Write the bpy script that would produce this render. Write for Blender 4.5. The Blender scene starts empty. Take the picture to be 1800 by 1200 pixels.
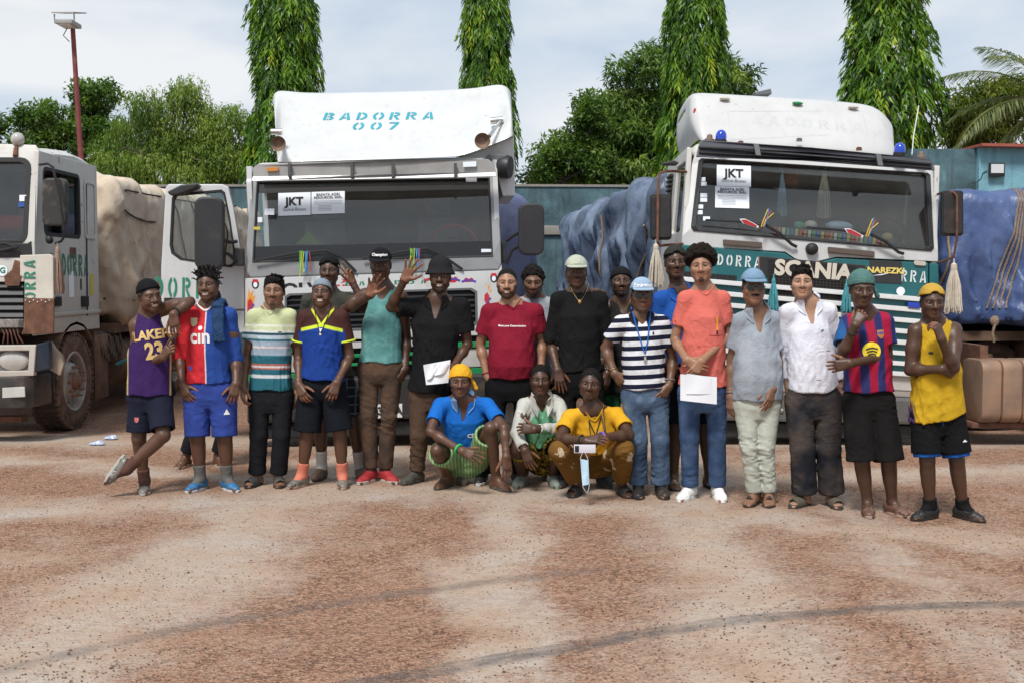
import bpy,bmesh,math,random
import numpy as np
from mathutils import Vector,Matrix,Euler
from mathutils.bvhtree import BVHTree
from mathutils.geometry import tessellate_polygon
scene=bpy.context.scene
COL=scene.collection
R=math.radians
# camera
CAM_H=1.65
PITCH=math.atan(108/2000.0)
FPX=2000.0
cam_data=bpy.data.cameras.new('camera')
cam_data.lens=40.0
cam_data.sensor_width=36.0
cam_data.clip_end=2000
cam=bpy.data.objects.new('camera',cam_data)
COL.objects.link(cam)
cam.location=(0,0,CAM_H)
cam.rotation_euler=(math.pi/2-PITCH,0,0)
scene.camera=cam
cam_data.dof.use_dof=True
cam_data.dof.focus_distance=9.6
cam_data.dof.aperture_fstop=7.0
# world: bright broken overcast
SUN_EL,SUN_AZ=54.0,200.0
world=bpy.data.worlds.new('World')
scene.world=world
world.use_nodes=True
nt=world.node_tree
nt.nodes.clear()
wout=nt.nodes.new('ShaderNodeOutputWorld')
bg=nt.nodes.new('ShaderNodeBackground')
sky=nt.nodes.new('ShaderNodeTexSky')
sky.sky_type='NISHITA'
sky.sun_disc=False
sky.sun_elevation=R(SUN_EL)
sky.sun_rotation=R(SUN_AZ)
sky.altitude=20
sky.dust_density=2.0
tc=nt.nodes.new('ShaderNodeTexCoord')
mp=nt.nodes.new('ShaderNodeMapping')
mp.inputs['Scale'].default_value=(1.0,1.0,2.6)
mp.inputs['Location'].default_value=(0.35,0.1,0.0)
n1=nt.nodes.new('ShaderNodeTexNoise')
n1.inputs['Scale'].default_value=3.3
n1.inputs['Detail'].default_value=5
n1.inputs['Roughness'].default_value=0.5
n1.inputs['Distortion'].default_value=0.4
cr=nt.nodes.new('ShaderNodeValToRGB')
cr.color_ramp.elements[0].position=0.37
cr.color_ramp.elements[0].color=(5.9,7.4,9.3,1)
cr.color_ramp.elements[1].position=0.66
cr.color_ramp.elements[1].color=(11.0,11.2,11.4,1)
mx=nt.nodes.new('ShaderNodeMix')
mx.data_type='RGBA'
mx.inputs['Factor'].default_value=0.86
nt.links.new(tc.outputs['Generated'],mp.inputs['Vector'])
nt.links.new(mp.outputs['Vector'],n1.inputs['Vector'])
nt.links.new(n1.outputs['Fac'],cr.inputs['Fac'])
nt.links.new(sky.outputs['Color'],mx.inputs['A'])
nt.links.new(cr.outputs['Color'],mx.inputs['B'])
nt.links.new(mx.outputs['Result'],bg.inputs['Color'])
bg.inputs['Strength'].default_value=0.083
nt.links.new(bg.outputs['Background'],wout.inputs['Surface'])
sun_data=bpy.data.lights.new('sun','SUN')
sun_data.energy=3.5
sun_data.angle=R(13)
sun_data.color=(1.0,0.965,0.92)
sun=bpy.data.objects.new('sun',sun_data)
COL.objects.link(sun)
_az,_el=R(SUN_AZ),R(SUN_EL)
_sd=Vector((math.sin(_az)*math.cos(_el),math.cos(_az)*math.cos(_el),math.sin(_el)))
sun.rotation_euler=(-_sd).to_track_quat('-Z','Y').to_euler()
sun.location=(0,0,30)
vs=scene.view_settings
vs.view_transform='Standard'
vs.look='None'
vs.gamma=1.0
vs.use_curve_mapping=False
vs.exposure=0.08
try:
 scene.cycles.max_bounces=6
 scene.cycles.transparent_max_bounces=12
 scene.cycles.use_denoising=True
except Exception:
 pass
 # pixel (of the 1800x1200 photo) to world
CP,SP=math.cos(PITCH),math.sin(PITCH)
def ray(px,py):
 u,v=(px-900)/FPX,(600-py)/FPX
 return np.array((u,CP+v*SP,-SP+v*CP))
def at(px,py,Y):
 d=ray(px,py)
 return np.array((0,0,CAM_H))+d*(Y/d[1])
def ground_at(px,py):
 d=ray(px,py)
 return np.array((0,0,CAM_H))+d*(-CAM_H/d[2])
 # materials
MATS={}
def nodes_of(name):
 m=bpy.data.materials.new(name)
 m.use_nodes=True
 t=m.node_tree
 t.nodes.clear()
 out=t.nodes.new('ShaderNodeOutputMaterial')
 b=t.nodes.new('ShaderNodeBsdfPrincipled')
 t.links.new(b.outputs[0],out.inputs['Surface'])
 return m,t,b,out
def N(t,kind,**kw):
 n=t.nodes.new('ShaderNode'+kind)
 for k,v in kw.items():
  if k.startswith('i_'):
   n.inputs[k[2:].replace('_',' ')].default_value=v
  else:
   setattr(n,k,v)
 return n
def L(t,a,b):t.links.new(a,b)
def c4(c):return(c[0],c[1],c[2],1)
def mixc(t,fac,a,b,mode='MIX'):
 m=N(t,'Mix',data_type='RGBA',blend_type=mode)
 for sock,val in(('Factor',fac),('A',a),('B',b)):
  s=m.inputs[sock]
  if hasattr(val,'links'):L(t,val,s)
  elif sock=='Factor':s.default_value=val
  else:s.default_value=c4(val)
 return m.outputs['Result']
def math1(t,op,a,b=None,clamp=False):
 m=N(t,'Math',operation=op,use_clamp=clamp)
 for i,v in enumerate((a,b)):
  if v is None:continue
  if hasattr(v,'links'):L(t,v,m.inputs[i])
  else:m.inputs[i].default_value=v
 return m.outputs[0]
def ramp(t,fac,stops,interp='LINEAR'):
 r=N(t,'ValToRGB')
 e=r.color_ramp.elements
 r.color_ramp.interpolation=interp
 while len(e)<len(stops):e.new(0.5)
 for el,(p,c)in zip(e,stops):
  el.position=p
  el.color=c4(c)if hasattr(c,'__len__')else(c,c,c,1)
 if fac is not None:L(t,fac,r.inputs['Fac'])
 return r.outputs['Color']
def noise(t,vec,scale,detail=4,rough=0.55,dist=0.0):
 n=N(t,'TexNoise')
 n.inputs['Scale'].default_value=scale
 n.inputs['Detail'].default_value=detail
 n.inputs['Roughness'].default_value=rough
 n.inputs['Distortion'].default_value=dist
 if vec is not None:L(t,vec,n.inputs['Vector'])
 return n.outputs['Fac']
def objvec(t):return N(t,'TexCoord').outputs['Object']
def bump(t,b,h,strength=0.3,dist=0.01):
 n=N(t,'Bump')
 n.inputs['Strength'].default_value=strength
 n.inputs['Distance'].default_value=dist
 L(t,h,n.inputs['Height'])
 L(t,n.outputs['Normal'],b.inputs['Normal'])
def mat(name,col,rough=0.6,metal=0.0,var=0.12,vscale=6.0,dirt=0.0,dirtcol=(0.32,0.19,0.11),dscale=3.0,bmp=0.0,bscale=40.0,spec=0.5,coat=0.0,emit=None):
 if name in MATS:return MATS[name]
 m,t,b,out=nodes_of(name)
 v=objvec(t)
 base=col
 c=None
 if var>0:
  f=noise(t,v,vscale,5)
  dk=tuple(x*(1-var)for x in col);lt=tuple(min(1,x*(1+var))for x in col)
  c=ramp(t,f,[(0.3,dk),(0.7,lt)])
 if dirt>0:
  f2=noise(t,v,dscale,8,0.65)
  msk=ramp(t,f2,[(0.62-0.3*dirt,0.0),(0.85-0.3*dirt,min(1.0,0.35+dirt*0.6))])
  c=mixc(t,msk,c if c is not None else col,dirtcol)
 if c is not None:L(t,c,b.inputs['Base Color'])
 else:b.inputs['Base Color'].default_value=c4(col)
 b.inputs['Roughness'].default_value=rough
 b.inputs['Metallic'].default_value=metal
 b.inputs['Specular IOR Level'].default_value=spec
 b.inputs['Coat Weight'].default_value=coat
 if emit:
  b.inputs['Emission Color'].default_value=c4(emit);b.inputs['Emission Strength'].default_value=1
 if bmp>0:
  bump(t,b,noise(t,v,bscale,6),bmp,0.01)
 MATS[name]=m
 return m
def glass(name,tint=(0.75,0.82,0.82),fac_min=0.07,dust=0.05):
 if name in MATS:return MATS[name]
 m,t,b,out=nodes_of(name)
 t.nodes.remove(b)
 tr=N(t,'BsdfTransparent');tr.inputs['Color'].default_value=c4(tint)
 gl=N(t,'BsdfGlossy');gl.inputs['Roughness'].default_value=0.03
 df=N(t,'BsdfDiffuse');df.inputs['Color'].default_value=(0.42,0.38,0.33,1)
 fr=N(t,'Fresnel');fr.inputs['IOR'].default_value=1.5
 f=math1(t,'ADD',math1(t,'MULTIPLY',fr.outputs[0],1.05),fac_min,True)
 mx1=N(t,'MixShader');L(t,f,mx1.inputs[0]);L(t,tr.outputs[0],mx1.inputs[1]);L(t,gl.outputs[0],mx1.inputs[2])
 mx2=N(t,'MixShader')
 nz=noise(t,objvec(t),5.0,6,0.6)
 L(t,math1(t,'MULTIPLY',nz,dust*2),mx2.inputs[0])
 L(t,mx1.outputs[0],mx2.inputs[1]);L(t,df.outputs[0],mx2.inputs[2])
 L(t,mx2.outputs[0],out.inputs['Surface'])
 MATS[name]=m
 return m
 # objects
def tag(o,label=None,cat=None,group=None,kind=None):
 if label:o['label']=label
 if cat:o['category']=cat
 if group:o['group']=group
 if kind:o['kind']=kind
 return o
def empty(name,loc=(0,0,0),rot=(0,0,0)):
 o=bpy.data.objects.new(name,None)
 COL.objects.link(o)
 o.location=loc;o.rotation_euler=rot
 o.empty_display_size=0.2
 return o
def link_mesh(name,me,m=None,parent=None):
 o=bpy.data.objects.new(name,me)
 COL.objects.link(o)
 if m is not None:me.materials.append(m)
 if parent is not None:o.parent=parent
 return o
def np_mesh(name,V,F,smooth=True):
 me=bpy.data.meshes.new(name)
 V=np.asarray(V,np.float32);F=np.asarray(F,np.int32)
 me.vertices.add(len(V));me.vertices.foreach_set('co',V.ravel())
 k=F.shape[1]
 me.loops.add(F.size);me.loops.foreach_set('vertex_index',F.ravel())
 me.polygons.add(len(F))
 me.polygons.foreach_set('loop_start',np.arange(0,F.size,k,dtype=np.int32))
 me.polygons.foreach_set('loop_total',np.full(len(F),k,np.int32))
 me.polygons.foreach_set('use_smooth',np.full(len(F),smooth,bool))
 me.update(calc_edges=True)
 return me
class MB:
 """collects shapes, links them as one mesh object"""
 def __init__(s):s.v=[];s.f=[];s.mi=[];s.mats=[];s.cur=0
 def mat(s,m):
  if m not in s.mats:s.mats.append(m)
  s.cur=s.mats.index(m);return s
 def add(s,vs,fs):
  o=len(s.v);s.v+=[tuple(map(float,q))for q in vs]
  s.f+=[tuple(o+i for i in f)for f in fs];s.mi+=[s.cur]*len(fs)
  return s
 def box(s,x0,x1,y0,y1,z0,z1):
  vs=[(x,y,z)for x in(x0,x1)for y in(y0,y1)for z in(z0,z1)]
  return s.add(vs,[(0,1,3,2),(4,6,7,5),(0,4,5,1),(2,3,7,6),(0,2,6,4),(1,5,7,3)])
 def hexa(s,b,t):
  return s.add(list(b)+list(t),[(3,2,1,0),(4,5,6,7)]+[(i,(i+1)%4,4+(i+1)%4,4+i)for i in range(4)])
 def rings(s,rings,cap=True,close=True):
  n=len(rings[0]);vs=[p for r in rings for p in r];fs=[]
  for a in range(len(rings)-1):
   for i in range(n if close else n-1):
    j=(i+1)%n
    fs.append((a*n+i,a*n+j,(a+1)*n+j,(a+1)*n+i))
  if cap:
   fs.append(tuple(range(n-1,-1,-1)));fs.append(tuple((len(rings)-1)*n+i for i in range(n)))
  return s.add(vs,fs)
 def tube(s,pts,r,n=8,cap=True):
  pts=[Vector(p)for p in pts];rs=r if hasattr(r,'__len__')else[r]*len(pts)
  rings=[];up=None
  for i,p in enumerate(pts):
   d=(pts[min(i+1,len(pts)-1)]-pts[max(i-1,0)]).normalized()
   if up is None:
    up=d.orthogonal().normalized()
   up=(up-d*up.dot(d)).normalized();w=d.cross(up)
   rings.append([p+(up*math.cos(6.28318*k/n)+w*math.sin(6.28318*k/n))*rs[i]for k in range(n)])
  return s.rings(rings,cap)
 def lathe(s,c,axis,prof,n=24,cap=True):
  c=Vector(c);d=Vector(axis).normalized();u=d.orthogonal().normalized();w=d.cross(u)
  return s.rings([[c+d*a+(u*math.cos(6.28318*k/n)+w*math.sin(6.28318*k/n))*r for k in range(n)]for a,r in prof],cap)
 def sphere(s,c,r,n=14,m=8):
  r=r if hasattr(r,'__len__')else(r,r,r)
  rr=[[(c[0]+r[0]*math.sin(math.pi*a/m)*math.cos(6.28318*k/n),c[1]+r[1]*math.sin(math.pi*a/m)*math.sin(6.28318*k/n),c[2]-r[2]*math.cos(math.pi*a/m))for k in range(n)]for a in range(1,m)]
  return s.rings(rr)
 def prism(s,loops,frame,depth):
  o,u,v=(Vector(q)for q in frame);w=u.cross(v).normalized()
  flat=[p for lp in loops for p in lp]
  tris=tessellate_polygon([[Vector((p[0],p[1],0))for p in lp]for lp in loops])
  n=len(flat)
  P=[o+u*p[0]+v*p[1]for p in flat]
  vs=P+[p+w*depth for p in P]
  fs=[]
  for a,b_,c_ in tris:
   nz=(flat[b_][0]-flat[a][0])*(flat[c_][1]-flat[a][1])-(flat[b_][1]-flat[a][1])*(flat[c_][0]-flat[a][0])
   if nz<0:b_,c_=c_,b_
   fs.append((c_,b_,a));fs.append((a+n,b_+n,c_+n))
  k=0
  for li,lp in enumerate(loops):
   m=len(lp)
   ar=sum(lp[i][0]*lp[(i+1)%m][1]-lp[(i+1)%m][0]*lp[i][1]for i in range(m))
   for i in range(m):
    a,b_=k+i,k+(i+1)%m
    if(ar>0)!=(li>0):fs.append((a,b_,b_+n,a+n))
    else:fs.append((b_,a,a+n,b_+n))
   k+=m
  return s.add(vs,fs)
 def build(s,name,m=None,parent=None,smooth=False,bevel=0.0,seg=2,auto=None):
  me=bpy.data.meshes.new(name)
  me.from_pydata(s.v,[],s.f);
  if s.mats:
   for q in s.mats:me.materials.append(q)
   me.polygons.foreach_set('material_index',s.mi)
  elif m is not None:me.materials.append(m)
  if smooth:
   me.polygons.foreach_set('use_smooth',[True]*len(me.polygons))
  me.update()
  o=bpy.data.objects.new(name,me);COL.objects.link(o)
  if parent is not None:o.parent=parent
  if bevel>0:
   bm_=bmesh.new();bm_.from_mesh(me)
   bmesh.ops.remove_doubles(bm_,verts=bm_.verts,dist=1e-5)
   ed=[e for e in bm_.edges if len(e.link_faces)==2 and e.calc_face_angle(0)>0.5]
   try:bmesh.ops.bevel(bm_,geom=ed,offset=bevel,segments=seg,profile=0.6,affect='EDGES',clamp_overlap=True)
   except Exception:pass
   for f in bm_.faces:f.smooth=True
   bm_.to_mesh(me);bm_.free()
   smooth=True
  if smooth:sharp(me,R(auto or 38))
  return o
def sharp(me,ang):
 bm_=bmesh.new();bm_.from_mesh(me)
 for e in bm_.edges:
  if len(e.link_faces)==2 and e.calc_face_angle(0)>ang:e.smooth=False
 for f in bm_.faces:f.smooth=True
 bm_.to_mesh(me);bm_.free()
def rrect(x0,x1,y0,y1,r,n=5):
 r=r if hasattr(r,'__len__')else(r,)*4
 pts=[]
 for(cx,cy,a0,q)in((x0,y0,180,r[0]),(x1,y0,270,r[1]),(x1,y1,0,r[2]),(x0,y1,90,r[3])):
  sx=1 if cx==x0 else-1;sy=1 if cy==y0 else-1
  ox,oy=cx+sx*q,cy+sy*q
  for i in range(n+1):
   a=R(a0+90*i/n)
   pts.append((ox+q*math.cos(a),oy+q*math.sin(a)))
 return pts
 # writing
_FONT={}
def text_mesh(s,size,bold=0.0,sx=1.0,shear=0.0,space=1.0,align='CENTER'):
 """vertices (x, y) and triangles of a line of text, centred"""
 cu=bpy.data.curves.new('t','FONT')
 cu.body=s;cu.size=size;cu.offset=bold;cu.align_x=align;cu.align_y='CENTER';cu.space_character=space
 cu.resolution_u=3;cu.shear=shear;cu.fill_mode='FRONT'
 o=bpy.data.objects.new('t',cu);COL.objects.link(o)
 me=bpy.data.meshes.new_from_object(o.evaluated_get(bpy.context.evaluated_depsgraph_get()))
 V=[(v.co.x*sx,v.co.y)for v in me.vertices];F=[tuple(p.vertices)for p in me.polygons]
 bpy.data.objects.remove(o);bpy.data.curves.remove(cu);bpy.data.meshes.remove(me)
 return V,F
def arcp(cx,cy,rx,ry,th,a0,a1,n=9):
 o=[(cx+rx*math.cos(R(a0+(a1-a0)*i/n)),cy+ry*math.sin(R(a0+(a1-a0)*i/n)))for i in range(n+1)]
 i_=[(cx+(rx-th)*math.cos(R(a0+(a1-a0)*i/n)),cy+(ry-th)*math.sin(R(a0+(a1-a0)*i/n)))for i in range(n,-1,-1)]
 return o+i_
def bx2(x0,x1,y0,y1):return[(x0,y0),(x1,y0),(x1,y1),(x0,y1)]
STENCIL={'B':[bx2(0,.2,0,1),[(.27,.82)]+arcp(.36,.76,.3,.24,.18,80,-80)+[(.27,.70)],arcp(.36,.26,.34,.26,.18,80,-80),bx2(.27,.36,.82,1),bx2(.27,.36,0,.18),bx2(.27,.36,.42,.56)],'A':[[(0,0),(.2,0),(.36,.92),(.28,1)],[(.42,1),(.52,1),(.78,0),(.56,0),(.40,.86)],[(.24,.2),(.48,.2),(.45,.36),(.28,.36)]],'D':[bx2(0,.2,0,1),arcp(.27,.5,.42,.5,.19,90,-90,14)],'O':[arcp(.33,.5,.34,.5,.19,98,262,12),arcp(.41,.5,.34,.5,.19,82,-82,12)],'R':[bx2(0,.2,0,1),arcp(.34,.73,.34,.27,.17,90,-90),bx2(.27,.34,.83,1),bx2(.27,.34,.46,.62),[(.28,.42),(.46,.42),(.74,0),(.52,0)]],'7':[bx2(0,.66,.82,1),[(.44,.78),(.66,.78),(.34,0),(.12,0)]],'I':[bx2(0,.2,0,1)],}
STENCIL['0']=STENCIL['O']
def stencil_mesh(s,h,w=0.8,gap=0.25,shear=0.0):
 V,F=[],[];x=0;cut=[]
 for ch in s:
  if ch==' ':x+=0.5;continue
  mxw=0;cut.append((len(V),len(F)))
  for poly in STENCIL[ch]:
   o=len(V)
   for p in poly:V.append(((x+p[0])*w+p[1]*shear,p[1]));mxw=max(mxw,p[0])
   for tri in tessellate_polygon([[Vector((p[0],p[1],0))for p in poly]]):F.append(tuple(o+i for i in tri))
  x+=mxw+gap
 x-=gap
 V=[((a-x*w/2)*h,(b_-0.5)*h)for a,b_ in V]
 cut.append((len(V),len(F)))
 r=Letters((V,F));r.parts=[(V[a[0]:b_[0]],[tuple(i-a[0]for i in f)for f in F[a[1]:b_[1]]])for a,b_ in zip(cut,cut[1:])]
 return r
class Letters(tuple):pass
def place_flat(name,VF,frame,m,parent,th=0.003,mapfn=None):
 """writing as a thin raised sheet on a flat (or mapped) face; frame: (origin, u, v)"""
 if isinstance(VF,Letters):return[place_flat(name.replace('lettering','letter'),q,frame,m,parent,th,mapfn)for q in VF.parts][0]
 V,F=VF
 o,u,v=(Vector(q)for q in frame);w=u.cross(v).normalized()
 P=[]
 for p in V:
  q=o+u*p[0]+v*p[1]
  if mapfn:q=Vector(mapfn(q))
  P.append(q+w*th)
 me=bpy.data.meshes.new(name);me.from_pydata([tuple(p)for p in P],[],F)
 fs=[]
 me.update()
 me.materials.append(m)
 o_=bpy.data.objects.new(name,me);COL.objects.link(o_)
 if parent is not None:o_.parent=parent
 if len(me.polygons):
  bm_=bmesh.new();bm_.from_mesh(me)
  for f in bm_.faces:
   f.normal_update()
   if f.normal.dot(w)<0:f.normal_flip()
  bm_.to_mesh(me);bm_.free()
 return o_
def onto(name,VF,frame,target,m,parent,off=0.004,reach=1.0):
 """writing laid onto a curved mesh: every corner is dropped along -(u x v) onto the surface of target's mesh (same space)"""
 if isinstance(VF,Letters):return[onto(name.replace('lettering','letter'),q,frame,target,m,parent,off,reach)for q in VF.parts][0]
 V,F=VF
 o,u,v=(Vector(q)for q in frame);w=u.cross(v).normalized()
 me_t=target.data
 bvh=target.get('_bvh_id')and BVHS.get(target.name)
 if not bvh:
  bvh=BVHTree.FromPolygons([q.co.copy()for q in me_t.vertices],[tuple(p.vertices)for p in me_t.polygons])
  BVHS[target.name]=bvh
 bm_=bmesh.new()
 vv=[bm_.verts.new((p[0],p[1],0))for p in V]
 for f in F:
  try:bm_.faces.new([vv[i]for i in f])
  except Exception:pass
 lens=[e.calc_length()for e in bm_.edges]
 long_e=[e for e in bm_.edges if e.calc_length()>0.03]
 if long_e:bmesh.ops.subdivide_edges(bm_,edges=long_e,cuts=2)
 bmesh.ops.triangulate(bm_,faces=bm_.faces)
 last=None
 for q in bm_.verts:
  p=o+u*q.co.x+v*q.co.y+w*reach
  hit=bvh.ray_cast(p,-w,reach*3)
  if hit[0]is not None:last=(hit[0]-(o+u*q.co.x+v*q.co.y)).dot(w)
  q.co=o+u*q.co.x+v*q.co.y+w*((last or 0.0)+off)
 for f in bm_.faces:
  f.normal_update()
  if f.normal.dot(w)<0:f.normal_flip()
 me=bpy.data.meshes.new(name);bm_.to_mesh(me);bm_.free()
 me.materials.append(m)
 ob=bpy.data.objects.new(name,me);COL.objects.link(ob)
 if parent is not None:ob.parent=parent
 return ob
BVHS={}
def disc(r,n=20,cx=0,cy=0,ry=None):
 ry=ry or r
 V=[(cx,cy)]+[(cx+r*math.cos(6.28318*i/n),cy+ry*math.sin(6.28318*i/n))for i in range(n)]
 return V,[(0,1+i,1+(i+1)%n)for i in range(n)]
def poly2(p):
 return list(p),[tuple(t)for t in tessellate_polygon([[Vector((a,b_,0))for a,b_ in p]])]
 # people: implicit surfaces turned into meshes
def nrm(v):
 v=np.asarray(v,float);return v/(np.linalg.norm(v)+1e-12)
def smin(a,b,k):
 if k<=0:return np.minimum(a,b)
 h=np.maximum(k-np.abs(a-b),0)/k
 return np.minimum(a,b)-h*h*k*0.25
class Grid:
 def __init__(s,lo,hi,h):
  s.lo=np.asarray(lo,float);s.h=h
  n=np.ceil((np.asarray(hi,float)-s.lo)/h).astype(int)+2
  s.ax=[(s.lo[i]+h*np.arange(n[i])).astype(np.float32)for i in range(3)]
  s.d=np.full(n,9.0,np.float32)
 def sl(s,lo,hi):
  r=[]
  for i in range(3):
   a=int(max(0,math.floor((lo[i]-s.lo[i])/s.h)));b=int(min(len(s.ax[i]),math.ceil((hi[i]-s.lo[i])/s.h)+1))
   r.append(slice(a,max(a,b)))
  return tuple(r)
 def xyz(s,sl):return s.ax[0][sl[0]][:,None,None],s.ax[1][sl[1]][None,:,None],s.ax[2][sl[2]][None,None,:]
 def add(s,fn,lo,hi,k=0.0):
  p=k+3*s.h;sl=s.sl(np.asarray(lo)-p,np.asarray(hi)+p)
  if 0 in s.d[sl].shape:return
  s.d[sl]=smin(s.d[sl],fn(*s.xyz(sl)),k)
 def sub(s,fn,lo,hi,k=0.0):
  p=k+3*s.h;sl=s.sl(np.asarray(lo)-p,np.asarray(hi)+p)
  if 0 in s.d[sl].shape:return
  s.d[sl]=-smin(-s.d[sl],fn(*s.xyz(sl)),k)
 def cone(s,a,b,ra,rb,k=0.0,cut=None,sub=False,flat=None):
  a=np.asarray(a,np.float32);b=np.asarray(b,np.float32);r=max(ra,rb)*(1.0 if flat is None else 1.6)
  lo,hi=np.minimum(a,b)-r,np.maximum(a,b)+r
  (s.sub if sub else s.add)(f_cone(a,b,ra,rb,cut,flat),lo,hi,k)
 def ell(s,c,r,k=0.0,M=None,sub=False):
  c=np.asarray(c,float);r=np.asarray(r,float);m=np.max(r)if M is not None else r
  (s.sub if sub else s.add)(f_ell(c,r,M),c-m,c+m,k)
 def disp(s,fn,band=0.05):
  idx=np.nonzero(np.abs(s.d)<band)
  if len(idx[0])==0:return
  P=np.stack([s.ax[i][idx[i]]for i in range(3)],1)
  s.d[idx]+=fn(P).astype(np.float32)
 def mesh(s):return surfnet(s.d,s.lo,s.h)
def f_cone(a,b,ra,rb,cut=None,flat=None):
 ba=b-a;L2=float(ba@ba)+1e-9
 def fn(X,Y,Z):
  x,y,z=X-a[0],Y-a[1],Z-a[2]
  t=np.clip((x*ba[0]+y*ba[1]+z*ba[2])/L2,0,1)
  qx,qy,qz=x-t*ba[0],y-t*ba[1],z-t*ba[2]
  if flat is not None:
   n,fct=flat;w=(qx*n[0]+qy*n[1]+qz*n[2])*(fct-1)
   qx,qy,qz=qx+w*n[0],qy+w*n[1],qz+w*n[2]
  d=np.sqrt(qx*qx+qy*qy+qz*qz)-(ra+(rb-ra)*t)
  if cut is not None:
   c,n=cut
   d=np.maximum(d,(X-c[0])*n[0]+(Y-c[1])*n[1]+(Z-c[2])*n[2])
  return d.astype(np.float32)
 return fn
def f_ell(c,r,M=None):
 mr=float(np.min(r))
 def fn(X,Y,Z):
  x,y,z=X-c[0],Y-c[1],Z-c[2]
  if M is not None:
   x,y,z=(M[0][0]*x+M[0][1]*y+M[0][2]*z,M[1][0]*x+M[1][1]*y+M[1][2]*z,M[2][0]*x+M[2][1]*y+M[2][2]*z)
  k0=np.sqrt((x/r[0])**2+(y/r[1])**2+(z/r[2])**2)
  k1=np.sqrt((x/r[0]**2)**2+(y/r[1]**2)**2+(z/r[2]**2)**2)+1e-9
  return(k0*(k0-1)/k1).astype(np.float32)
 return fn
def f_loft(O,A,U,V,ts,rx,rf,rb,cv,t0,t1,p=2.3):
 ts=np.asarray(ts,float)
 def fn(X,Y,Z):
  x,y,z=X-O[0],Y-O[1],Z-O[2]
  t=x*A[0]+y*A[1]+z*A[2]
  u=x*U[0]+y*U[1]+z*U[2]
  v=x*V[0]+y*V[1]+z*V[2]-np.interp(t,ts,cv)
  RX=np.interp(t,ts,rx);RY=np.where(v>0,np.interp(t,ts,rf),np.interp(t,ts,rb))
  k0=(np.abs(u/RX)**p+np.abs(v/RY)**p)**(1/p)
  d=(k0-1)*np.minimum(RX,RY)
  return np.maximum(np.maximum(d,t-t1),t0-t).astype(np.float32)
 return fn
_OFF=[(0,0,0),(1,0,0),(0,1,0),(1,1,0),(0,0,1),(1,0,1),(0,1,1),(1,1,1)]
def surfnet(d,lo,h):
 S=d<0
 n=np.array(d.shape)-1
 cnt=np.zeros(n,np.int8)
 for o in _OFF:cnt+=S[o[0]:o[0]+n[0],o[1]:o[1]+n[1],o[2]:o[2]+n[2]]
 act=(cnt>0)&(cnt<8)
 ijk=np.argwhere(act)
 idx=np.full(n,-1,np.int32);idx[act]=np.arange(len(ijk))
 cv=[d[ijk[:,0]+o[0],ijk[:,1]+o[1],ijk[:,2]+o[2]]for o in _OFF]
 pos=np.zeros((len(ijk),3));c=np.zeros(len(ijk))
 for a in range(8):
  for ax in range(3):
   if _OFF[a][ax]:continue
   b=a+(1<<ax)
   da,db=cv[a],cv[b]
   x=(da<0)!=(db<0)
   t=np.where(x,da/np.where(x,da-db,1),0)
   q=np.array(_OFF[a],float)[None,:].repeat(len(ijk),0);q[:,ax]+=t
   pos+=q*x[:,None];c+=x
 V=lo+h*(ijk+pos/c[:,None])
 F=[]
 for ax in range(3):
  b1,b2=(ax+1)%3,(ax+2)%3
  sa=[slice(None)]*3;sb=[slice(None)]*3
  sa[ax]=slice(0,-1);sb[ax]=slice(1,None)
  e=np.argwhere(S[tuple(sa)]!=S[tuple(sb)])
  e=e[(e[:,b1]>0)&(e[:,b2]>0)&(e[:,b1]<d.shape[b1]-1)&(e[:,b2]<d.shape[b2]-1)]
  if not len(e):continue
  q=[]
  for(p1,p2)in((1,1),(0,1),(0,0),(1,0)):
   w=e.copy();w[:,b1]-=p1;w[:,b2]-=p2
   q.append(idx[w[:,0],w[:,1],w[:,2]])
  q=np.stack(q,1)
  fl=~S[e[:,0],e[:,1],e[:,2]]
  q[fl]=q[fl][:,::-1]
  F.append(q)
 return V,np.concatenate(F)
def folds(seed,wl,amp,stretch=(1,1,1),n=5,sharp_=0.8):
 rg=np.random.RandomState(seed)
 st=np.asarray(stretch,float)
 K=[(nrm(rg.normal(size=3))*st*6.283/(wl*rg.uniform(0.7,1.5)),rg.uniform(0,6.28),nrm(rg.normal(size=3))*st*6.283/(wl*2.2),rg.uniform(0,6.28))for _ in range(n)]
 def fn(P):
  s=np.zeros(len(P))
  for k,a,m,b in K:
   w=np.sin(P@k+a+1.8*np.sin(P@m+b))
   s+=np.abs(w)**sharp_-0.55
  return s*amp/n**0.5
 return fn
def basis(yaw,pitch=0,roll=0):
 y,p,r=R(yaw),R(pitch),R(roll)
 ax,fw,up=np.array((1.,0,0)),np.array((0,-1.,0)),np.array((0,0,1.))
 fw,up=fw*math.cos(p)-up*math.sin(p),up*math.cos(p)+fw*math.sin(p)
 ax,up=ax*math.cos(r)-up*math.sin(r),up*math.cos(r)+ax*math.sin(r)
 c,s=math.cos(y),math.sin(y)
 rz=np.array(((c,-s,0),(s,c,0),(0,0,1)))
 return rz@ax,rz@fw,rz@up
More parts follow.
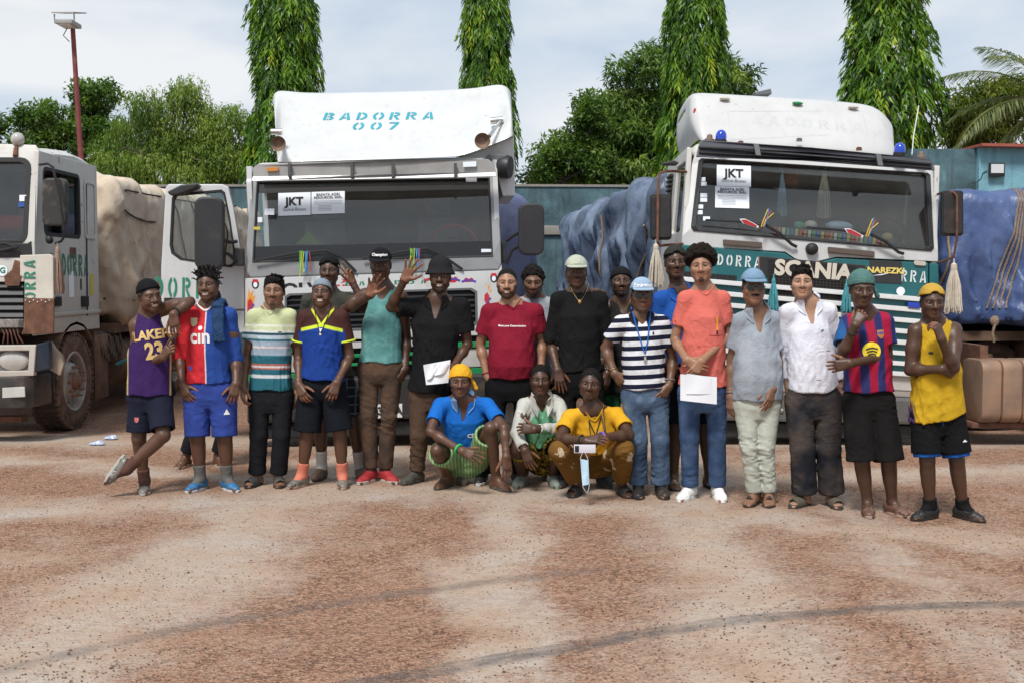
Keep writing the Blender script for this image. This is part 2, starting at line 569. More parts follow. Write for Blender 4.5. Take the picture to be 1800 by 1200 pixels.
 # materials of people
def skin_mat(name,col,rough=0.44):
 if name in MATS:return MATS[name]
 m,t,b,out=nodes_of(name)
 at_=N(t,'Attribute',attribute_name='Col')
 f=noise(t,objvec(t),60,4)
 c=mixc(t,1.0,at_.outputs['Color'],ramp(t,f,[(0.3,(0.86,0.86,0.86)),(0.7,(1.1,1.08,1.06))]),'MULTIPLY')
 L(t,c,b.inputs['Base Color'])
 b.inputs['Roughness'].default_value=rough
 b.inputs['Specular IOR Level'].default_value=0.45
 b.inputs['Subsurface Weight'].default_value=0.08
 b.inputs['Subsurface Radius'].default_value=(0.02,0.008,0.004)
 bump(t,b,noise(t,objvec(t),260,3),0.12,0.004)
 MATS[name]=m
 return m
def cloth(name,col=None,rough=0.9,dirt=0.0,dirtcol=(0.25,0.15,0.09),weave=700,colfn=None,wr=0.22,sheen=0.0,var=0.1,dscale=5.0):
 """cloth; colfn(t, tc) may give the colour from the torso coordinates (sideways, forward, up)"""
 if name in MATS:return MATS[name]
 m,t,b,out=nodes_of(name)
 ov=objvec(t)
 if colfn:
  c=colfn(t,N(t,'Attribute',attribute_name='tc').outputs['Vector'])
 else:
  c=ramp(t,None,[(0,col),(1,col)])
 f=noise(t,ov,9,5)
 c=mixc(t,1.0,c,ramp(t,f,[(0.3,1-var),(0.7,1+var)]),'MULTIPLY')
 if dirt>0:
  f2=noise(t,ov,dscale,7,0.6)
  c=mixc(t,ramp(t,f2,[(0.60-0.25*dirt,0.0),(0.85-0.2*dirt,0.25+0.6*dirt)]),c,dirtcol)
 L(t,c,b.inputs['Base Color'])
 b.inputs['Roughness'].default_value=rough
 b.inputs['Specular IOR Level'].default_value=0.1
 b.inputs['Sheen Weight'].default_value=sheen
 w=math1(t,'ADD',math1(t,'ABSOLUTE',math1(t,'SUBTRACT',noise(t,ov,11,4,0.45,1.6),.5)),math1(t,'ADD',math1(t,'MULTIPLY',noise(t,ov,30,3,0.5,0.6),.25),math1(t,'MULTIPLY',noise(t,ov,weave,2),0.04)))
 bump(t,b,math1(t,'MULTIPLY',w,ramp(t,noise(t,ov,4,2),[(.4,.15),(.65,1)])),wr*2.2,0.03)
 MATS[name]=m
 return m
def sep(t,vec):
 s=N(t,'SeparateXYZ');L(t,vec,s.inputs[0]);return s.outputs
def gt(t,a,v,soft=0.004):
 r=N(t,'MapRange',interpolation_type='LINEAR',clamp=True)
 if hasattr(a,'links'):L(t,a,r.inputs['Value'])
 r.inputs['From Min'].default_value=v-soft;r.inputs['From Max'].default_value=v+soft
 return r.outputs['Result']
def bands(stops):
 """horizontal bands: list of (height above the hip line in m, colour), from the bottom up"""
 def fn(t,tc_):
  z=sep(t,tc_)[2]
  c=ramp(t,None,[(0,stops[0][1]),(1,stops[0][1])])
  for h,col in stops[1:]:
   c=mixc(t,gt(t,z,h),c,col)
  return c
 return fn
SKINS={'dark':(0.076,0.037,0.022),'deep':(0.105,0.050,0.029),'brown':(0.145,0.076,0.046),'warm':(0.31,0.165,0.10),'tan':(0.37,0.215,0.14),'mid':(0.22,0.118,0.072)}
def person(s):
 D=s['D']if 'D' in s else float(ground_at(900,s['sole'])[1])
 seed=s.get('seed',int(s['hx']))
 rg=np.random.RandomState(seed)
 base=at(s['hip'][0]*.5+s['hip'][2]*.5,600,D);O=np.array((base[0],D,0.0))
 dd=s.get('dd',{})
 def P(px,py,d=0.0):return at(px,py,D+d)-O
 k=s.get('k',1.0)
 build=s.get('build',1.0)*.955
 sdn=s.get('shd',-5)
 sh=[P(s['sh'][0]+1,s['sh'][1]+sdn,dd.get('sh0',0)),P(s['sh'][2]-1,s['sh'][3]+sdn,dd.get('sh1',0))]
 hip=[P(s['hip'][0],s['hip'][1],dd.get('hip',0.0)),P(s['hip'][2],s['hip'][3],dd.get('hip',0.0))]
 el=[P(*s['el'][0:2],dd.get('el0',0.04)),P(*s['el'][2:4],dd.get('el1',0.04))]
 wr=[P(*s['wr'][0:2],dd.get('wr0',-0.06)),P(*s['wr'][2:4],dd.get('wr1',-0.06))]
 kn=[P(*s['kn'][0:2],dd.get('kn0',-0.03)),P(*s['kn'][2:4],dd.get('kn1',-0.03))]
 an=[P(*s['an'][0:2],dd.get('an0',0.03)),P(*s['an'][2:4],dd.get('an1',0.03))]
 for i in(0,1):
  if not s.get('tip%d'%i):an[i][2]=0.088*k+s.get('lift',0)
 hipc,shc=(hip[0]+hip[1])/2,(sh[0]+sh[1])/2
 A=nrm(shc-hipc);U=sh[1]-sh[0];U=nrm(U-A*(U@A));V=np.cross(U,A)
 T=float(np.linalg.norm(shc-hipc))
 hk=s.get('hk',1.0)*k
 ha,hf,hu=basis(s.get('yaw',0),s.get('pitch',0),s.get('roll',0))
 chin=P(s['hx'],s['chin'],dd.get('head',-0.09))
 HC=chin+hu*0.115*hk-hf*0.062*hk
 N0=shc+A*0.078*k-V*0.012
 NT=HC+hu*(-0.07*hk)-hf*0.03*hk
 am=s.get('arm',1.0)*.87;lg=s.get('leg',1.0)*.92;W=float(np.linalg.norm(sh[1]-sh[0]))
 wf=W/0.34
 belly=s.get('belly',0.0)
 ts=np.array([-.20,-.06,.06,.28,.52,.80,.95,1.10])*T
 rx=np.array([.10,.168,.165,.140+belly*.6,.150+belly*.3,.155*wf,.118*wf,.05])*build*k
 rf=np.array([.08,.105,.105,.100+belly,.112+belly*.8,.110,.074,.045])*build*k
 rb=np.array([.10,.125,.118,.090,.100,.112,.090,.06])*build*k
 cv=np.zeros(8)
 body_parts=[]
 # body grid
 allp=np.array(sh+hip+el+wr+kn+an+[N0])
 g=Grid(allp.min(0)-(.16,.2,.12),allp.max(0)+(.16,.2,.06),0.0125)
 g.add(f_loft(hipc,A,U,V,ts,rx,rf,rb,cv,-.2*T,1.1*T),hipc-.4,shc+.4,0.02)
 g.cone(N0-A*.03,NT,.058*k,.052*hk,.03)
 for i in(0,1):
  g.cone(N0-A*.012,sh[i]-A*.004,.046*k,.048*k*am,.06)
  g.cone(sh[i],el[i],.057*k*am,.042*k*am,.02)
  md=sh[i]*.55+el[i]*.45
  g.ell(md,(.052*k*am,)*3,.03)
  g.cone(el[i],wr[i],.040*k*am,.028*k,.015)
  m2=el[i]*.72+wr[i]*.28
  g.ell(m2,(.043*k*am,)*3,.03)
  g.cone(hip[i],kn[i],.092*k*lg*build,.058*k*lg,.04)
  g.cone(kn[i],an[i],.055*k*lg,.037*k,.02)
  cf=kn[i]*.68+an[i]*.32
  bk=nrm(np.cross(an[i]-kn[i],U));bk=bk if bk[1]>0 else-bk
  g.cone(kn[i]*.8+an[i]*.2+bk*.012,kn[i]*.5+an[i]*.5+bk*.012,.052*k*lg,.044*k*lg,.03)
 feet=[]
 for i in(0,1):
  fy=s.get('fy',(-18,18))[i]
  ff=basis(fy)[1];fu=np.array((0,0,1.))
  if s.get('tip%d'%i):
   ff=nrm(np.array(s['tip%d'%i][0]));fu=nrm(np.array(s['tip%d'%i][1]))
  fl=np.cross(ff,fu)
  feet.append((an[i],ff,fu,fl))
  a=an[i]
  ft=[(a-ff*.03*k-fu*.052*k,.034*k),(a+ff*.10*k-fu*.062*k,.026*k)]
  g.cone(a,a+ff*.07*k-fu*.045*k,.036*k,.030*k,.02)
  g.cone(ft[0][0],ft[1][0]+fl*.014*k,.034*k,.026*k,.02)
  g.cone(ft[0][0],ft[1][0]-fl*.016*k,.034*k,.024*k,.02)
  for q,(ln,of,r)in enumerate(((.172,.026,.014),(.17,.010,.011),(.163,-.004,.010),(.153,-.018,.010),(.14,-.03,.009))):
   of=of*(-1 if i==0 else 1)
   g.cone(a+ff*.09*k+fl*of*k-fu*.062*k,a+ff*ln*k+fl*of*1.05*k-fu*.073*k,.02*k,r*k,.012)
 Vb,Fb=g.mesh()
 skin=np.array(s.get('skinc',SKINS[s.get('skin','deep')]))
 Cb=np.tile(skin,(len(Vb),1))
 def near(Pts,p,r):return np.clip(1-np.linalg.norm(Pts-p,axis=1)/r,0,1)
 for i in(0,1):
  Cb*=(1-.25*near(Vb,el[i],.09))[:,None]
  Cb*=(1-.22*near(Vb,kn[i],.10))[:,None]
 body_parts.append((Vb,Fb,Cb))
 # head grid, in head coordinates (a right, b forward, c up)
 hs=hk
 def h2w(q):return HC+(q[:,0:1]*ha+q[:,1:2]*hf+q[:,2:3]*hu)
 def w2h(p):p=np.asarray(p)-HC;return np.array((p@ha,p@hf,p@hu))
 hg=Grid(np.array((-.11,-.13,-.20))*hs,np.array((.11,.135,.135))*hs,0.0042)
 fw_=s.get('facew',1.0)
 def E(c,r,k_=0.02,sub=False):hg.ell(np.array(c)*hs,np.array(r)*hs,k_*hs,None,sub)
 def Cn(a,b,ra,rb,k_=0.015,sub=False):hg.cone(np.array(a)*hs,np.array(b)*hs,ra*hs,rb*hs,k_*hs,None,sub)
 E((0,-.012,.030),(.077,.095,.086))
 E((0,.022,-.030),(.066*fw_,.070,.080),.03)
 jw=s.get('jaw',1.0)
 Cn((-.048*jw,.005,-.060),(0,.060,-.094),.022,.022,.03)
 Cn((.048*jw,.005,-.060),(0,.060,-.094),.022,.022,.03)
 E((0,.066,-.096),(.024,.020,.019),.02)
 for sx in(-1,1):
  E((sx*.042*fw_,.058,-.022),(.024,.024,.022),.02)
  E((sx*.034,.097,.007),(.019,.019,.0105),.018,True)
  E((sx*.033,.0735,.006),(.0145,.0140,.0115),.004)
  Cn((sx*.012,.088,.026),(sx*.050,.068,.024),.009,.007,.02)
  E((sx*.0755,-.006,-.004),(.011,.022,.034),.006)
  E((sx*.083,-.002,-.002),(.006,.012,.018),.006,True)
  nw=s.get('nose',1.0)
  E((sx*.016*nw,.094,-.034),(.0115,.013,.010),.010)
 Cn((0,.086,.016),(0,.108,-.027),.009,.0155,.014)
 sm=s.get('smile',0.0)
 lw=.024+.007*sm
 E((0,.0895,-.057+.001*sm),(lw,.014,.008),.008)
 E((0,.0875,-.071-.003*sm),(lw*.85,.013,.009),.008)
 if sm>0:
  E((0,.100,-.064),(lw*.82,.012,.0065+.003*sm),.004,True)
  E((0,.083,-.063),(lw*.80,.013,.009),.0)
  for sx in(-1,1):E((sx*.045,.066,-.048),(.018,.016,.016),.02)
 a0,b0=w2h(N0-A*.04),w2h(NT)
 hg.cone(a0,b0,.060*k,.054*hk,.03)
 Vh,Fh=hg.mesh()
 q=Vh/hs
 Ch=np.tile(skin,(len(Vh),1))*np.array((1.06,1.04,1.03))
 front=q[:,1]>0.045
 ax_,cz=np.abs(q[:,0]),q[:,2]
 def paint(mask,col,a=1.0):
  m=np.clip(mask,0,1)[:,None]*a
  Ch[:]=Ch*(1-m)+np.array(col)*m
 hairc=np.array(s.get('hairc',(0.012,0.010,0.009)))
 bd=s.get('beard',0.0)
 if bd>0:
  ss=lambda v,lo_,hi_:np.clip((v-lo_)/(hi_-lo_),0,1)
  jawm=ss(-cz,.056,.070)*ss(q[:,1],-.012,.012)*(cz>-.128)
  mou=front*ss(1-((ax_/.034)**2+((cz+.0475)/.0085)**2),0,.35)
  chn=front*ss(1-((ax_/.026)**2+((cz+.100)/.022)**2),0,.5)
  style=s.get('beardstyle','full')
  if style=='full':paint(np.maximum(np.maximum(jawm,mou),ss(ax_,.048,.058)*ss(-cz,.0,.02)*(q[:,1]>-.01)*(cz>-.10)),hairc,bd)
  elif style=='goatee':paint(np.maximum(chn,mou),hairc,bd)
  elif style=='moustache':paint(mou,hairc,bd)
  elif style=='chin':paint(chn,hairc,bd)
 lipc=np.clip(skin*(np.array((1.7,1.3,1.3))if skin[0]<.15 else np.array((1.12,.85,.85))),0,1)
 paint((front&(((ax_/(lw*1.0))**2+((cz+.0635)/(.0135+.004*sm))**2)<1)).astype(float),lipc,.75)
 if s.get('beardstyle')=='moustache':paint(front*np.clip((1-((ax_/.036)**2+((cz+.049)/.0125)**2))/.4,0,1),hairc,.97)
 if sm>0:
  paint((front&(((ax_/(lw*.80))**2+((cz+.0625)/(.0062+.0035*sm))**2)<1)).astype(float),(.60,.57,.52),.9)
 eo=s.get('eye',1.0)
 eyem=front&(np.abs(ax_-.033)<.0155)&(((ax_-.033)/.0155)**2+((cz-.006)/(.0050*eo))**2<1)
 paint((front&(((ax_-.033)/.021)**2+((cz-.006)/.0095)**2<1)).astype(float),skin*.55,.4)
 paint(eyem.astype(float),(.34,.30,.26),.75)
 paint((eyem&(np.abs(ax_-.033)<.0068)).astype(float),(.012,.008,.006))
 paint((front&(ax_>.011)&(ax_<.053)&(np.abs(cz-.0275+.12*np.maximum(ax_-.036,0))<.0045)).astype(float),hairc,.85)
 paint((front&(ax_<.02)&(np.abs(cz+.041)<.003)&(ax_>.006)&(q[:,1]>.09)).astype(float),skin*.3,.8)
 if s.get('hair')in('short','fade','wavy','curly','afro','thick','dreads'):
  line=np.maximum(-.034+1.28*q[:,1],-.062)+s.get('hairline',0.0)
  paint(((cz>line)&(q[:,1]<.085)).astype(float)*np.clip((cz-line)/.008,0,1),hairc,.95)
 body_parts.append((h2w(Vh),Fh,Ch))
 # hands
 palms=[]
 for i in(0,1):
  if s.get('nohand%d'%i):continue
  hd=s.get('hand%d'%i,{})
  fdir=nrm(wr[i]-el[i])
  sgn=1 if i==0 else-1
  d_=hd.get('dir');d_=nrm(P(*d_[:2],d_[2]if len(d_)>2 else dd.get('wr%d'%i,-.06))-wr[i])if d_ is not None else nrm(fdir*.8+np.array((0,-.1,-.5)))
  n_=np.array(hd.get('palm',(.75*sgn,.55,0.0)),float);n_=nrm(n_-d_*(n_@d_))
  th=np.cross(d_,n_)*sgn
  curl=hd.get('curl',.35);spr=hd.get('spread',.12);kh=k*hd.get('k',.97)
  Wp=wr[i]
  hg2=Grid(Wp-.24*kh,Wp+.24*kh,0.0046)
  pal=[]
  kb=[]
  for of,ln in((.030,.088),(.010,.092),(-.010,.088),(-.029,.080)):
   b_=Wp+d_*ln*kh+th*of*kh;kb.append(b_)
   hg2.cone(Wp+th*of*.55*kh+d_*.005,b_,.019*kh,.0125*kh,.016*kh,flat=None)
  hg2.cone(Wp-fdir*.05,Wp,.031*k,.027*k,.02)
  lens=((.042,.026,.021),(.047,.030,.022),(.044,.028,.021),(.034,.021,.018))
  cu=hd.get('curls',(curl,)*4)
  tips=[]
  for f in range(4):
   ang=0.0;p0=kb[f];dirf=nrm(d_+th*spr*(1.5-f)*1.0)
   for j in range(3):
    ang+=R((60,75,45)[j])*cu[f]
    v_=dirf*math.cos(ang)+n_*math.sin(ang)
    p1=p0+v_*lens[f][j]*kh
    hg2.cone(p0,p1,(.0100,.0090,.0080)[j]*kh,(.0090,.0080,.0066)[j]*kh,.002)
    p0=p1
   tips.append(p0)
  tc_=hd.get('thumb',.3)
  p0=Wp+d_*.026*kh+th*.022*kh+n_*.008*kh
  tdir=nrm(d_*(.55+.3*tc_)+th*(.9-.5*tc_)+n_*(.25+.5*tc_))
  p1=p0+tdir*.045*kh;hg2.cone(p0,p1,.0175*kh,.0125*kh,.014)
  t2=nrm(tdir*.8+d_*.45+n_*.2*tc_);p2=p1+t2*.032*kh;hg2.cone(p1,p2,.0118*kh,.0105*kh,.004)
  p3=p2+nrm(t2+d_*.2)*.026*kh;hg2.cone(p2,p3,.0105*kh,.0082*kh,.003)
  Vn,Fn=hg2.mesh()
  Cn_=np.tile(skin,(len(Vn),1))
  pc=Wp+d_*.07*kh
  side=np.clip(((Vn-pc)@n_)/.012-.2,0,1)*(((Vn-Wp)@d_)>0.0)
  pcol=np.clip(skin*.35+np.array((.20,.085,.045))*s.get('palmf',1.0),0,1)
  Cn_=Cn_*(1-side[:,None]*.85)+pcol*side[:,None]*.85
  for tp in tips:Cn_*=(1+.35*near(Vn,tp,.016))[:,None]
  body_parts.append((Vn,Fn,Cn_))
  palms.append((i,Wp,d_,n_,th,kh,tips))
  # join the skin
 off=0;VV=[];FF=[];CC=[]
 for v_,f_,c_ in body_parts:
  VV.append(v_);FF.append(f_+off);CC.append(c_);off+=len(v_)
 me=np_mesh('person',np.concatenate(VV),np.concatenate(FF))
 CC=np.concatenate(CC)
 ca=me.attributes.new('Col','FLOAT_COLOR','POINT')
 ca.data.foreach_set('color',np.concatenate([CC,np.ones((len(CC),1))],1).astype(np.float32).ravel())
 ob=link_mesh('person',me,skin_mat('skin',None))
 ob.location=O
 tag(ob,s['label'],'person','group of men posing in front of the trucks')
 I=dict(ob=ob,O=O,hipc=hipc,A=A,U=U,V=V,T=T,ts=ts,rx=rx,rf=rf,rb=rb,cv=cv,sh=sh,el=el,wr=wr,hip=hip,kn=kn,an=an,N0=N0,NT=NT,k=k,hk=hk,HC=HC,ha=ha,hf=hf,hu=hu,feet=feet,am=am,lg=lg,build=build,seed=seed,P=P,shc=shc,palms=palms,D=D,s=s,wf=wf,h2w=h2w,belly=belly)
 if s.get('top'):I['top']=top(I,**s['top'])
 if s.get('under'):top(I,**s['under'])
 if s.get('bottom'):I['bottom']=bottom(I,**s['bottom'])
 if s.get('bottom2'):bottom(I,**s['bottom2'])
 if s.get('shoes'):shoes(I,**s['shoes'])
 if s.get('socks'):socks(I,**s['socks'])
 if s.get('hair'):hair(I,s['hair'],hairc,s.get('hairline',0.0))
 if s.get('hat'):hat(I,**s['hat'])
 return I
def cloth_obj(I,name,g,m,extra=None):
 V_,F_=g.mesh()
 me=np_mesh(name,V_,F_)
 a=me.attributes.new('tc','FLOAT_VECTOR','POINT')
 Q=V_-I['hipc']
 a.data.foreach_set('vector',np.stack([Q@I['U'],Q@I['V'],Q@I['A']],1).astype(np.float32).ravel())
 o=link_mesh(name,me,m,I['ob'])
 return o
def top(I,m,hem,sleeve=.6,ease=1.0,neck='crew',name='shirt',nr=1.0,vdepth=.0,collar=None,slant=0.0,tank=False,fold=1.0,cuffs=1.0,armhole=1.0,sleeve_r=1.0,hemcurve=0.0,chest=0.0,res=0.0085):
 """hem: photo y of the hem; sleeve: 0..1 along the upper arm, 1..2 along the forearm"""
 A,U,V,T,k,b=I['A'],I['U'],I['V'],I['T'],I['k'],I['build']
 hipc,N0=I['hipc'],I['N0']
 t0=float((I['P'](I['s']['hx'],hem)-hipc)@A)
 ts=np.concatenate([[t0-.02],[0.0,.10]if t0<-.03 else[],I['ts'][3:]])
 ex=np.interp(ts/T,[-.4,0,.28,.52,.8,.95,1.08],[.042,.036,.040,.030,.020,.016,.006])*ease
 rx=np.interp(ts,I['ts'],I['rx']);rf=np.interp(ts,I['ts'],I['rf']);rb=np.interp(ts,I['ts'],I['rb'])
 hw=float(np.linalg.norm(I['hip'][1]-I['hip'][0]))/2;be=(I['s'].get('bottom')or{}).get('ease',1.0)
 rh=.094*k*I['lg']*b+.009*min(be,2.2)
 below=ts<.03
 rx=np.where(below,np.maximum(rx,hw+rh-.018),rx);rf=np.where(below,np.maximum(rf,rh+.004),rf);rb=np.where(below,np.maximum(rb,rh+.004),rb)
 rx,rf,rb=rx+ex*.8,rf+ex+chest*(ts/T>.5),rb+ex
 pts=np.array(I['sh']+[hipc+A*t0,N0]+I['el']+(I['wr']if sleeve>1 else[]))
 g=Grid(pts.min(0)-.21,pts.max(0)+(.21,.21,.12),res)
 g.add(f_loft(hipc,A,U,V,ts,rx,rf,rb,np.zeros(len(ts)),t0-.02,1.1*T),pts.min(0)-.2,pts.max(0)+.2,0)
 am=I['am']
 dirs=[]
 for i in(0,1):
  sh_,el_,wr_=I['sh'][i],I['el'][i],I['wr'][i]
  g.cone(N0-A*.020,sh_-A*.004,.052*k,.055*k*am,.055)
  if tank:continue
  ua=nrm(el_-sh_);r0,r1=.065*k*am*sleeve_r,.074*k*am*sleeve_r*cuffs
  if sleeve<=1:
   e=sh_+(el_-sh_)*sleeve
   g.cone(sh_,e,r0,r1,.035,cut=(e,ua));dirs.append((e,ua,.050*k*am+.004))
  else:
   g.cone(sh_,el_,r0,.060*k*am*sleeve_r,.035)
   e=el_+(wr_-el_)*(sleeve-1);fa=nrm(wr_-el_)
   g.cone(el_,e,.058*k*am*sleeve_r,.046*k*sleeve_r*cuffs,.015,cut=(e,fa));dirs.append((e,fa,.036*k*am+.004))
 f1=folds(I['seed']+3,.15,.0056*fold,(1.0,.9,.45));f2=folds(I['seed']+7,.07,.0056*fold,(1,.9,.42),4,.65)
 def dsp(Pt):
  t=((Pt-hipc)@A)/T
  w=np.clip(1.25-t*.75,.35,1.5)
  return(f1(Pt)+f2(Pt)*np.clip(.55+1.3*np.sin(Pt@np.array((9.,5.,7.))+I['seed']),.05,1.5))*w
 g.disp(dsp)
 for e,a_,r in dirs:g.cone(e-a_*.03,e+a_*.06,r,r+.006,0.0,sub=True)
 def hemf(X,Y,Z):
  x,y,z=X-hipc[0],Y-hipc[1],Z-hipc[2]
  u=x*U[0]+y*U[1]+z*U[2]
  return(t0+slant*u+hemcurve*u*u+.006*np.sin(u*30+I['seed']))-(x*A[0]+y*A[1]+z*A[2])
 X,Y,Z=g.xyz((slice(None),)*3)
 g.d=np.maximum(g.d,hemf(X,Y,Z).astype(np.float32))
 g.add(lambda X,Y,Z:np.full(np.broadcast(X,Y,Z).shape,9.,np.float32),hipc,hipc)
 if tank:
  for i in(0,1):
   sd=-1 if i==0 else 1
   c=I['sh'][i]+U*sd*.035*k-A*.045*k
   g.cone(c+A*.10*k,c-A*.05*k*armhole,.062*k*armhole,.075*k*armhole,.01,sub=True,flat=None)
   g.cone(I['sh'][i]+U*sd*.03*k,I['el'][i],.072*k*am*armhole,.075*k*am,.008,sub=True)
 nt=nrm(I['NT']-N0)
 if neck=='crew':g.cone(N0-A*.005+V*.008,I['NT']+nt*.1,.066*k*nr,.085*k*nr,.006,sub=True)
 elif neck=='scoop':
  g.cone(N0-A*.02+V*.02,I['NT']+nt*.1,.075*k*nr,.095*k*nr,.006,sub=True)
  g.cone(N0+V*.06+A*.03,N0+V*.11-A*(.07+vdepth)*k,.06*k*nr,.045*k*nr,.01,sub=True)
 if vdepth>0 and neck!='scoop':
  g.cone(N0-A*.004+V*.01,I['NT']+nt*.1,.066*k*nr,.082*k*nr,.006,sub=True)
  for vv in(.06,.09,.12,.15,.19):
   g.cone(N0+V*vv+A*.02,N0+V*(vv+.05)-A*(vdepth+.045),.058*k,.008,.004,sub=True)
 o=cloth_obj(I,name,g,m)
 if collar:
  nt2=nrm(nt+V*.28)
  c0=N0-nt2*.016+V*.008;c1=N0+nt2*.040+V*.004
  cg=Grid(np.minimum(c0,c1)-.13,np.maximum(c0,c1)+.13,.0060)
  fb=f_cone(np.asarray(c0,np.float32),np.asarray(c1,np.float32),.086*k,.066*k)
  op=f_cone(np.asarray(N0+V*.12+nt2*.07,np.float32),np.asarray(N0+V*.12-A*.08,np.float32),.074*k,.040)
  def cf(X,Y,Z):
   h=(X-c0[0])*nt2[0]+(Y-c0[1])*nt2[1]+(Z-c0[2])*nt2[2]
   d=np.abs(fb(X,Y,Z))-.0062
   d=np.maximum(d,np.maximum(h-.050,-.004-h))
   fr_=(X-N0[0])*V[0]+(Y-N0[1])*V[1]+(Z-N0[2])*V[2]-.045
   return np.maximum(np.maximum(d,fr_),-op(X,Y,Z)).astype(np.float32)
  cg.add(cf,c0-.12,c1+.12,0)
  try:cloth_obj(I,'collar',cg,collar).parent=o
  except Exception:pass
  for sx in(-1,1):
   f_=[(sx*a_*k,b_*k)for a_,b_ in((.050,.030),(.030,-.030),(.040,-.085),(.085,-.045),(.098,.005),(.080,.030))]
   V2,F2=onto_pts(I,f_,o,.010)
   mbc=MB();n_=len(f_)
   mbc.rings([[tuple(p-I['V']*.012)for p in V2],[tuple(p)for p in V2]]);mbc.build('collar_flap',collar,o)
 return o
def onto_pts(I,pts,o,off):
 bvh=BVHTree.FromPolygons([q.co.copy()for q in o.data.vertices],[tuple(p.vertices)for p in o.data.polygons])
 out=[];last=.09
 for a_,b_ in pts:
  p=I['N0']+I['U']*a_+I['A']*(b_-.02)
  h=bvh.ray_cast(Vector(p+I['V']*.5),Vector(-I['V']),.62)
  d=(np.array(h[0])-p)@I['V']if h[0]is not None else last
  d=min(max(d,-.02),.16);last=d;out.append(p+I['V']*(d+off))
 return out,None
def bottom(I,m,length,waist=None,ease=1.0,r_end=None,name='trousers',fold=1.0,carve=True,drop=0.0,res=0.0095,bunch=0.0,hemcut=None):
 """length 0..1 along the thigh, 1..2 along the shin"""
 A,U,V,T,k,b,lg=I['A'],I['U'],I['V'],I['T'],I['k'],I['build'],I['lg']
 hipc=I['hipc']
 t1=float((I['P'](I['s']['hx'],waist)-hipc)@A)if waist else .16*k
 pts=np.array(I['hip']+I['kn']+(I['an']if length>1 else[])+[hipc+A*t1])
 g=Grid(pts.min(0)-.2,pts.max(0)+.2,res)
 e_=.016*ease
 g.add(f_loft(hipc,A,U,V,I['ts'],I['rx']+.013,I['rf']+.013,I['rb']+.013,I['cv'],-.2*T,t1),hipc-.5,hipc+.5,0)
 g.ell(hipc-A*.03*k,(.10*k,)*3,.03)
 ends=[];base_d=g.d.copy();keep=None
 for i in(0,1):
  g.d=base_d.copy()
  h_,k_,a_=I['hip'][i],I['kn'][i],I['an'][i]
  rh=.094*k*lg*b+.009*min(ease,2.2);rk=.064*k*lg+.014*ease
  if length<=1:
   e=h_+(k_-h_)*length;d_=nrm(k_-h_);re=(r_end*.92 if r_end else rk+.015*ease)
   dc=d_ if hemcut is None else nrm(np.array(hemcut))
   g.cone(h_,e,rh,re,.03,cut=(e,dc));ends.append((e,d_,re-.024))
  else:
   g.cone(h_,k_,rh,rk,.03)
   e=k_+(a_-k_)*(length-1);d_=nrm(a_-k_);re=r_end or .055*k+.014*ease
   g.cone(k_,e,rk,re,.02,cut=(e,d_));ends.append((e,d_,re-.024))
  keep=g.d if keep is None else smin(keep,g.d,.004)
 g.d=keep
 f1=folds(I['seed']+11,.12,.0032*fold,(.8,.8,.7));f2=folds(I['seed']+13,.060,.0050*fold,(.4,.4,1.1),4,.65)
 def dsp(Pt):
  w=np.full(len(Pt),.55)
  for i in(0,1):
   w+=.9*np.exp(-(np.linalg.norm(Pt-I['kn'][i],axis=1)/.13)**2)
   w+=.7*np.exp(-(np.linalg.norm(Pt-I['hip'][i],axis=1)/.12)**2)
   if length>1.5:w+=(1.2+bunch)*np.exp(-(np.linalg.norm(Pt-I['an'][i],axis=1)/.15)**2)
  for e,d_,r in ends:w*=np.clip(np.abs((Pt-e)@d_)/.07,.25,1)
  return f1(Pt)*np.minimum(w,1.6)+f2(Pt)*w*np.clip(.6+1.2*np.sin(Pt@np.array((8.,6.,9.))+I['seed']),.05,1.5)
 g.disp(dsp)
 if carve:
  for e,d_,r in ends:g.cone(e-d_*.035,e+d_*.06,max(r,.03),max(r,.03)+.004,0,sub=True)
 return cloth_obj(I,name,g,m)
def socks(I,m,h=.16,which=(0,1)):
 for i in which:
  a,ff,fu,fl=I['feet'][i];up=nrm(I['kn'][i]-a)
  g=Grid(a-.12,a+.12+up*h,.008)
  e=a+up*h
  g.cone(a-ff*.0,e,.044*I['k'],.043*I['k']+.006,.02,cut=(e,up))
  g.cone(a,a+ff*.07-fu*.045,.043,.034,.02)
  g.disp(folds(5,.04,.002,(.4,.4,1)))
  cloth_obj(I,'sock',g,m)
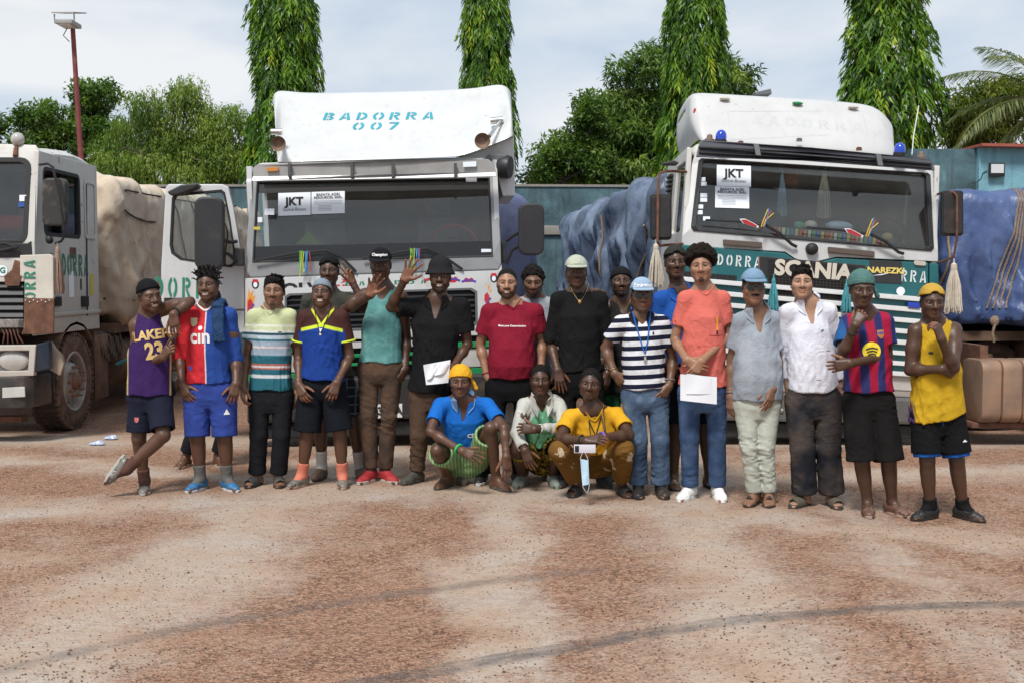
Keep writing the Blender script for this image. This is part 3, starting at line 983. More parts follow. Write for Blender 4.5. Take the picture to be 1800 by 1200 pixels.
def shoes(I,kind,m,sole=None,only=(0,1),straps=None):
 k=I['k']
 for i in only:
  a,ff,fu,fl=I['feet'][i]
  sx=-1 if i==0 else 1
  def Q(f,l,u):return a+ff*f*k+fl*l*k*sx+fu*u*k
  g=Grid(a-.27,a+.27,.0062)
  low=f_plane(a-fu*.088*k,-fu)
  if kind in('sneaker','shoe','clog','boot'):
   t_={'sneaker':.040,'shoe':.036,'clog':.044,'boot':.042}[kind]
   g.cone(Q(-.032,0,-.045),Q(.10,.008,-.055),t_,.036,.02)
   g.cone(Q(.10,.018,-.058),Q(.155,.008,-.064),.034,.027,.02)
   g.cone(Q(.10,-.014,-.058),Q(.145,-.010,-.064),.032,.024,.02)
   g.cone(Q(0,0,-.01),Q(.06,0,-.035),.046 if kind!='clog' else .042,.036,.02)
   if kind=='sneaker':g.cone(Q(-.025,0,-.02),Q(-.03,0,.012),.036,.028,.02)
   g.disp(folds(I['seed']+i,.05,.0016))
   up_=nrm(I['kn'][i]-a)
   g.cone(a+fu*.005,a+up_*.12,.038*k,.06*k,.004,sub=True)
   if kind=='clog':
    for q_ in range(4):g.ell(Q(.08+.02*(q_%2),-.03+.02*q_,-.022),(.006,)*3,0,sub=True)
  elif kind in('sandal','slide','flipflop','jelly'):
   if kind=='slide':
    g.cone(Q(.055,0,-.055),Q(.115,0,-.060),.050,.043,.0)
    g.d=np.maximum(g.d,-np.minimum(9,f_cone(np.float32(Q(.0,0,-.055)),np.float32(Q(.2,0,-.062)),.036,.030)(*g.xyz((slice(None),)*3))))
   elif kind=='sandal':
    for(f0,f1_)in((.03,.05),(.09,.11)):
     g.cone(Q(f0,-.03,-.06),Q(f1_,.0,-.018),.010,.011,.006);g.cone(Q(f1_,0,-.018),Q(f0,.034,-.06),.011,.010,.006)
    g.cone(Q(.04,0,-.02),Q(.10,0,-.028),.010,.009,.008)
    g.cone(Q(.03,-.03,-.05),Q(-.05,-.02,-.02),.009,.009,.006);g.cone(Q(.03,.03,-.05),Q(-.05,.02,-.02),.009,.009,.006);g.cone(Q(-.05,-.02,-.02),Q(-.05,.02,-.02),.010,.010,.006)
   elif kind=='flipflop':
    g.cone(Q(.035,-.034,-.066),Q(.125,.012,-.040),.008,.007,.004);g.cone(Q(.035,.036,-.066),Q(.125,.012,-.040),.008,.007,.004)
   elif kind=='jelly':
    g.cone(Q(-.034,0,-.050),Q(.10,.008,-.058),.036,.034,.02);g.cone(Q(.10,.016,-.060),Q(.152,.008,-.068),.033,.024,.02);g.cone(Q(.10,-.012,-.060),Q(.142,-.008,-.068),.031,.022,.02)
    g.cone(Q(-.03,0,-.03),Q(.04,0,-.035),.040,.036,.02)
    g.cone(a+fu*.0,a+nrm(I['kn'][i]-a)*.12,.042*k,.06*k,.004,sub=True)
    g.cone(Q(.03,0,-.01),Q(.06,0,-.018),.018,.014,.004,sub=True)
    for q_ in range(4):
     for l_ in(-1,1):g.cone(Q(.055+.024*q_,.010*l_,-.020-.005*q_),Q(.050+.024*q_,.042*l_,-.060),.0058,.0058,0,sub=True)
  X,Y,Z=g.xyz((slice(None),)*3)
  g.d=np.maximum(g.d,low(X,Y,Z))
  o=cloth_obj(I,'shoe',g,m)
  n=22;out=[]
  for j in range(n):
   an_=6.28318*j/n
   f=.055+.135*math.cos(an_);wd=.050*(1.0-.22*(math.cos(an_)<-.2))*(0.86 if abs(math.cos(an_))<.3 else 1)
   out.append((f,wd*math.sin(an_)+(.008*sx if math.cos(an_)>.3 else 0)))
  hh=.026 if kind in('sneaker','slide','clog')else .018
  mb=MB()
  mb.rings([[tuple(a+ff*f*k*q_+fl*l_*k*q_+fu*(u_)*k)for f,l_ in out]for u_,q_ in((-.088,.97),(-.084,1.0),(-.088+hh,1.0),(-.086+hh,.97))])
  sole_o=mb.build('sole',sole or m,o,smooth=True)
def f_plane(c,n):
 def fn(X,Y,Z):return((X-c[0])*n[0]+(Y-c[1])*n[1]+(Z-c[2])*n[2]).astype(np.float32)
 return fn
def head_obj(I,name,g,m,parent=None):
 V_,F_=g.mesh()
 me=np_mesh(name,I['h2w'](V_),F_)
 a=me.attributes.new('tc','FLOAT_VECTOR','POINT');a.data.foreach_set('vector',(V_/I['hk']).astype(np.float32).ravel())
 return link_mesh(name,me,m,parent or I['ob'])
def hair_mat(c,name='hair'):
 nm=name+'%d'%int(c[0]*1e5)
 if nm in MATS:return MATS[nm]
 m,t,b,out=nodes_of(nm)
 f=noise(t,objvec(t),120,4)
 L(t,ramp(t,f,[(0.3,tuple(x*.45 for x in c)),(.75,tuple(x*1.6 for x in c))]),b.inputs['Base Color'])
 b.inputs['Roughness'].default_value=.7;b.inputs['Specular IOR Level'].default_value=.15
 bump(t,b,noise(t,objvec(t),220,4,.7),.9,.01)
 MATS[nm]=m
 return m
def hair(I,kind,c,hl):
 hs=I['hk'];rg=np.random.RandomState(I['seed']+5)
 g=Grid(np.array((-.17,-.19,-.09))*hs,np.array((.17,.17,.22))*hs,.0048 if kind in('afro','dreads')else .0042)
 m=hair_mat(tuple(c))
 if kind in('short','fade','wavy','curly','thick'):
  o={'short':.007,'fade':.0035,'wavy':.012,'curly':.012,'thick':.008}[kind]
  g.ell(np.array((0,-.012,.030))*hs,np.array((.075+o*.8,.095+o,.088+o))*hs)
  if kind=='wavy':g.ell(np.array((0,.03,.095))*hs,np.array((.060,.055,.030))*hs,.03)
  if kind=='curly':
   for _ in range(150):
    v=nrm(rg.normal(size=3));v[2]=abs(v[2])if v[1]>0 else v[2]
    p=np.array((0,-.012,.030))+v*np.array((.086,.104,.10));g.ell(p*hs,(.011*rg.uniform(.7,1.3)*hs,)*3,.004)
  am,wl={'short':(.0030,.018),'fade':(.0016,.012),'wavy':(.004,.025),'curly':(.002,.02),'thick':(.0050,.016)}[kind]
  g.disp(folds(I['seed'],wl,am,(1.4,.6,.8)))
  cut=lambda X,Y,Z:(np.maximum((-.030+hl)*hs+1.28*Y,-.060*hs)-Z+.010*np.sin(X*170+2)*np.sin(X*75+Y*60))*.62
 elif kind=='afro':
  g.ell(np.array((0,-.02,.060))*hs,np.array((.118,.122,.112))*hs)
  for _ in range(420):
   v=nrm(rg.normal(size=3));p=np.array((0,-.02,.060))+v*np.array((.116,.120,.112));g.ell(p*hs,(.011*rg.uniform(.6,1.4)*hs,)*3,.003)
  g.disp(folds(I['seed'],.02,.003))
  cut=lambda X,Y,Z:(.030*hs+.62*Y-Z+.006*np.sin(X*120))*.83
 elif kind=='dreads':
  g.ell(np.array((0,-.012,.032))*hs,np.array((.082,.102,.096))*hs)
  cut=lambda X,Y,Z:(.020*hs+.66*Y-Z)*.83
  X,Y,Z=g.xyz((slice(None),)*3);g.d=np.maximum(g.d,cut(X,Y,Z).astype(np.float32))
  for _ in range(120):
   v=nrm(rg.normal(size=3)+np.array((0,0,.5)))
   if v[2]<.05+.5*v[1]:continue
   p=np.array((0,-.012,.032))+v*np.array((.078,.098,.092))
   e=p+nrm(v+rg.normal(size=3)*.45+np.array((0,0,.1)))*rg.uniform(.025,.055)
   e2=e+nrm(e-p+rg.normal(size=3)*.03+np.array((0,.0,-.03)))*.012
   g.cone(p*hs,e*hs,.0062*hs,.0055*hs,.003);g.cone(e*hs,e2*hs,.0055*hs,.0045*hs,.002)
  return head_obj(I,'hair',g,m)
 X,Y,Z=g.xyz((slice(None),)*3)
 g.d=-smin(-g.d,-np.broadcast_to(cut(X,Y,Z).astype(np.float32),g.d.shape),.032 if kind=='short' else .02 if kind=='thick' else .008)
 if kind=='thick':
  def hc(p,q_,r0,r1):g.cone(np.array(p)*hs,np.array(q_)*hs,r0*hs,r1*hs,.007)
  g.ell(np.array((0,-.005,.075))*hs,np.array((.070,.080,.056))*hs,.02)
  for q_ in range(24):
   x_=-.056+.112*q_/23;up_=.018*math.sin(q_*.9+I['seed'])+rg.uniform(-.006,.010)
   hc((x_*.8-.012,.015,.112-x_*x_*6),(x_+.014+rg.normal()*.005,.082-x_*x_*5,.088-x_*x_*2+up_*.6),.014,.0050)
   hc((x_*.8,-.03,.112-x_*x_*5),(x_+.012+rg.normal()*.010,.045,.126-x_*x_*6+abs(up_)*.6),.014,.0065)
  for sx in(-1,1):
   for q_ in range(9):
    b_=-.085+.0135*q_
    hc((sx*.060,b_,.085),(sx*(.0775+rg.normal()*.0015),b_+.008,(-.012 if-.03<b_<.02 else-.03 if b_<-.03 else .03)+rg.uniform(-.008,.008)),.013,.0050)
  g.disp(folds(I['seed']+2,.018,.0028,(1.3,.7,.8)))
  return head_obj(I,'hair',g,m)
 g.sub(f_ell(np.array((0,.10,-.02))*hs,np.array((.060,.072,.082))*hs),np.array((-.1,0,-.15))*hs,np.array((.1,.2,.1))*hs)
 return head_obj(I,'hair',g,m)
def hat(I,kind,m,m2=None,back=False,tilt=0.0,lift=0.0):
 hs=I['hk']
 g=Grid(np.array((-.16,-.24,-.10))*hs,np.array((.16,.25,.20))*hs,.0052)
 def v(*q):return np.array(q)*hs
 X,Y,Z=g.xyz((slice(None),)*3)
 if kind=='cap':
  sg=-1 if back else 1
  g.ell(v(0,-.010,.040+lift),v(.090,.108,.096))
  g.disp(folds(I['seed'],.07,.0016))
  cut=(.048+lift)*hs+(.10 if not back else .22)*Y-Z
  g.d=np.maximum(g.d,cut.astype(np.float32))
  if back:g.ell(v(0,.10,.062),v(.034,.05,.026),.004,sub=True)
  b=Grid(v(-.12,-.25,-.02),v(.12,.25,.14),.005)
  fn=f_ell(v(0,sg*.095,.046+lift),v(.078,.098,.030));fn2=f_ell(v(0,sg*.095,.040+lift),v(.078,.098,.030))
  bx,by,bz=b.xyz((slice(None),)*3)
  slope=-.18
  zz=bz-slope*(by*sg-.08*hs)-0.9*bx*bx*-1.4
  d1=np.sqrt((bx/(.080*hs))**2+((by*sg-.085*hs)/(.098*hs))**2)-1
  b.d=np.maximum(np.maximum(d1*.08*hs,np.abs(zz-(.054+lift+(.0 if not back else-.012))*hs)-.0048),-(by*sg-.03*hs)).astype(np.float32)
  o=head_obj(I,'cap',g,m);head_obj(I,'brim',b,m2 or m,o)
  V_,F_=None,None
  return o
 if kind=='bucket':
  g.ell(v(0,-.008,.045),v(.092,.108,.098))
  g.cone(v(0,-.005,.045),v(0,-.005,.075),.100*hs,.093*hs,.01)
  rr=np.sqrt(X*X+(Y*.93)**2)
  d=np.maximum(np.maximum((rr-(.122*hs-(Z-.018*hs)*.62))*.8,.018*hs+.05*Y-Z),Z-.075*hs)
  g.d=np.maximum(smin(g.d,d.astype(np.float32),.006),(.018*hs+.05*Y-Z).astype(np.float32))
  g.disp(folds(I['seed'],.05,.002))
  g.ell(v(0,0,.0),v(.108,.118,.040),.0,sub=True)
 if kind in('beanie','wrap','band','durag'):
  o_={'beanie':.012,'wrap':.014,'band':.009,'durag':.008}[kind]
  g.ell(v(0,-.012,.032+lift),v(.076+o_,.096+o_,.088+o_*1.4))
  if kind=='wrap':
   g.ell(v(0,-.030,.050),v(.088,.102,.088),.02)
   g.disp(folds(I['seed'],.035,.0042,(.5,.5,1.6)))
  else:g.disp(folds(I['seed'],.05,.0016))
  cut=(.030+tilt)*hs+.36*Y-Z
  if kind=='wrap':cut=(.026+tilt)*hs+.30*Y-Z
  g.d=np.maximum(g.d,(cut*.93).astype(np.float32))
  if kind=='wrap':
   sd=I['s'].get('knot',1)
   g.cone(v(.088*sd,-.045,.0),v(.104*sd,-.04,-.018),.018*hs,.016*hs,.008)
   g.cone(v(.104*sd,-.04,-.018),v(.120*sd,-.045,-.052),.014*hs,.018*hs,.006)
 return head_obj(I,{'bucket':'bucket_hat','beanie':'beanie','wrap':'headwrap','band':'bandana','durag':'durag'}[kind],g,m)
def shades(I,tint=(0.01,0.012,0.014)):
 hs=I['hk'];mb=MB()
 for sx in(-1,1):
  pts=rrect(-.027,.027,-.017,.017,.012)
  fr=[(sx*.034+a,.104-abs(a+sx*.034)*.10,.006+c)for a,c in pts]
  bk=[(x,y-.005,z)for x,y,z in fr]
  mb.rings([bk,fr])
  mb.tube([(sx*.060,.098,.012),(sx*.080,.05,.010),(sx*.083,-.02,.004)],.003,6)
 mb.tube([(-.012,.106,.012),(0,.108,.014),(.012,.106,.012)],.003,6)
 mb.v=[tuple(q)for q in I['h2w'](np.array(mb.v)*hs)]
 return mb.build('sunglasses',mat('sunglass',tint,.12,0,0,spec=.7),I['ob'])
def strand(I,name,pts,r,m,n=6,parent=None):
 return MB().tube([tuple(p)for p in pts],r,n).build(name,m,parent or I['ob'],smooth=True)
def neckchain(I,drop,m,r=.0022,spread=.075,pend=None,push=.016):
 """a cord round the neck that hangs on the chest"""
 N0,A,U,V,k=I['N0'],I['A'],I['U'],I['V'],I['k']
 o=I['top']
 bvh=BVHTree.FromPolygons([q.co.copy()for q in o.data.vertices],[tuple(p.vertices)for p in o.data.polygons])
 me=I['ob'].data
 b2=BVHTree.FromPolygons([q.co.copy()for q in me.vertices],[tuple(p.vertices)for p in me.polygons])
 pts=[]
 for j in range(17):
  f=j/16.0;x=(f-.5)*2
  y=-drop*(1-abs(x)**1.15)+.045*abs(x)**3
  p=N0+U*x*spread*k+A*y
  z=0
  for b_ in(bvh,b2):
   h=b_.ray_cast(Vector(p+V*.5),Vector(-V),1.0)
   if h[0]is not None:z=max(z,(np.array(h[0])-p)@V)
  pts.append(p+V*(z+r+.002))
 strand(I,'necklace',pts,r,m)
 return pts[8]
def print_on(I,name,VF,u,t,m,target=None,rot=0.0,off=.0035):
 """flat print on the front of the shirt at (sideways, above the hip line)"""
 A,U,V=I['A'],I['U'],I['V']
 c,s_=math.cos(R(rot)),math.sin(R(rot))
 uu,vv=U*c+A*s_,A*c-U*s_
 target=target or I['top']
 return onto(name,VF,(I['hipc']+U*u+A*t,uu,vv),target,m,target,off)
def bracelet(I,i,m,f=.06,r=.038,th=.006,name='bracelet'):
 w,e=I['wr'][i],I['el'][i];d=nrm(e-w);c=w+d*f
 u=nrm(np.cross(d,(0.3,1,.2)));v=np.cross(d,u)
 mb=MB();mb.tube([tuple(c+(u*math.cos(a)+v*math.sin(a))*r)for a in np.linspace(0,6.28318,19)],th,6,False)
 return mb.build(name,m,I['ob'],smooth=True)
def neck_trim(I,m,r=.006,rho=.074):
 o=I['top'];bvh=BVHTree.FromPolygons([q.co.copy()for q in o.data.vertices],[tuple(p.vertices)for p in o.data.polygons])
 pts=[]
 for a in np.linspace(0,6.28318,29):
  p=I['N0']+(I['U']*math.cos(a)+I['V']*math.sin(a))*rho*I['k']+I['V']*.008
  h=bvh.ray_cast(Vector(p+I['A']*.12),Vector(-I['A']),.3)
  if h[0]is not None:pts.append(np.array(h[0])+I['A']*r*.3)
 if len(pts)>12:
  pts=[(pts[i-1]+pts[i]*2+pts[(i+1)%len(pts)])/4 for i in range(len(pts))]
  MB().tube([tuple(q)for q in pts+pts[:1]],r,6,False).build('neck_trim',m,o,smooth=True)
  # ground: laterite chippings with pale dusty wheel tracks
def ground_material():
 m,t,b,out=nodes_of('laterite_ground')
 g=N(t,'NewGeometry').outputs['Position']
 x,y,z=sep3(t,g)
 wob=math1(t,'MULTIPLY',math1(t,'SUBTRACT',noise(t,g,0.9,5,.6),.5),1.5)
 wob2=math1(t,'MULTIPLY',math1(t,'SUBTRACT',noise(t,g,3.5,4,.6),.5),.5)
 w=math1(t,'ADD',wob,wob2)
 def band(p0,p1,half,soft):
  a,c=ground_at(*p0),ground_at(*p1)
  d=nrm2(c-a);n=(-d[1],d[0])
  q=math1(t,'ADD',math1(t,'MULTIPLY',x,n[0]),math1(t,'MULTIPLY',y,n[1]))
  q=math1(t,'ADD',math1(t,'SUBTRACT',q,float(a[0]*n[0]+a[1]*n[1])),w)
  q=math1(t,'ABSOLUTE',q)
  r=N(t,'MapRange',interpolation_type='SMOOTHSTEP',clamp=True);L(t,q,r.inputs['Value'])
  r.inputs['From Min'].default_value=half+soft;r.inputs['From Max'].default_value=half-soft
  r.inputs['To Min'].default_value=0;r.inputs['To Max'].default_value=1
  return r.outputs['Result']
 tr=band((120,1130),(560,850),.52,.35)
 for args in(((905,1190),(880,860),.24,.2),((1330,1180),(1235,890),.40,.35),((-200,905),(900,862),.35,.35),((900,880),(1900,960),.22,.25),((-100,775),(1900,775),.45,.4),((1750,1190),(1500,900),.12,.25)):
  tr=math1(t,'MAXIMUM',tr,band(*args))
 patch=noise(t,g,.55,6,.6)
 pm=ramp(t,patch,[(.52,0),(.70,.6)])
 tr=math1(t,'MAXIMUM',math1(t,'MULTIPLY',tr,.8),pm)
 vo=N(t,'TexVoronoi');vo.inputs['Scale'].default_value=62;L(t,g,vo.inputs['Vector'])
 vo2=N(t,'TexVoronoi');vo2.inputs['Scale'].default_value=130;L(t,g,vo2.inputs['Vector'])
 chip=ramp(t,sepc(t,vo.outputs['Color']),[(0,(.035,.018,.013)),(.30,(.07,.034,.023)),(.42,(.22,.108,.068)),(.70,(.35,.19,.125)),(1,(.47,.31,.21))])
 chip2=ramp(t,sepc(t,vo2.outputs['Color']),[(0,(0.086,0.040,0.026)),(.5,(0.292,0.160,0.100)),(1,(0.430,0.280,0.185))])
 chips=mixc(t,.4,chip,chip2)
 chips=mixc(t,ramp(t,noise(t,g,2.2,5,.7),[(.35,0),(.75,.55)]),chips,(0.370,0.212,0.142))
 dustc=ramp(t,noise(t,g,1.6,6,.6),[(.3,(.39,.28,.20)),(.5,(.42,.34,.27)),(.72,(.42,.385,.345))])
 dustc=mixc(t,ramp(t,noise(t,g,26,4,.7),[(.52,0),(.72,.5)]),dustc,(.21,.125,.082))
 edge=noise(t,g,14,5,.75)
 f=math1(t,'ADD',tr,math1(t,'MULTIPLY',math1(t,'SUBTRACT',edge,.5),.9),True)
 c=mixc(t,f,chips,dustc)
 def mark(cx,cy,rad,half):
  d=N(t,'VectorMath',operation='DISTANCE');L(t,g,d.inputs[0]);d.inputs[1].default_value=(cx,cy,0)
  q=math1(t,'ABSOLUTE',math1(t,'ADD',math1(t,'SUBTRACT',d.outputs['Value'],rad),math1(t,'MULTIPLY',math1(t,'SUBTRACT',noise(t,g,1.5,3),.5),.12)))
  r=N(t,'MapRange',interpolation_type='SMOOTHSTEP',clamp=True);L(t,q,r.inputs['Value'])
  r.inputs['From Min'].default_value=half;r.inputs['From Max'].default_value=half*.2;r.inputs['To Max'].default_value=.9
  return math1(t,'MULTIPLY',r.outputs['Result'],ramp(t,noise(t,g,7,4,.7),[(.3,.15),(.65,1)]))
 def circ(a,b_,c_):
  (ax,ay),(bx_,by),(cx,cy)=[ground_at(*q)[:2]for q in(a,b_,c_)]
  d=2*(ax*(by-cy)+bx_*(cy-ay)+cx*(ay-by))
  ux=((ax*ax+ay*ay)*(by-cy)+(bx_*bx_+by*by)*(cy-ay)+(cx*cx+cy*cy)*(ay-by))/d
  uy=((ax*ax+ay*ay)*(cx-bx_)+(bx_*bx_+by*by)*(ax-cx)+(cx*cx+cy*cy)*(bx_-ax))/d
  return float(ux),float(uy),float(math.hypot(ax-ux,ay-uy))
 for pts,hw,st,(xa,xb)in((((700,1192),(1400,1088),(1790,1062)),.085,1.0,(-9,-8)),(((705,1180),(1400,1080),(1790,1057)),.03,.8,(-9,-8)),(((20,1178),(520,1066),(1000,1005)),.10,.65,(.9,.2))):
  ux,uy,rr_=circ(*pts)
  r=N(t,'MapRange',clamp=True);L(t,x,r.inputs['Value']);r.inputs['From Min'].default_value=xa;r.inputs['From Max'].default_value=xb
  c=mixc(t,math1(t,'MULTIPLY',math1(t,'MULTIPLY',mark(ux,uy,rr_,hw),st),r.outputs['Result']),c,(.10,.09,.085))
 L(t,c,b.inputs['Base Color'])
 b.inputs['Roughness'].default_value=.95
 b.inputs['Specular IOR Level'].default_value=.15
 hgt=math1(t,'ADD',math1(t,'MULTIPLY',vo.outputs['Distance'],math1(t,'SUBTRACT',1.0,math1(t,'MULTIPLY',f,.8))),math1(t,'MULTIPLY',noise(t,g,6,6,.65),.8))
 bump(t,b,hgt,.7,.02)
 return m
def sep3(t,v):
 s_=N(t,'SeparateXYZ');L(t,v,s_.inputs[0]);return s_.outputs
def sepc(t,c):
 s_=N(t,'SeparateColor');L(t,c,s_.inputs[0]);return s_.outputs[0]
def nrm2(v):
 v=np.array(v[:2]);return v/np.linalg.norm(v)
mb=MB()
xs=[-220,-90,-40,-20]+[-14+.5*i for i in range(57)]+[20,40,90,220]
ys=[-60,-20,-4]+[.5*i for i in range(5,56)]+[34,60,120,320]
rg0=random.Random(4)
def gz(x,y):
 if abs(x)>13 or y>26 or y<2.5:return 0.0
 e=max(0.0,min(1,(7.6-y)/1.5))
 return e*(.012*math.sin(x*1.7+y)+.01*math.sin(y*2.9-x*.8))
V_=[(x,y,gz(x,y))for y in ys for x in xs]
nx=len(xs)
F_=[(j*nx+i,j*nx+i+1,(j+1)*nx+i+1,(j+1)*nx+i)for j in range(len(ys)-1)for i in range(nx-1)]
gr=link_mesh('ground',np_mesh('ground',V_,F_),ground_material())
tag(gr,kind='structure')
def gravel():
 rg=np.random.RandomState(2)
 n=13000
 V_,F_=[],[]
 k=0
 for _ in range(n):
  y=4.4+7.0*rg.rand()**1.3;x=(rg.rand()-.5)*y*1.0
  s_=rg.uniform(.003,.0065)*(1.9 if rg.rand()<.02 else 1)
  z=gz(x,y)
  P=rg.normal(size=(6,3))*.18
  B=np.array(((1,0,.2),(-1,0,.2),(0,1,.2),(0,-1,.2),(0,0,.8),(0,0,-.4)))+P
  V_.append(B*s_+(x,y,z));
  F_.append(np.array(((0,2,4),(2,1,4),(1,3,4),(3,0,4),(2,0,5),(1,2,5),(3,1,5),(0,3,5)))+k);k+=6
 me=np_mesh('gravel',np.concatenate(V_),np.concatenate(F_),False)
 m,t,b,out=nodes_of('chipping_stone')
 f=noise(t,N(t,'NewGeometry').outputs['Position'],30,2)
 L(t,ramp(t,f,[(.38,(.085,.042,.030)),(.52,(.20,.11,.07)),(.70,(.44,.32,.23))]),b.inputs['Base Color']);b.inputs['Roughness'].default_value=.95
 tag(link_mesh('gravel',me,m),'loose reddish stone chippings scattered over the yard','gravel',kind='stuff')
gravel()
# compound wall and blue building
def wall_mat(name,cols,stain=1.0):
 m,t,b,out=nodes_of(name)
 g=objvec(t)
 s_=N(t,'Mapping');s_.inputs['Scale'].default_value=(1.0,1.0,.75);L(t,g,s_.inputs['Vector'])
 f=noise(t,s_.outputs[0],1.6,8,.65,.6)
 c=ramp(t,f,[(.28,cols[0]),(.45,cols[1]),(.62,cols[2]),(.8,cols[3])])
 s2=N(t,'Mapping');s2.inputs['Scale'].default_value=(7,7,.5);L(t,g,s2.inputs['Vector'])
 c=mixc(t,ramp(t,noise(t,s2.outputs[0],1.0,5,.6),[(.52,0),(.72,.55*stain)]),c,(.045,.05,.05))
 L(t,c,b.inputs['Base Color']);b.inputs['Roughness'].default_value=.9
 bump(t,b,noise(t,g,9,8,.7),.4,.03)
 return m
WALLM=wall_mat('weathered_blue_render',[(.022,.036,.042),(.05,.095,.11),(.09,.17,.195),(.26,.40,.46)])
BLUEM=wall_mat('pale_blue_render',[(.12,.25,.30),(.17,.36,.43),(.22,.44,.51),(.38,.55,.60)],.45)
COPING=mat('old_concrete',(.26,.24,.21),.9,var=.3,vscale=3,dirt=.5,dirtcol=(.10,.09,.08),bmp=.4,bscale=14)
def wall_run(name,x0,y0,x1,y1,pts,m,label,th=.2,cat='wall'):
 """pts: heights along the run (0..1, z)"""
 d=Vector((x1-x0,y1-y0,0));Ln=d.length;d.normalize();n=Vector((-d.y,d.x,0))
 o=empty(name,(x0,y0,0),(0,0,math.atan2(d.y,d.x)));tag(o,label,cat)
 b=MB();cp=MB()
 for(a,za),(c,zc)in zip(pts[:-1],pts[1:]):
  b.hexa([(a*Ln,0,0),(c*Ln,0,0),(c*Ln,th,0),(a*Ln,th,0)],[(a*Ln,0,za),(c*Ln,0,zc),(c*Ln,th,zc),(a*Ln,th,za)])
  cp.hexa([(a*Ln,-.03,za+.002),(c*Ln,-.03,zc+.002),(c*Ln,th+.03,zc+.002),(a*Ln,th+.03,za+.002)],[(a*Ln,-.03,za+.05),(c*Ln,-.03,zc+.05),(c*Ln,th+.03,zc+.05),(a*Ln,th+.03,za+.05)])
 b.build('render_face',m,o);cp.build('coping',COPING,o)
 return o
WY=24.0
def wz(px,py):return float(at(px,py,WY)[2])
xl,xm,xr=float(at(-150,400,WY)[0]),float(at(985,400,WY)[0]),float(at(1250,400,WY)[0])
w1=wall_run('compound_wall',xl,WY,xr+9,WY,[(0,wz(-150,330)),(.45,wz(420,328)),(.63,wz(960,330)),(.72,wz(1250,312)),(1,wz(1250,312))],WALLM,'weathered blue-green compound wall behind the parked trucks')
pl=MB();x_=float(at(1042,390,WY)[0])-xl
pl.box(x_-.13,x_+.13,-.12,-.004,0,wz(1042,378)).build('pier',COPING,w1,bevel=.01)
rl=MB();za,zb=wz(985,413),wz(985,397)
rl.box(float(at(945,400,WY)[0])-xl,float(at(1180,400,WY)[0])-xl,-.07,-.003,za,zb).build('ledge',COPING,w1,bevel=.01)
BY=21.0
bx0,bx1=float(at(1600,300,BY)[0]),float(at(1900,300,BY)[0])
bld=empty('building',((bx0+bx1)/2,BY,0));tag(bld,'small pale blue rendered building with red roof edge','building')
def bz(py):return float(at(1700,py,BY)[2])
h2=(bx1-bx0)/2+1
xm2=float(at(1716,300,BY)[0])-(bx0+bx1)/2
MB().box(-h2+1,xm2,0.0,.22,0,bz(262)).build('side_wall',WALLM,bld)
MB().box(xm2+.002,h2,-.12,6,0,bz(260)).build('wall',BLUEM,bld)
MB().hexa([(xm2-.05,-.35,bz(261)),(h2+.3,-.35,bz(266)),(h2+.3,6.3,bz(258)),(xm2-.05,6.3,bz(252))],[(xm2-.05,-.35,bz(256)),(h2+.3,-.35,bz(261)),(h2+.3,6.3,bz(252)),(xm2-.05,6.3,bz(246))]).build('roof',mat('red_roof_sheet',(.30,.075,.05),.7,dirt=.3),bld)
fc=at(1752,299,BY-.2)
fl=empty('floodlight',tuple(fc));tag(fl,'small black floodlight on the pale blue building','lamp')
MB().box(-.14,.14,-.03,.03,-.125,.125).build('housing',mat('black_metal',(.012,.012,.013),.5),fl,bevel=.008)
MB().box(-.115,.115,-.036,-.031,-.06,.10).build('lens',mat('lamp_lens',(.6,.62,.64),.25,var=0),fl)
MB().tube([(.02,.03,-.02),(.02,.09,-.02)],.02).build('bracket',mat('black_metal',None),fl)
MB().tube([(-.14,.06,0),(-.22,.07,-.05),(-.25,.075,-.15),(-.33,.075,-.22),(-.4,.077,-.24)],.007,5).build('cable',mat('black_metal',None),fl,smooth=True)
# trees
def leaf_mat(name,stops,trans=.35):
 m,t,b,out=nodes_of(name)
 a=N(t,'Attribute',attribute_name='lc')
 c=ramp(t,a.outputs['Fac'],stops)
 L(t,c,b.inputs['Base Color']);b.inputs['Roughness'].default_value=.42;b.inputs['Specular IOR Level'].default_value=.35
 tr=N(t,'BsdfTranslucent');L(t,mixc(t,1.0,c,(1.3,1.5,.6),'MULTIPLY'),tr.inputs['Color'])
 mxs=N(t,'MixShader');mxs.inputs[0].default_value=trans
 L(t,b.outputs[0],mxs.inputs[1]);L(t,tr.outputs[0],mxs.inputs[2]);L(t,mxs.outputs[0],out.inputs['Surface'])
 return m
BARK=mat('bark',(.11,.085,.065),.95,var=.3,vscale=12,bmp=.6,bscale=20)
def leaf_mesh(name,C,Dv,Nv,ln,wd,lc):
 """leaves: base C, direction Dv, normal Nv, length, width; two bent quads each"""
 S=np.cross(Dv,Nv);S/=np.linalg.norm(S,axis=1,keepdims=True)+1e-9
 Nn=np.cross(S,Dv)
 ln,wd=ln[:,None],wd[:,None]
 p0=C;p3=C+Dv*ln-Nn*ln*.12
 mid=C+Dv*ln*.45+Nn*ln*.06
 a,b=mid-S*wd/2,mid+S*wd/2
 V_=np.stack([p0,a,p3,b],1).reshape(-1,3)
 F_=np.arange(len(V_)).reshape(-1,4)
 me=np_mesh(name,V_,F_,False)
 at_=me.attributes.new('lc','FLOAT','POINT');at_.data.foreach_set('value',np.repeat(lc,4).astype(np.float32))
 return me
def unit(v):return v/(np.linalg.norm(v,axis=-1,keepdims=True)+1e-9)
ASHOKA=leaf_mat('ashoka_leaf',[(0,(.022,.060,.008)),(.35,(.09,.20,.018)),(.7,(.22,.36,.03)),(1,(.42,.46,.035))])
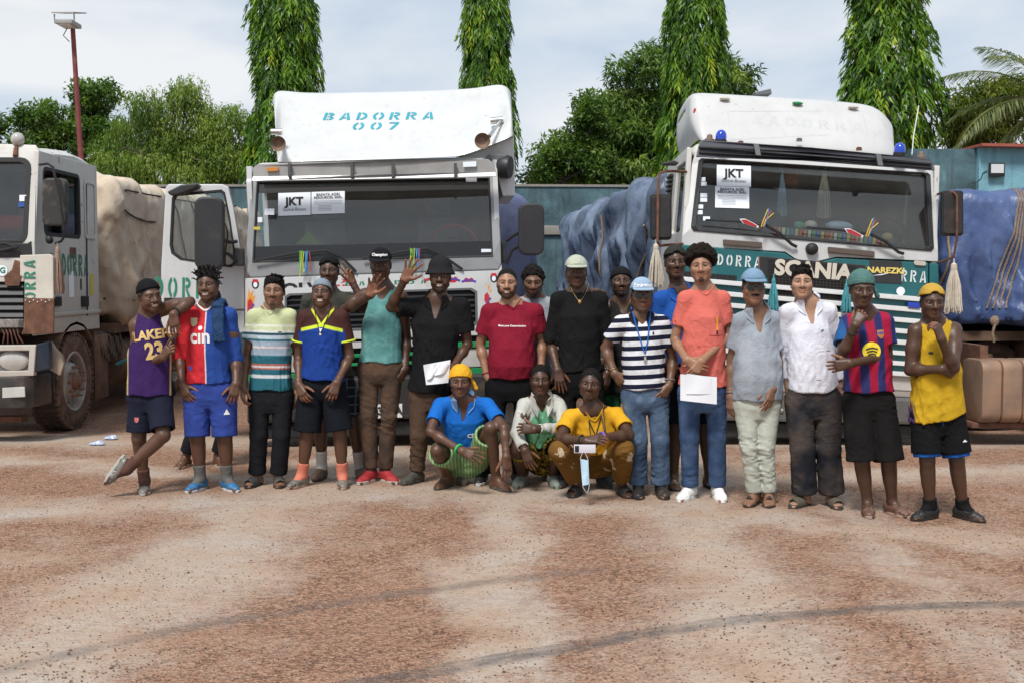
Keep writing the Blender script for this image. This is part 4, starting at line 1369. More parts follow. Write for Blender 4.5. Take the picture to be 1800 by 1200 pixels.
def mast_tree_crown(seed,H=8.6,R0=.78):
 rg=np.random.RandomState(seed)
 C,Dv,Nv,ln,wd,lc=[],[],[],[],[],[]
 for _ in range(2300):
  h=rg.rand()**.85
  z=.9+h*H
  prof=R0*(1.0-.55*h**1.6)*(1+.10*math.sin(z*2.3+seed)+.07*math.sin(z*5.1))
  a=rg.rand()*6.283
  r=prof*rg.uniform(.62,1.05)*(1+.10*math.sin(3*a+z*1.3))
  p=np.array((math.cos(a)*r,math.sin(a)*r,z));outw=np.array((math.cos(a),math.sin(a),0))
  n=rg.randint(7,13);col=rg.rand()*.55+(.35 if rg.rand()<.16 else 0)
  dr=unit(outw*rg.uniform(.15,.5)+np.array((0,0,-1.)))
  for j in range(n):
   f=j/n
   q=p+dr*f*.42+outw*(-.25*f*f)*.3
   sd=unit(np.cross(dr,outw))*(1 if j%2 else-1)
   d_=unit(dr*rg.uniform(.9,1.3)+sd*rg.uniform(.1,.6)+outw*rg.uniform(-.1,.45)+rg.normal(size=3)*.10)
   C.append(q);Dv.append(d_);Nv.append(unit(outw+rg.normal(size=3)*.5));ln.append(rg.uniform(.16,.27));wd.append(rg.uniform(.032,.05));lc.append(np.clip(col+rg.normal()*.1,0,1))
 return leaf_mesh('crown',np.array(C),np.array(Dv),np.array(Nv),np.array(ln),np.array(wd),np.array(lc))
MAST=[mast_tree_crown(3),mast_tree_crown(8)]
TY=25.6
mast=[((503,0),1.18,0,1.0,'columnar weeping tree rising behind the white cab with tall deflector, nearer the lamp post'),((855,0),.90,1,.97,'columnar weeping tree behind the right end of the tall white deflector'),((1222,0),1.10,0,1.0,'columnar weeping tree in front of the big dark leafy tree'),((1562,0),1.40,1,1.12,'broadest columnar weeping tree, above the teal truck')]
for i,((px,_),sx,k_,sz,lab)in enumerate(mast):
 X=float(at(px,100,TY)[0])
 o=empty('mast_tree',(X,TY,0),(0,0,i*1.9));tag(o,lab,'tree','columnar weeping trees behind the wall')
 c=link_mesh('crown',MAST[k_],None,o)
 if not MAST[k_].materials:MAST[k_].materials.append(ASHOKA)
 c.scale=(sx,sx,sz)
 MB().tube([(0,0,0),(.03,.02,3),(0,.03,6),(.02,0,9.2)],[.16,.13,.09,.03],8).build('trunk',BARK,o,smooth=True)
def crown_points(rg,blobs,n_tw,shell=.45):
 """points spread in the outer shell of ellipsoid clumps; blobs: (centre, radii)"""
 C,O_,B=[],[],[]
 tot=sum(r[0]*r[2]for _,r in blobs)
 for bi,(c,r)in enumerate(blobs):
  m=int(n_tw*r[0]*r[2]/tot)
  v=unit(rg.normal(size=(m,3)));rr=1-shell*rg.rand(m,1)**1.5
  C.append(np.array(c)+v*rr*np.array(r));O_.append(v);B.append(np.full(m,bi))
 return np.concatenate(C),np.concatenate(O_),np.concatenate(B)
def broad_tree(name,label,base,blobs,n_tw,per,leaf,m,seed,droop=.3,spread=.16,trunk_r=.2,group=None,shell=.5,spray=0.0,nsub=16,fs=(.34,.55)):
 rg=np.random.RandomState(seed)
 o=empty(name,base);tag(o,label,'tree',group)
 sub=[]
 for c,r in blobs:
  if fs[0]>.17:sub.append((np.array(c),np.array(r)*.72))
  for _ in range(nsub):
   v=unit(rg.normal(size=3));f=rg.uniform(*fs)
   sub.append((np.array(c)+v*np.array(r)*rg.uniform(.55,.86),np.array(r)*f*np.array((1,1,.8))))
 P,O_,B=crown_points(rg,sub,n_tw,shell)
 tone=rg.rand(len(sub))**1.3*.62
 C=np.repeat(P,per,0);ow=np.repeat(O_,per,0);bb=np.repeat(B,per)
 n=len(C)
 C=C+(rg.rand(n,3)-.5)*2*spread
 if spray:C=C+ow*spread*np.tile(np.arange(per),len(P))[:,None]/per+np.array((0,0,-1.))*(spray*(np.tile(np.arange(per),len(P))/per)**1.5)[:,None]
 Dv=unit(ow*.6+rg.normal(size=(n,3))*.75+np.array((0,0,-droop)))
 Nv=unit(ow*.5+np.array((0,0,.9))+rg.normal(size=(n,3))*.5)
 ln=leaf[0]*rg.uniform(.7,1.3,n);wd=leaf[1]*rg.uniform(.7,1.3,n)
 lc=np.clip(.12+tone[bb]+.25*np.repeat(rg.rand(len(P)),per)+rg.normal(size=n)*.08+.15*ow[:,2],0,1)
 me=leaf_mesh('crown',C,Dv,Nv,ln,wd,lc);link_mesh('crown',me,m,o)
 tk=MB()
 cz=min(c[2]-r[2]*.5 for c,r in blobs)
 mid=np.mean([np.array(c)for c,r in blobs],0)
 tk.tube([(0,0,0),(mid[0]*.2,mid[1]*.2,cz*.55),(mid[0]*.6,mid[1]*.6,max(cz,1.5)),tuple(mid)],[trunk_r,trunk_r*.85,trunk_r*.6,trunk_r*.25],8)
 for c,r in blobs:
  s_=np.array((mid[0]*.5,mid[1]*.5,max(cz,1.5)))
  tk.tube([tuple(s_),tuple((s_+np.array(c))/2+rg.normal(size=3)*.15),tuple(np.array(c)+np.array((0,0,r[2]*.3)))],[trunk_r*.5,trunk_r*.3,trunk_r*.1],6)
 for c,r in sub:
  if rg.rand()<.4:
   tk.tube([tuple(mid+(c-mid)*.35),tuple(mid+(c-mid)*.7+rg.normal(size=3)*.1),tuple(c)],[trunk_r*.2,trunk_r*.13,trunk_r*.05],5)
 tk.build('trunk',BARK,o,smooth=True)
 return o
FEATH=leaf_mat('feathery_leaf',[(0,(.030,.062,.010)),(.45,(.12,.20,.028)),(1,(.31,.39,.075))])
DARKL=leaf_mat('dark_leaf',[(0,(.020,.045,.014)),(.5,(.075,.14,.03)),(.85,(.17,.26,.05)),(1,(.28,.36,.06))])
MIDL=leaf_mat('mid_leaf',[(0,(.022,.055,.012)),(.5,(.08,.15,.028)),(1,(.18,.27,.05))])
def blob(px,py,Y,rx,rz,ox,oy,ry=None):
 p=at(px,py,Y);s_=Y/FPX
 return((p[0]-ox,p[1]-oy,p[2]),(rx*s_,(ry or rx)*s_*.9,rz*s_))
Yt=28.0;bx_=float(at(300,300,Yt)[0])
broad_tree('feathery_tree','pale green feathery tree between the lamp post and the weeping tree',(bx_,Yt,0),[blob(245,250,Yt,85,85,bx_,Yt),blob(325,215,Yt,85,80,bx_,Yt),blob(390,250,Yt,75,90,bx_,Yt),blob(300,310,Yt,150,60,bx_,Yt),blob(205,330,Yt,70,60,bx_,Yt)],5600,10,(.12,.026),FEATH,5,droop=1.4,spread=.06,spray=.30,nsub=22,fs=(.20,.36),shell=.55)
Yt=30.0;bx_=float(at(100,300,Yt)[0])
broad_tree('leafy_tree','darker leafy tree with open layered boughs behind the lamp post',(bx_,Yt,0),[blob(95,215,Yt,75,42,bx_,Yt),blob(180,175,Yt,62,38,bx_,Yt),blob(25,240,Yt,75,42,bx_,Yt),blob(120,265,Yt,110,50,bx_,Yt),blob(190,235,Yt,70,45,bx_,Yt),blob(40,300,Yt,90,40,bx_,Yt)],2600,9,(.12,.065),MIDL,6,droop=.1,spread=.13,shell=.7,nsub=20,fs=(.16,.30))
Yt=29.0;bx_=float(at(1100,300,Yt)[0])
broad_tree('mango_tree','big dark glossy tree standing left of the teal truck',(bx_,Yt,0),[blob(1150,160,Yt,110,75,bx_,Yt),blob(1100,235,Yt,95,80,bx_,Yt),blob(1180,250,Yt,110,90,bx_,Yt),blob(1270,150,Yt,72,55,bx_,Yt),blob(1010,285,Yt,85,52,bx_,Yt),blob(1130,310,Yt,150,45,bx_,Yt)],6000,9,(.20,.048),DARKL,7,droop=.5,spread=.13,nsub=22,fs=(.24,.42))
Yt=27.2;bx_=float(at(975,300,Yt)[0])
broad_tree('small_leafy_tree','smaller bright-leaved bushy tree above the wall gap between the trucks',(bx_,Yt,0),[blob(985,268,Yt,48,46,bx_,Yt),blob(955,305,Yt,42,26,bx_,Yt),blob(1040,200,Yt,40,40,bx_,Yt),blob(1030,290,Yt,55,40,bx_,Yt)],1500,8,(.12,.055),MIDL,9,droop=.1,spread=.11,trunk_r=.1,shell=.7)
Yt=27.0;bx_=float(at(1715,260,Yt)[0])
broad_tree('yellowish_tree','yellowish green bushy tree behind the palm fronds',(bx_,Yt,0),[blob(1715,195,Yt,48,70,bx_,Yt),blob(1690,225,Yt,36,40,bx_,Yt),blob(1770,190,Yt,55,60,bx_,Yt)],1500,8,(.17,.045),leaf_mat('olive_leaf',[(0,(.03,.05,.008)),(.5,(.11,.16,.02)),(1,(.25,.27,.04))]),12,droop=.8,spread=.14,trunk_r=.1)
def palm():
 Y=25.0;c=at(1850,170,Y);rg=np.random.RandomState(4)
 o=empty('palm_tree',(c[0],Y,0));tag(o,'palm with arching feathered fronds at the right edge','palm tree')
 MB().tube([(0,0,0),(.05,0,c[2]*.6),(0,0,c[2]-.3)],[.2,.16,.13],8).build('trunk',BARK,o,smooth=True)
 m=leaf_mat('palm_leaf',[(0,(.04,.065,.025)),(.5,(.13,.17,.06)),(1,(.28,.30,.12))])
 fr=[(-100,55,2.6),(-115,10,2.7),(-92,-15,2.7),(-80,-40,2.6),(-60,60,2.5),(-70,20,2.8),(-130,35,2.4),(60,40,2.6),(100,20,2.6),(140,40,2.6),(90,-20,2.5),(0,50,2.5),(180,40,2.4),(-50,-10,2.5),(-95,78,2.2)]
 for(az,el_,Ln)in fr:
  d=np.array((math.sin(R(az)),-math.cos(R(az)),0.0));
  pts=[];p=np.array((0,0,c[2]-.2));a_=R(el_)
  for j in range(15):
   pts.append(p.copy());a_-=R(5.2);p=p+(d*math.cos(a_)+np.array((0,0,math.sin(a_))))*Ln/14
  mbf=MB();mbf.tube([tuple(q)for q in pts],[.028-.0017*j for j in range(15)],5)
  f_=mbf.build('frond',mat('palm_rib',(.16,.17,.06),.6),o,smooth=True)
  C,Dv,Nv,ln,wd,lc=[],[],[],[],[],[]
  sd=np.array((d[1],-d[0],0))
  for j in range(70):
   f=.08+.92*j/69;i_=min(13,int(f*14));q=pts[i_]+(pts[min(14,i_+1)]-pts[i_])*(f*14-i_)
   ax=unit(pts[min(14,i_+1)]-pts[max(0,i_-1)])
   for sg in(-1,1):
    C.append(q);Dv.append(unit(sd*sg*1.0+ax*.75+np.array((0,0,-.45))+rg.normal(size=3)*.09));Nv.append(np.array((0,0,1.))+rg.normal(size=3)*.2)
    ln.append(.62*math.sin(min(3.0,.5+2.5*f))+.08);wd.append(.035);lc.append(np.clip(rg.normal(.45,.22),0,1))
  lf=leaf_mesh('leaflets',np.array(C),np.array(Dv),np.array(Nv),np.array(ln),np.array(wd),np.array(lc))
  link_mesh('leaflets',lf,m,f_)
palm()
def lamp():
 Y=19.0
 b0=ground_at(149,492+1.65*FPX/Y);top_=at(128,52,Y);base=at(152,400,Y);bs=np.array((base[0]+(base[0]-top_[0])*.55,Y,0))
 o=empty('street_lamp',tuple(bs));tag(o,'dark red lamp post with solar panel behind the left truck','street lamp')
 t_=top_-bs
 pm=mat('dark_red_paint',(.17,.03,.03),.6,dirt=.3)
 MB().tube([(0,0,0),tuple(t_)],[.05,.038],10).build('pole',pm,o,smooth=True)
 g_=mat('grey_alloy',(.30,.29,.27),.5)
 MB().box(t_[0]-.16,t_[0]+.12,-.35,.08,t_[2]+.02,t_[2]+.09).build('lamp_head',g_,o,bevel=.015)
 MB().box(t_[0]-.11,t_[0]+.07,-.33,-.05,t_[2]+.008,t_[2]+.0195).build('diffuser',mat('lamp_lens',None),o)
 b=MB().mat(mat('panel_back',(.33,.31,.27),.6));z=t_[2]+.21
 b.hexa([(t_[0]-.22,-.32,z-.02),(t_[0]+.14,-.32,z-.02),(t_[0]+.14,.25,z+.10),(t_[0]-.22,.25,z+.10)],[(t_[0]-.22,-.32,z),(t_[0]+.14,-.32,z),(t_[0]+.14,.25,z+.12),(t_[0]-.22,.25,z+.12)])
 b.build('solar_panel',None,o)
 for sx in(-.2,.12):MB().tube([(t_[0]+sx,-.25,z-.02),(t_[0]+sx,-.25,t_[2]+.05),(t_[0],-.05,t_[2]+.04)],.012,6).build('strut',g_,o)
 MB().tube([(t_[0]-.05,-.1,t_[2]),(t_[0]-.12,-.1,t_[2]-.12),(t_[0]-.06,0,t_[2]-.2)],.008,5).build('cable',mat('black_metal',None),o,smooth=True)
lamp()
# trucks
def paint(name,col,streak=.3,chips=.5,rough=.38,dusty=.3):
 """aged vehicle paint: rain streaks, chips of rust, dust towards the sills"""
 m,t,b,out=nodes_of(name)
 v=objvec(t)
 c=ramp(t,noise(t,v,3,5),[(.3,tuple(x*.93 for x in col)),(.7,tuple(x*1.04 for x in col))])
 mp_=N(t,'Mapping');mp_.inputs['Scale'].default_value=(14,14,.9);L(t,v,mp_.inputs['Vector'])
 st=math1(t,'MULTIPLY',ramp(t,noise(t,mp_.outputs[0],1.0,4,.6),[(.52,0),(.75,streak)]),ramp(t,noise(t,v,1.6,3),[(.4,.2),(.65,1)]))
 c=mixc(t,st,c,(.30,.21,.14))
 z=sep3(t,v)[2]
 du=math1(t,'MULTIPLY',gt0(t,math1(t,'MULTIPLY',z,-1.0),-1.3,.5),dusty)
 c=mixc(t,math1(t,'MULTIPLY',du,ramp(t,noise(t,v,5,6,.65),[(.3,.3),(.7,1)])),c,(.36,.24,.16))
 ch_=ramp(t,noise(t,v,16,6,.6),[(.70-.06*chips,0),(.73-.06*chips,.9)])
 c=mixc(t,math1(t,'MULTIPLY',ch_,ramp(t,noise(t,v,1.9,2),[(.48,0),(.62,1)])),c,(.13,.065,.04))
 L(t,c,b.inputs['Base Color']);b.inputs['Roughness'].default_value=rough;b.inputs['Coat Weight'].default_value=.15
 bump(t,b,noise(t,v,2.2,3),.08,.03)
 MATS[name]=m
 return m
def sep3(t,v):
 s_=N(t,'SeparateXYZ');L(t,v,s_.inputs[0]);return s_.outputs
def gt0(t,a,v,soft):
 r=N(t,'MapRange',clamp=True);L(t,a,r.inputs['Value']);r.inputs['From Min'].default_value=v-soft;r.inputs['From Max'].default_value=v+soft
 return r.outputs['Result']
WPAINT=paint('white_truck_paint',(.57,.58,.575),.30,.35,.35,.3)
OLDWHITE=paint('old_white_paint',(.55,.54,.50),.5,1.4,.5,.5)
RUST=mat('rust',(.13,.06,.038),.9,var=.35,vscale=14,dirt=.4,dirtcol=(.22,.10,.05),dscale=6,bmp=.4)
DUSTBROWN=mat('dusty_brown_steel',(.12,.068,.044),.85,var=.25,vscale=5,dirt=.5,dirtcol=(.30,.18,.11),bmp=.3)
GREYP=mat('grey_plastic',(.115,.12,.125),.55,var=.12,dirt=.15,dirtcol=(.25,.2,.16))
DKP=mat('dark_plastic',(.020,.020,.022),.5,var=.2,dirt=.15,dirtcol=(.10,.08,.065))
BLK=mat('black_rubber',(.012,.012,.012),.6,var=.2)
VISOR=mat('smoked_visor',(.30,.29,.275),.3,var=.25,vscale=3)
TEAL=mat('teal_paint',(.010,.115,.125),.38,var=.1,dirt=.12,dirtcol=(.18,.2,.18),coat=.2)
GREEN=mat('green_paint',(.01,.22,.07),.4)
STENG=mat('stencil_green',(.012,.20,.12),.6,var=.15)
STENT=mat('stencil_teal',(.02,.30,.38),.6,var=.1)
CHROME=mat('dull_chrome',(.55,.55,.53),.25,.9,var=.15)
LENS=mat('headlamp_glass',(.45,.43,.40),.12,var=.15,spec=.8,coat=.5)
CABIN=mat('cab_interior',(.085,.08,.075),.85,var=.2)
SEAT=mat('seat_cloth',(.16,.165,.18),.95,var=.3)
BLUELENS=mat('blue_lens',(.01,.05,.45),.12,var=0,coat=.6)
AMBER=mat('amber_lens',(.55,.22,.04),.2,var=0)
REDM=mat('red_paint',(.42,.03,.03),.4,var=.1)
GLASS=glass('windscreen_glass',(.84,.88,.88),.02,.035)
SIDEGLASS=glass('side_glass',(.88,.92,.92),.01,.02)
INK=mat('ink',(.02,.02,.022),.8,var=0)
SHEET=mat('paper_in_window',(.80,.85,.90),.8,var=.02)
FADED=mat('faded_letter',(.48,.485,.49),.6,var=.05)
class Truck:
 def __init__(s,label,X,D,yaw=0,roll=0,name='truck'):
  s.root=empty(name,(X,D,0),(0,R(roll),R(yaw)));tag(s.root,label,'truck','parked cab-over trucks')
  s.roll=roll
  M=Matrix.LocRotScale(Vector((X,D,0)),Euler((0,R(roll),R(yaw))),None)
  s.M=M;s.Mi=M.inverted()
  s.o=s.Mi@Vector((0,0,CAM_H));s.R3=s.Mi.to_3x3()
 def q(s,px,py,dy=0.0):
  d=s.R3@Vector(ray(px,py));t=(dy-s.o.y)/d.y
  return s.o+d*t
 def qx(s,px,py,x):
  d=s.R3@Vector(ray(px,py));t=(x-s.o.x)/d.x
  return s.o+d*t
 def sheet(s,name,loops,th,m,parent=None,bevel=.006,curve=0.0,dev=None):
  """panel through photo points (px, py, dy) facing the camera; extra loops are holes; th backwards"""
  L3=[[p if isinstance(p,Vector)else s.q(*p)for p in lp]for lp in loops]
  return s.solid(name,L3,th,m,parent,bevel)
 def solid(s,name,L3,th,m,parent=None,bevel=.006,axis=(0,1,0)):
  ax=Vector(axis);flat=[p for lp in L3 for p in lp]
  i,j=(0,2)if abs(ax.y)>.5 else((1,2)if abs(ax.x)>.5 else(0,1))
  tris=tessellate_polygon([[Vector((p[i],p[j],0))for p in lp]for lp in L3])
  n=len(flat);vs=flat+[p+ax*th for p in flat];fs=[]
  for a,b,c in tris:
   nn=(flat[b]-flat[a]).cross(flat[c]-flat[a])
   if nn.dot(ax)*(1 if th>0 else-1)>0:b,c=c,b
   fs.append((a,b,c));fs.append((c+n,b+n,a+n))
  k=0
  for lp in L3:
   for e in range(len(lp)):
    a,b=k+e,k+(e+1)%len(lp);fs.append((a,a+n,b+n,b))
   k+=len(lp)
  mb=MB();mb.add(vs,fs)
  o=mb.build(name,m,parent or s.root)
  bm_=bmesh.new();bm_.from_mesh(o.data)
  bmesh.ops.remove_doubles(bm_,verts=bm_.verts,dist=1e-5);bmesh.ops.recalc_face_normals(bm_,faces=bm_.faces)
  if bevel>0:
   bmesh.ops.dissolve_limit(bm_,angle_limit=.02,verts=bm_.verts,edges=bm_.edges)
   ed=[e for e in bm_.edges if len(e.link_faces)==2 and e.calc_face_angle(0)>.6]
   try:bmesh.ops.bevel(bm_,geom=ed,offset=bevel,segments=2,profile=.6,affect='EDGES',clamp_overlap=True)
   except Exception:pass
  bm_.to_mesh(o.data);bm_.free()
  return o
 def rr(s,x0,y0,x1,y1,r,dy=0,sk=0.0,n=4):
  """rounded rectangle in photo pixels, sk: slope of its horizontal edges"""
  pts=rrect(x0,x1,-y1,-y0,r,n)
  return[(p[0],-p[1]+sk*(p[0]-(x0+x1)/2),dy)for p in pts]
 def write(s,name,VF,px,py,dy,m,parent=None,h=None,sk=0.0,th=.004):
  """writing centred at a photo point, facing the camera, slope sk"""
  c=s.q(px,py,dy);a=s.q(px+50,py+50*sk,dy)
  u=(a-c).normalized();v=Vector((0,0,1));v=(v-u*v.dot(u)).normalized()
  return place_flat(name,VF,(c,u,v),m,parent or s.root,th)
 def wheel(s,x,y,r=.53,w=.30,side=1,name='wheel',lug=True,steer=0):
  z=r-x*math.tan(R(-s.roll))*1.0
  o=empty(name,(x,y,z),(0,0,R(steer)));o.parent=s.root
  t=MB();n=44
  prof=[(-w*.46,r*.60),(-w*.50,r*.72),(-w*.50,r*.90),(-w*.44,r*.975),(-w*.20,r*.985),(0,r*.985),(w*.20,r*.985),(w*.44,r*.975),(w*.50,r*.90),(w*.50,r*.72),(w*.46,r*.60)]
  t.lathe((0,0,0),(1,0,0),prof,n,False)
  if lug:
   for k in range(46):
    a=6.28318*k/46
    for sx in(-1,1):
     c_,s_=math.cos(a+.07*sx),math.sin(a+.07*sx);c2,s2=math.cos(a+.07*sx+.085),math.sin(a+.07*sx+.085)
     for(x0,x1)in((w*.06,w*.25),(w*.29,w*.51)):
      x0,x1=x0*sx,x1*sx;r0,r1=r*.93,r*1.0
      q=[(x0,c_*r0,s_*r0),(x1,c_*r0,s_*r0),(x1,c2*r0,s2*r0),(x0,c2*r0,s2*r0)]
      q2=[(a_[0],a_[1]*r1/r0,a_[2]*r1/r0)for a_ in q]
      t.hexa(q,q2)
  ty=t.build('tyre',TYRE,o,smooth=True)
  m=MB();sd=side
  m.lathe((0,0,0),(sd,0,0),[(w*.47,r*.62),(w*.50,r*.60),(w*.46,r*.56),(w*.20,r*.53),(w*.14,r*.46),(w*.40,r*.36),(w*.46,r*.30),(w*.46,r*.16)],32,False)
  rm=m.build('rim',RIM,o,smooth=True)
  hb=MB();hb.lathe((0,0,0),(sd,0,0),[(w*.3,r*.20),(w*.52,r*.18),(w*.60,r*.14),(w*.62,r*.10),(w*.70,r*.09),(w*.72,.0)],20)
  hb.build('hub',HUBM,o,smooth=True)
  nm=None
  for k in range(10):
   a=6.28318*k/10
   if nm is None:nm=MB().lathe((0,0,0),(sd,0,0),[(w*.38,.017),(w*.56,.017),(w*.58,.011),(w*.66,.009)],6).build('wheel_nut',HUBM,o)
   else:
    c=nm.copy();COL.objects.link(c);c.parent=o;c.location=(0,math.cos(a)*r*.31,math.sin(a)*r*.31);continue
   nm.location=(0,math.cos(a)*r*.31,math.sin(a)*r*.31)
  hl=MB()
  for k in range(10):
   a=6.28318*(k+.5)/10
   hl.lathe((0,math.cos(a)*r*.45,math.sin(a)*r*.45),(sd,0,0),[(w*.195,.028),(w*.215,.028)],10)
  tag(hl.build('rim_holes',BLK,o),kind='stuff')
  return o
def tyre_mat():
 m,t,b,out=nodes_of('dusty_tyre')
 v=objvec(t)
 x,y,z=sep3(t,v)
 f=noise(t,v,7,6,.65)
 c=ramp(t,f,[(.3,(.045,.030,.024)),(.5,(.13,.078,.054)),(.7,(.25,.145,.095))])
 side=gt0(t,math1(t,'ABSOLUTE',x),.135,.02)
 c=mixc(t,side,mixc(t,.7,c,(.020,.018,.017)),c)
 L(t,c,b.inputs['Base Color']);b.inputs['Roughness'].default_value=.9
 bump(t,b,noise(t,v,40,4),.3,.01)
 return m
TYRE=tyre_mat()
RIM=mat('dusty_rim',(.42,.41,.39),.5,.3,var=.2,dirt=.55,dirtcol=(.26,.15,.095),dscale=4)
HUBM=mat('rusty_hub',(.24,.13,.085),.8,.1,var=.3,vscale=20)
def tarp_mat(name,cols,rough=.55,dirt=None,bscale=5.0):
 m,t,b,out=nodes_of(name)
 v=objvec(t)
 c=ramp(t,noise(t,v,1.1,7,.6),[(.3,cols[0]),(.5,cols[1]),(.7,cols[2])])
 if dirt:c=mixc(t,ramp(t,noise(t,v,2.4,8,.7),[(.45,0),(.72,.7)]),c,dirt)
 L(t,c,b.inputs['Base Color']);b.inputs['Roughness'].default_value=rough
 b.inputs['Specular IOR Level'].default_value=.5
 w=N(t,'Mapping');w.inputs['Scale'].default_value=(1,1,.6);L(t,v,w.inputs['Vector'])
 h=math1(t,'ADD',noise(t,w.outputs[0],bscale,5,.55,1.2),math1(t,'MULTIPLY',noise(t,v,22,4,.5,.5),.22))
 bump(t,b,h,.35,.05)
 return m
def tarp(name,label,lo,hi,m,seed,loc,yaw=0,res=.045,rnd=.35,amp=.045,wl=.5,lumps=(),sag=.06,straps=0,strapm=None,stretch=(.8,1.0,.30),group=None):
 """a tarpaulin drawn over a load: rounded box with hanging folds; lo, hi in local metres"""
 lo,hi=np.array(lo,float),np.array(hi,float)
 o=empty(name,loc,(0,0,R(yaw)));tag(o,label,'tarpaulin load',group)
 g=Grid(lo-.35,hi+.35,res)
 c,hf=(lo+hi)/2,(hi-lo)/2-rnd
 def box(X,Y,Z):
  a,b,d=np.abs(X-c[0])-hf[0],np.abs(Y-c[1])-hf[1],np.abs(Z-c[2])-hf[2]
  tz=np.clip((Z-lo[2])/(hi[2]-lo[2]),0,1)
  q=np.sqrt(np.maximum(a,0)**2+np.maximum(b,0)**2+np.maximum(d,0)**2)+np.minimum(np.maximum(np.maximum(a,b),d),0)
  return(q-rnd+.05*tz).astype(np.float32)
 g.add(box,lo-.3,hi+.3)
 rg=np.random.RandomState(seed)
 for(p,r)in lumps:g.ell(p,r,.3)
 f3=folds(seed+2,1.9,amp*.9,(1,.6,.8),3,1.2);f4=folds(seed+4,.22,amp*.20,(1,1,.5),4,.7)
 K=[(6.283/(wl*q),rg.uniform(0,6.28),rg.uniform(.6,1.6),rg.uniform(0,6.28),rg.uniform(-.5,.5),a_)for q,a_ in((1.5,.8),(.9,.8),(.5,.62),(.27,.36))]
 def dsp(P):
  t_=np.clip((hi[2]-P[:,2])/(hi[2]-lo[2]),0,1)
  s_=P[:,1]*stretch[1]+P[:,0]*stretch[0]
  d=np.zeros(len(P))
  for k_,a0,m_,b0,sl_,am_ in K:
   ph=k_*(s_+sl_*P[:,2])+a0+1.5*np.sin(m_*P[:,2]*2.2+b0+s_*1.3)
   d+=am_*(np.abs(np.sin(ph*.5))**.75-.6)
  return d*amp*(.25+.85*t_)+f3(P)+f4(P)
 g.disp(dsp,.25)
 g.d=np.maximum(g.d,(lo[2]+.05*np.sin(g.ax[1]*2.3+seed)[None,:,None]+.04*np.sin(g.ax[0]*3.1)[:,None,None]-g.ax[2][None,None,:]).astype(np.float32))
 V_,F_=g.mesh()
 sh_=link_mesh('sheet',np_mesh('sheet',V_,F_),m,o)
 bvh=BVHTree.FromPolygons([Vector(q)for q in V_],[tuple(f)for f in F_])
 o['_']=0;del o['_']
 return o,bvh
def rope_on(o,bvh,pts,r,m,name='rope',push=(0,-1,0),off=.012):
 """rope laid on the sheet along a list of local points, dropped along push"""
 P=[]
 pv=Vector(push).normalized()
 pts=[Vector(p)for p in pts]
 for a,b in zip(pts[:-1],pts[1:]):
  for k in range(10):
   p=a.lerp(b,k/10)
   h=bvh.ray_cast(p+pv*3,-pv,8)
   P.append((h[0]+pv*(r+off))if h[0]is not None else p)
 for i in range(1,len(P)-1):P[i]=(P[i-1]+P[i]*2+P[i+1])/4
 return MB().tube([tuple(p)for p in P],r,6).build(name,m,o,smooth=True)
def tassel(name,label,p,length,width,m,group=None,n=90,seed=1):
 rg=np.random.RandomState(seed)
 o=empty(name,tuple(p));tag(o,label,'tassel',group)
 MB().lathe((0,0,0),(0,0,-1),[(-.04,.006),(0,.008),(.015,width*.16),(length*.12,width*.20),(length*.16,width*.15)],10).build('knot',m,o,smooth=True)
 mb=MB()
 for k in range(n):
  a=rg.rand()*6.283;rr_=width*.5*math.sqrt(rg.rand());L_=length*rg.uniform(.88,1.04)
  dx,dy=math.cos(a)*rr_,math.sin(a)*rr_
  mb.tube([(dx*.25,dy*.25,-length*.10),(dx*.75,dy*.75,-length*.45),(dx*1.0+rg.normal()*.006,dy,-L_)],.0042,4)
 mb.build('threads',m,o,smooth=True)
 return o
STRAW=mat('cream_thread',(.52,.46,.37),.9,var=.15,vscale=30)
TEALTH=mat('teal_thread',(.06,.26,.30),.9,var=.2,vscale=30)
def big_mirror(T,px0,py0,px1,py1,dy,label=None,m=DKP,th=.10,r=8,sk=0):
 p=T.sheet('mirror',[T.rr(px0,py0,px1,py1,r,dy,sk)],th,m,None,.02)
 return p
def tube_px(T,name,pts,r,m,parent=None,n=7):
 return MB().tube([tuple(T.q(*p))for p in pts],r,n).build(name,m,parent or T.root,smooth=True)
def wiper(T,pts,m=BLK,name='wiper',r=.011):
 return tube_px(T,name,pts,r,m)
def seat(T,x,y,z,m=SEAT):
 o=empty('seat',(x,y,z));o.parent=T.root
 MB().box(-.26,.26,0,.5,-.12,.05).build('cushion',m,o,bevel=.05)
 MB().hexa([(-.25,.42,.02),(.25,.42,.02),(.25,.56,.02),(-.25,.56,.02)],[(-.22,.55,.72),(.22,.55,.72),(.22,.66,.72),(-.22,.66,.72)]).build('backrest',m,o,bevel=.04)
 MB().box(-.14,.14,.60,.70,.74,.95).build('headrest',m,o,bevel=.04)
 return o
def steering(T,px,py,dy,rx,m,tilt=55):
 c=T.q(px,py,dy);mb=MB()
 u=Vector((1,0,0));v=Vector((0,-math.sin(R(90-tilt)),math.cos(R(90-tilt))))
 mb.tube([tuple(c+(u*math.cos(a)+v*math.sin(a))*rx)for a in np.linspace(0,6.2832,29)],.022,8,False)
 o=mb.build('steering_wheel',m,T.root,smooth=True)
 MB().tube([tuple(c-u*rx),tuple(c),tuple(c+u*rx)],.02,6).build('spoke',BLK,o)
 MB().lathe(tuple(c+Vector((0,.0,0))),tuple(u.cross(v)),[(-.03,.07),(.02,.08),(.03,.0)],14).build('hub',BLK,o,smooth=True)
 MB().tube([tuple(c),tuple(c+Vector((0,-.25,-.35)))],.035,8).build('column',BLK,o)
 return o
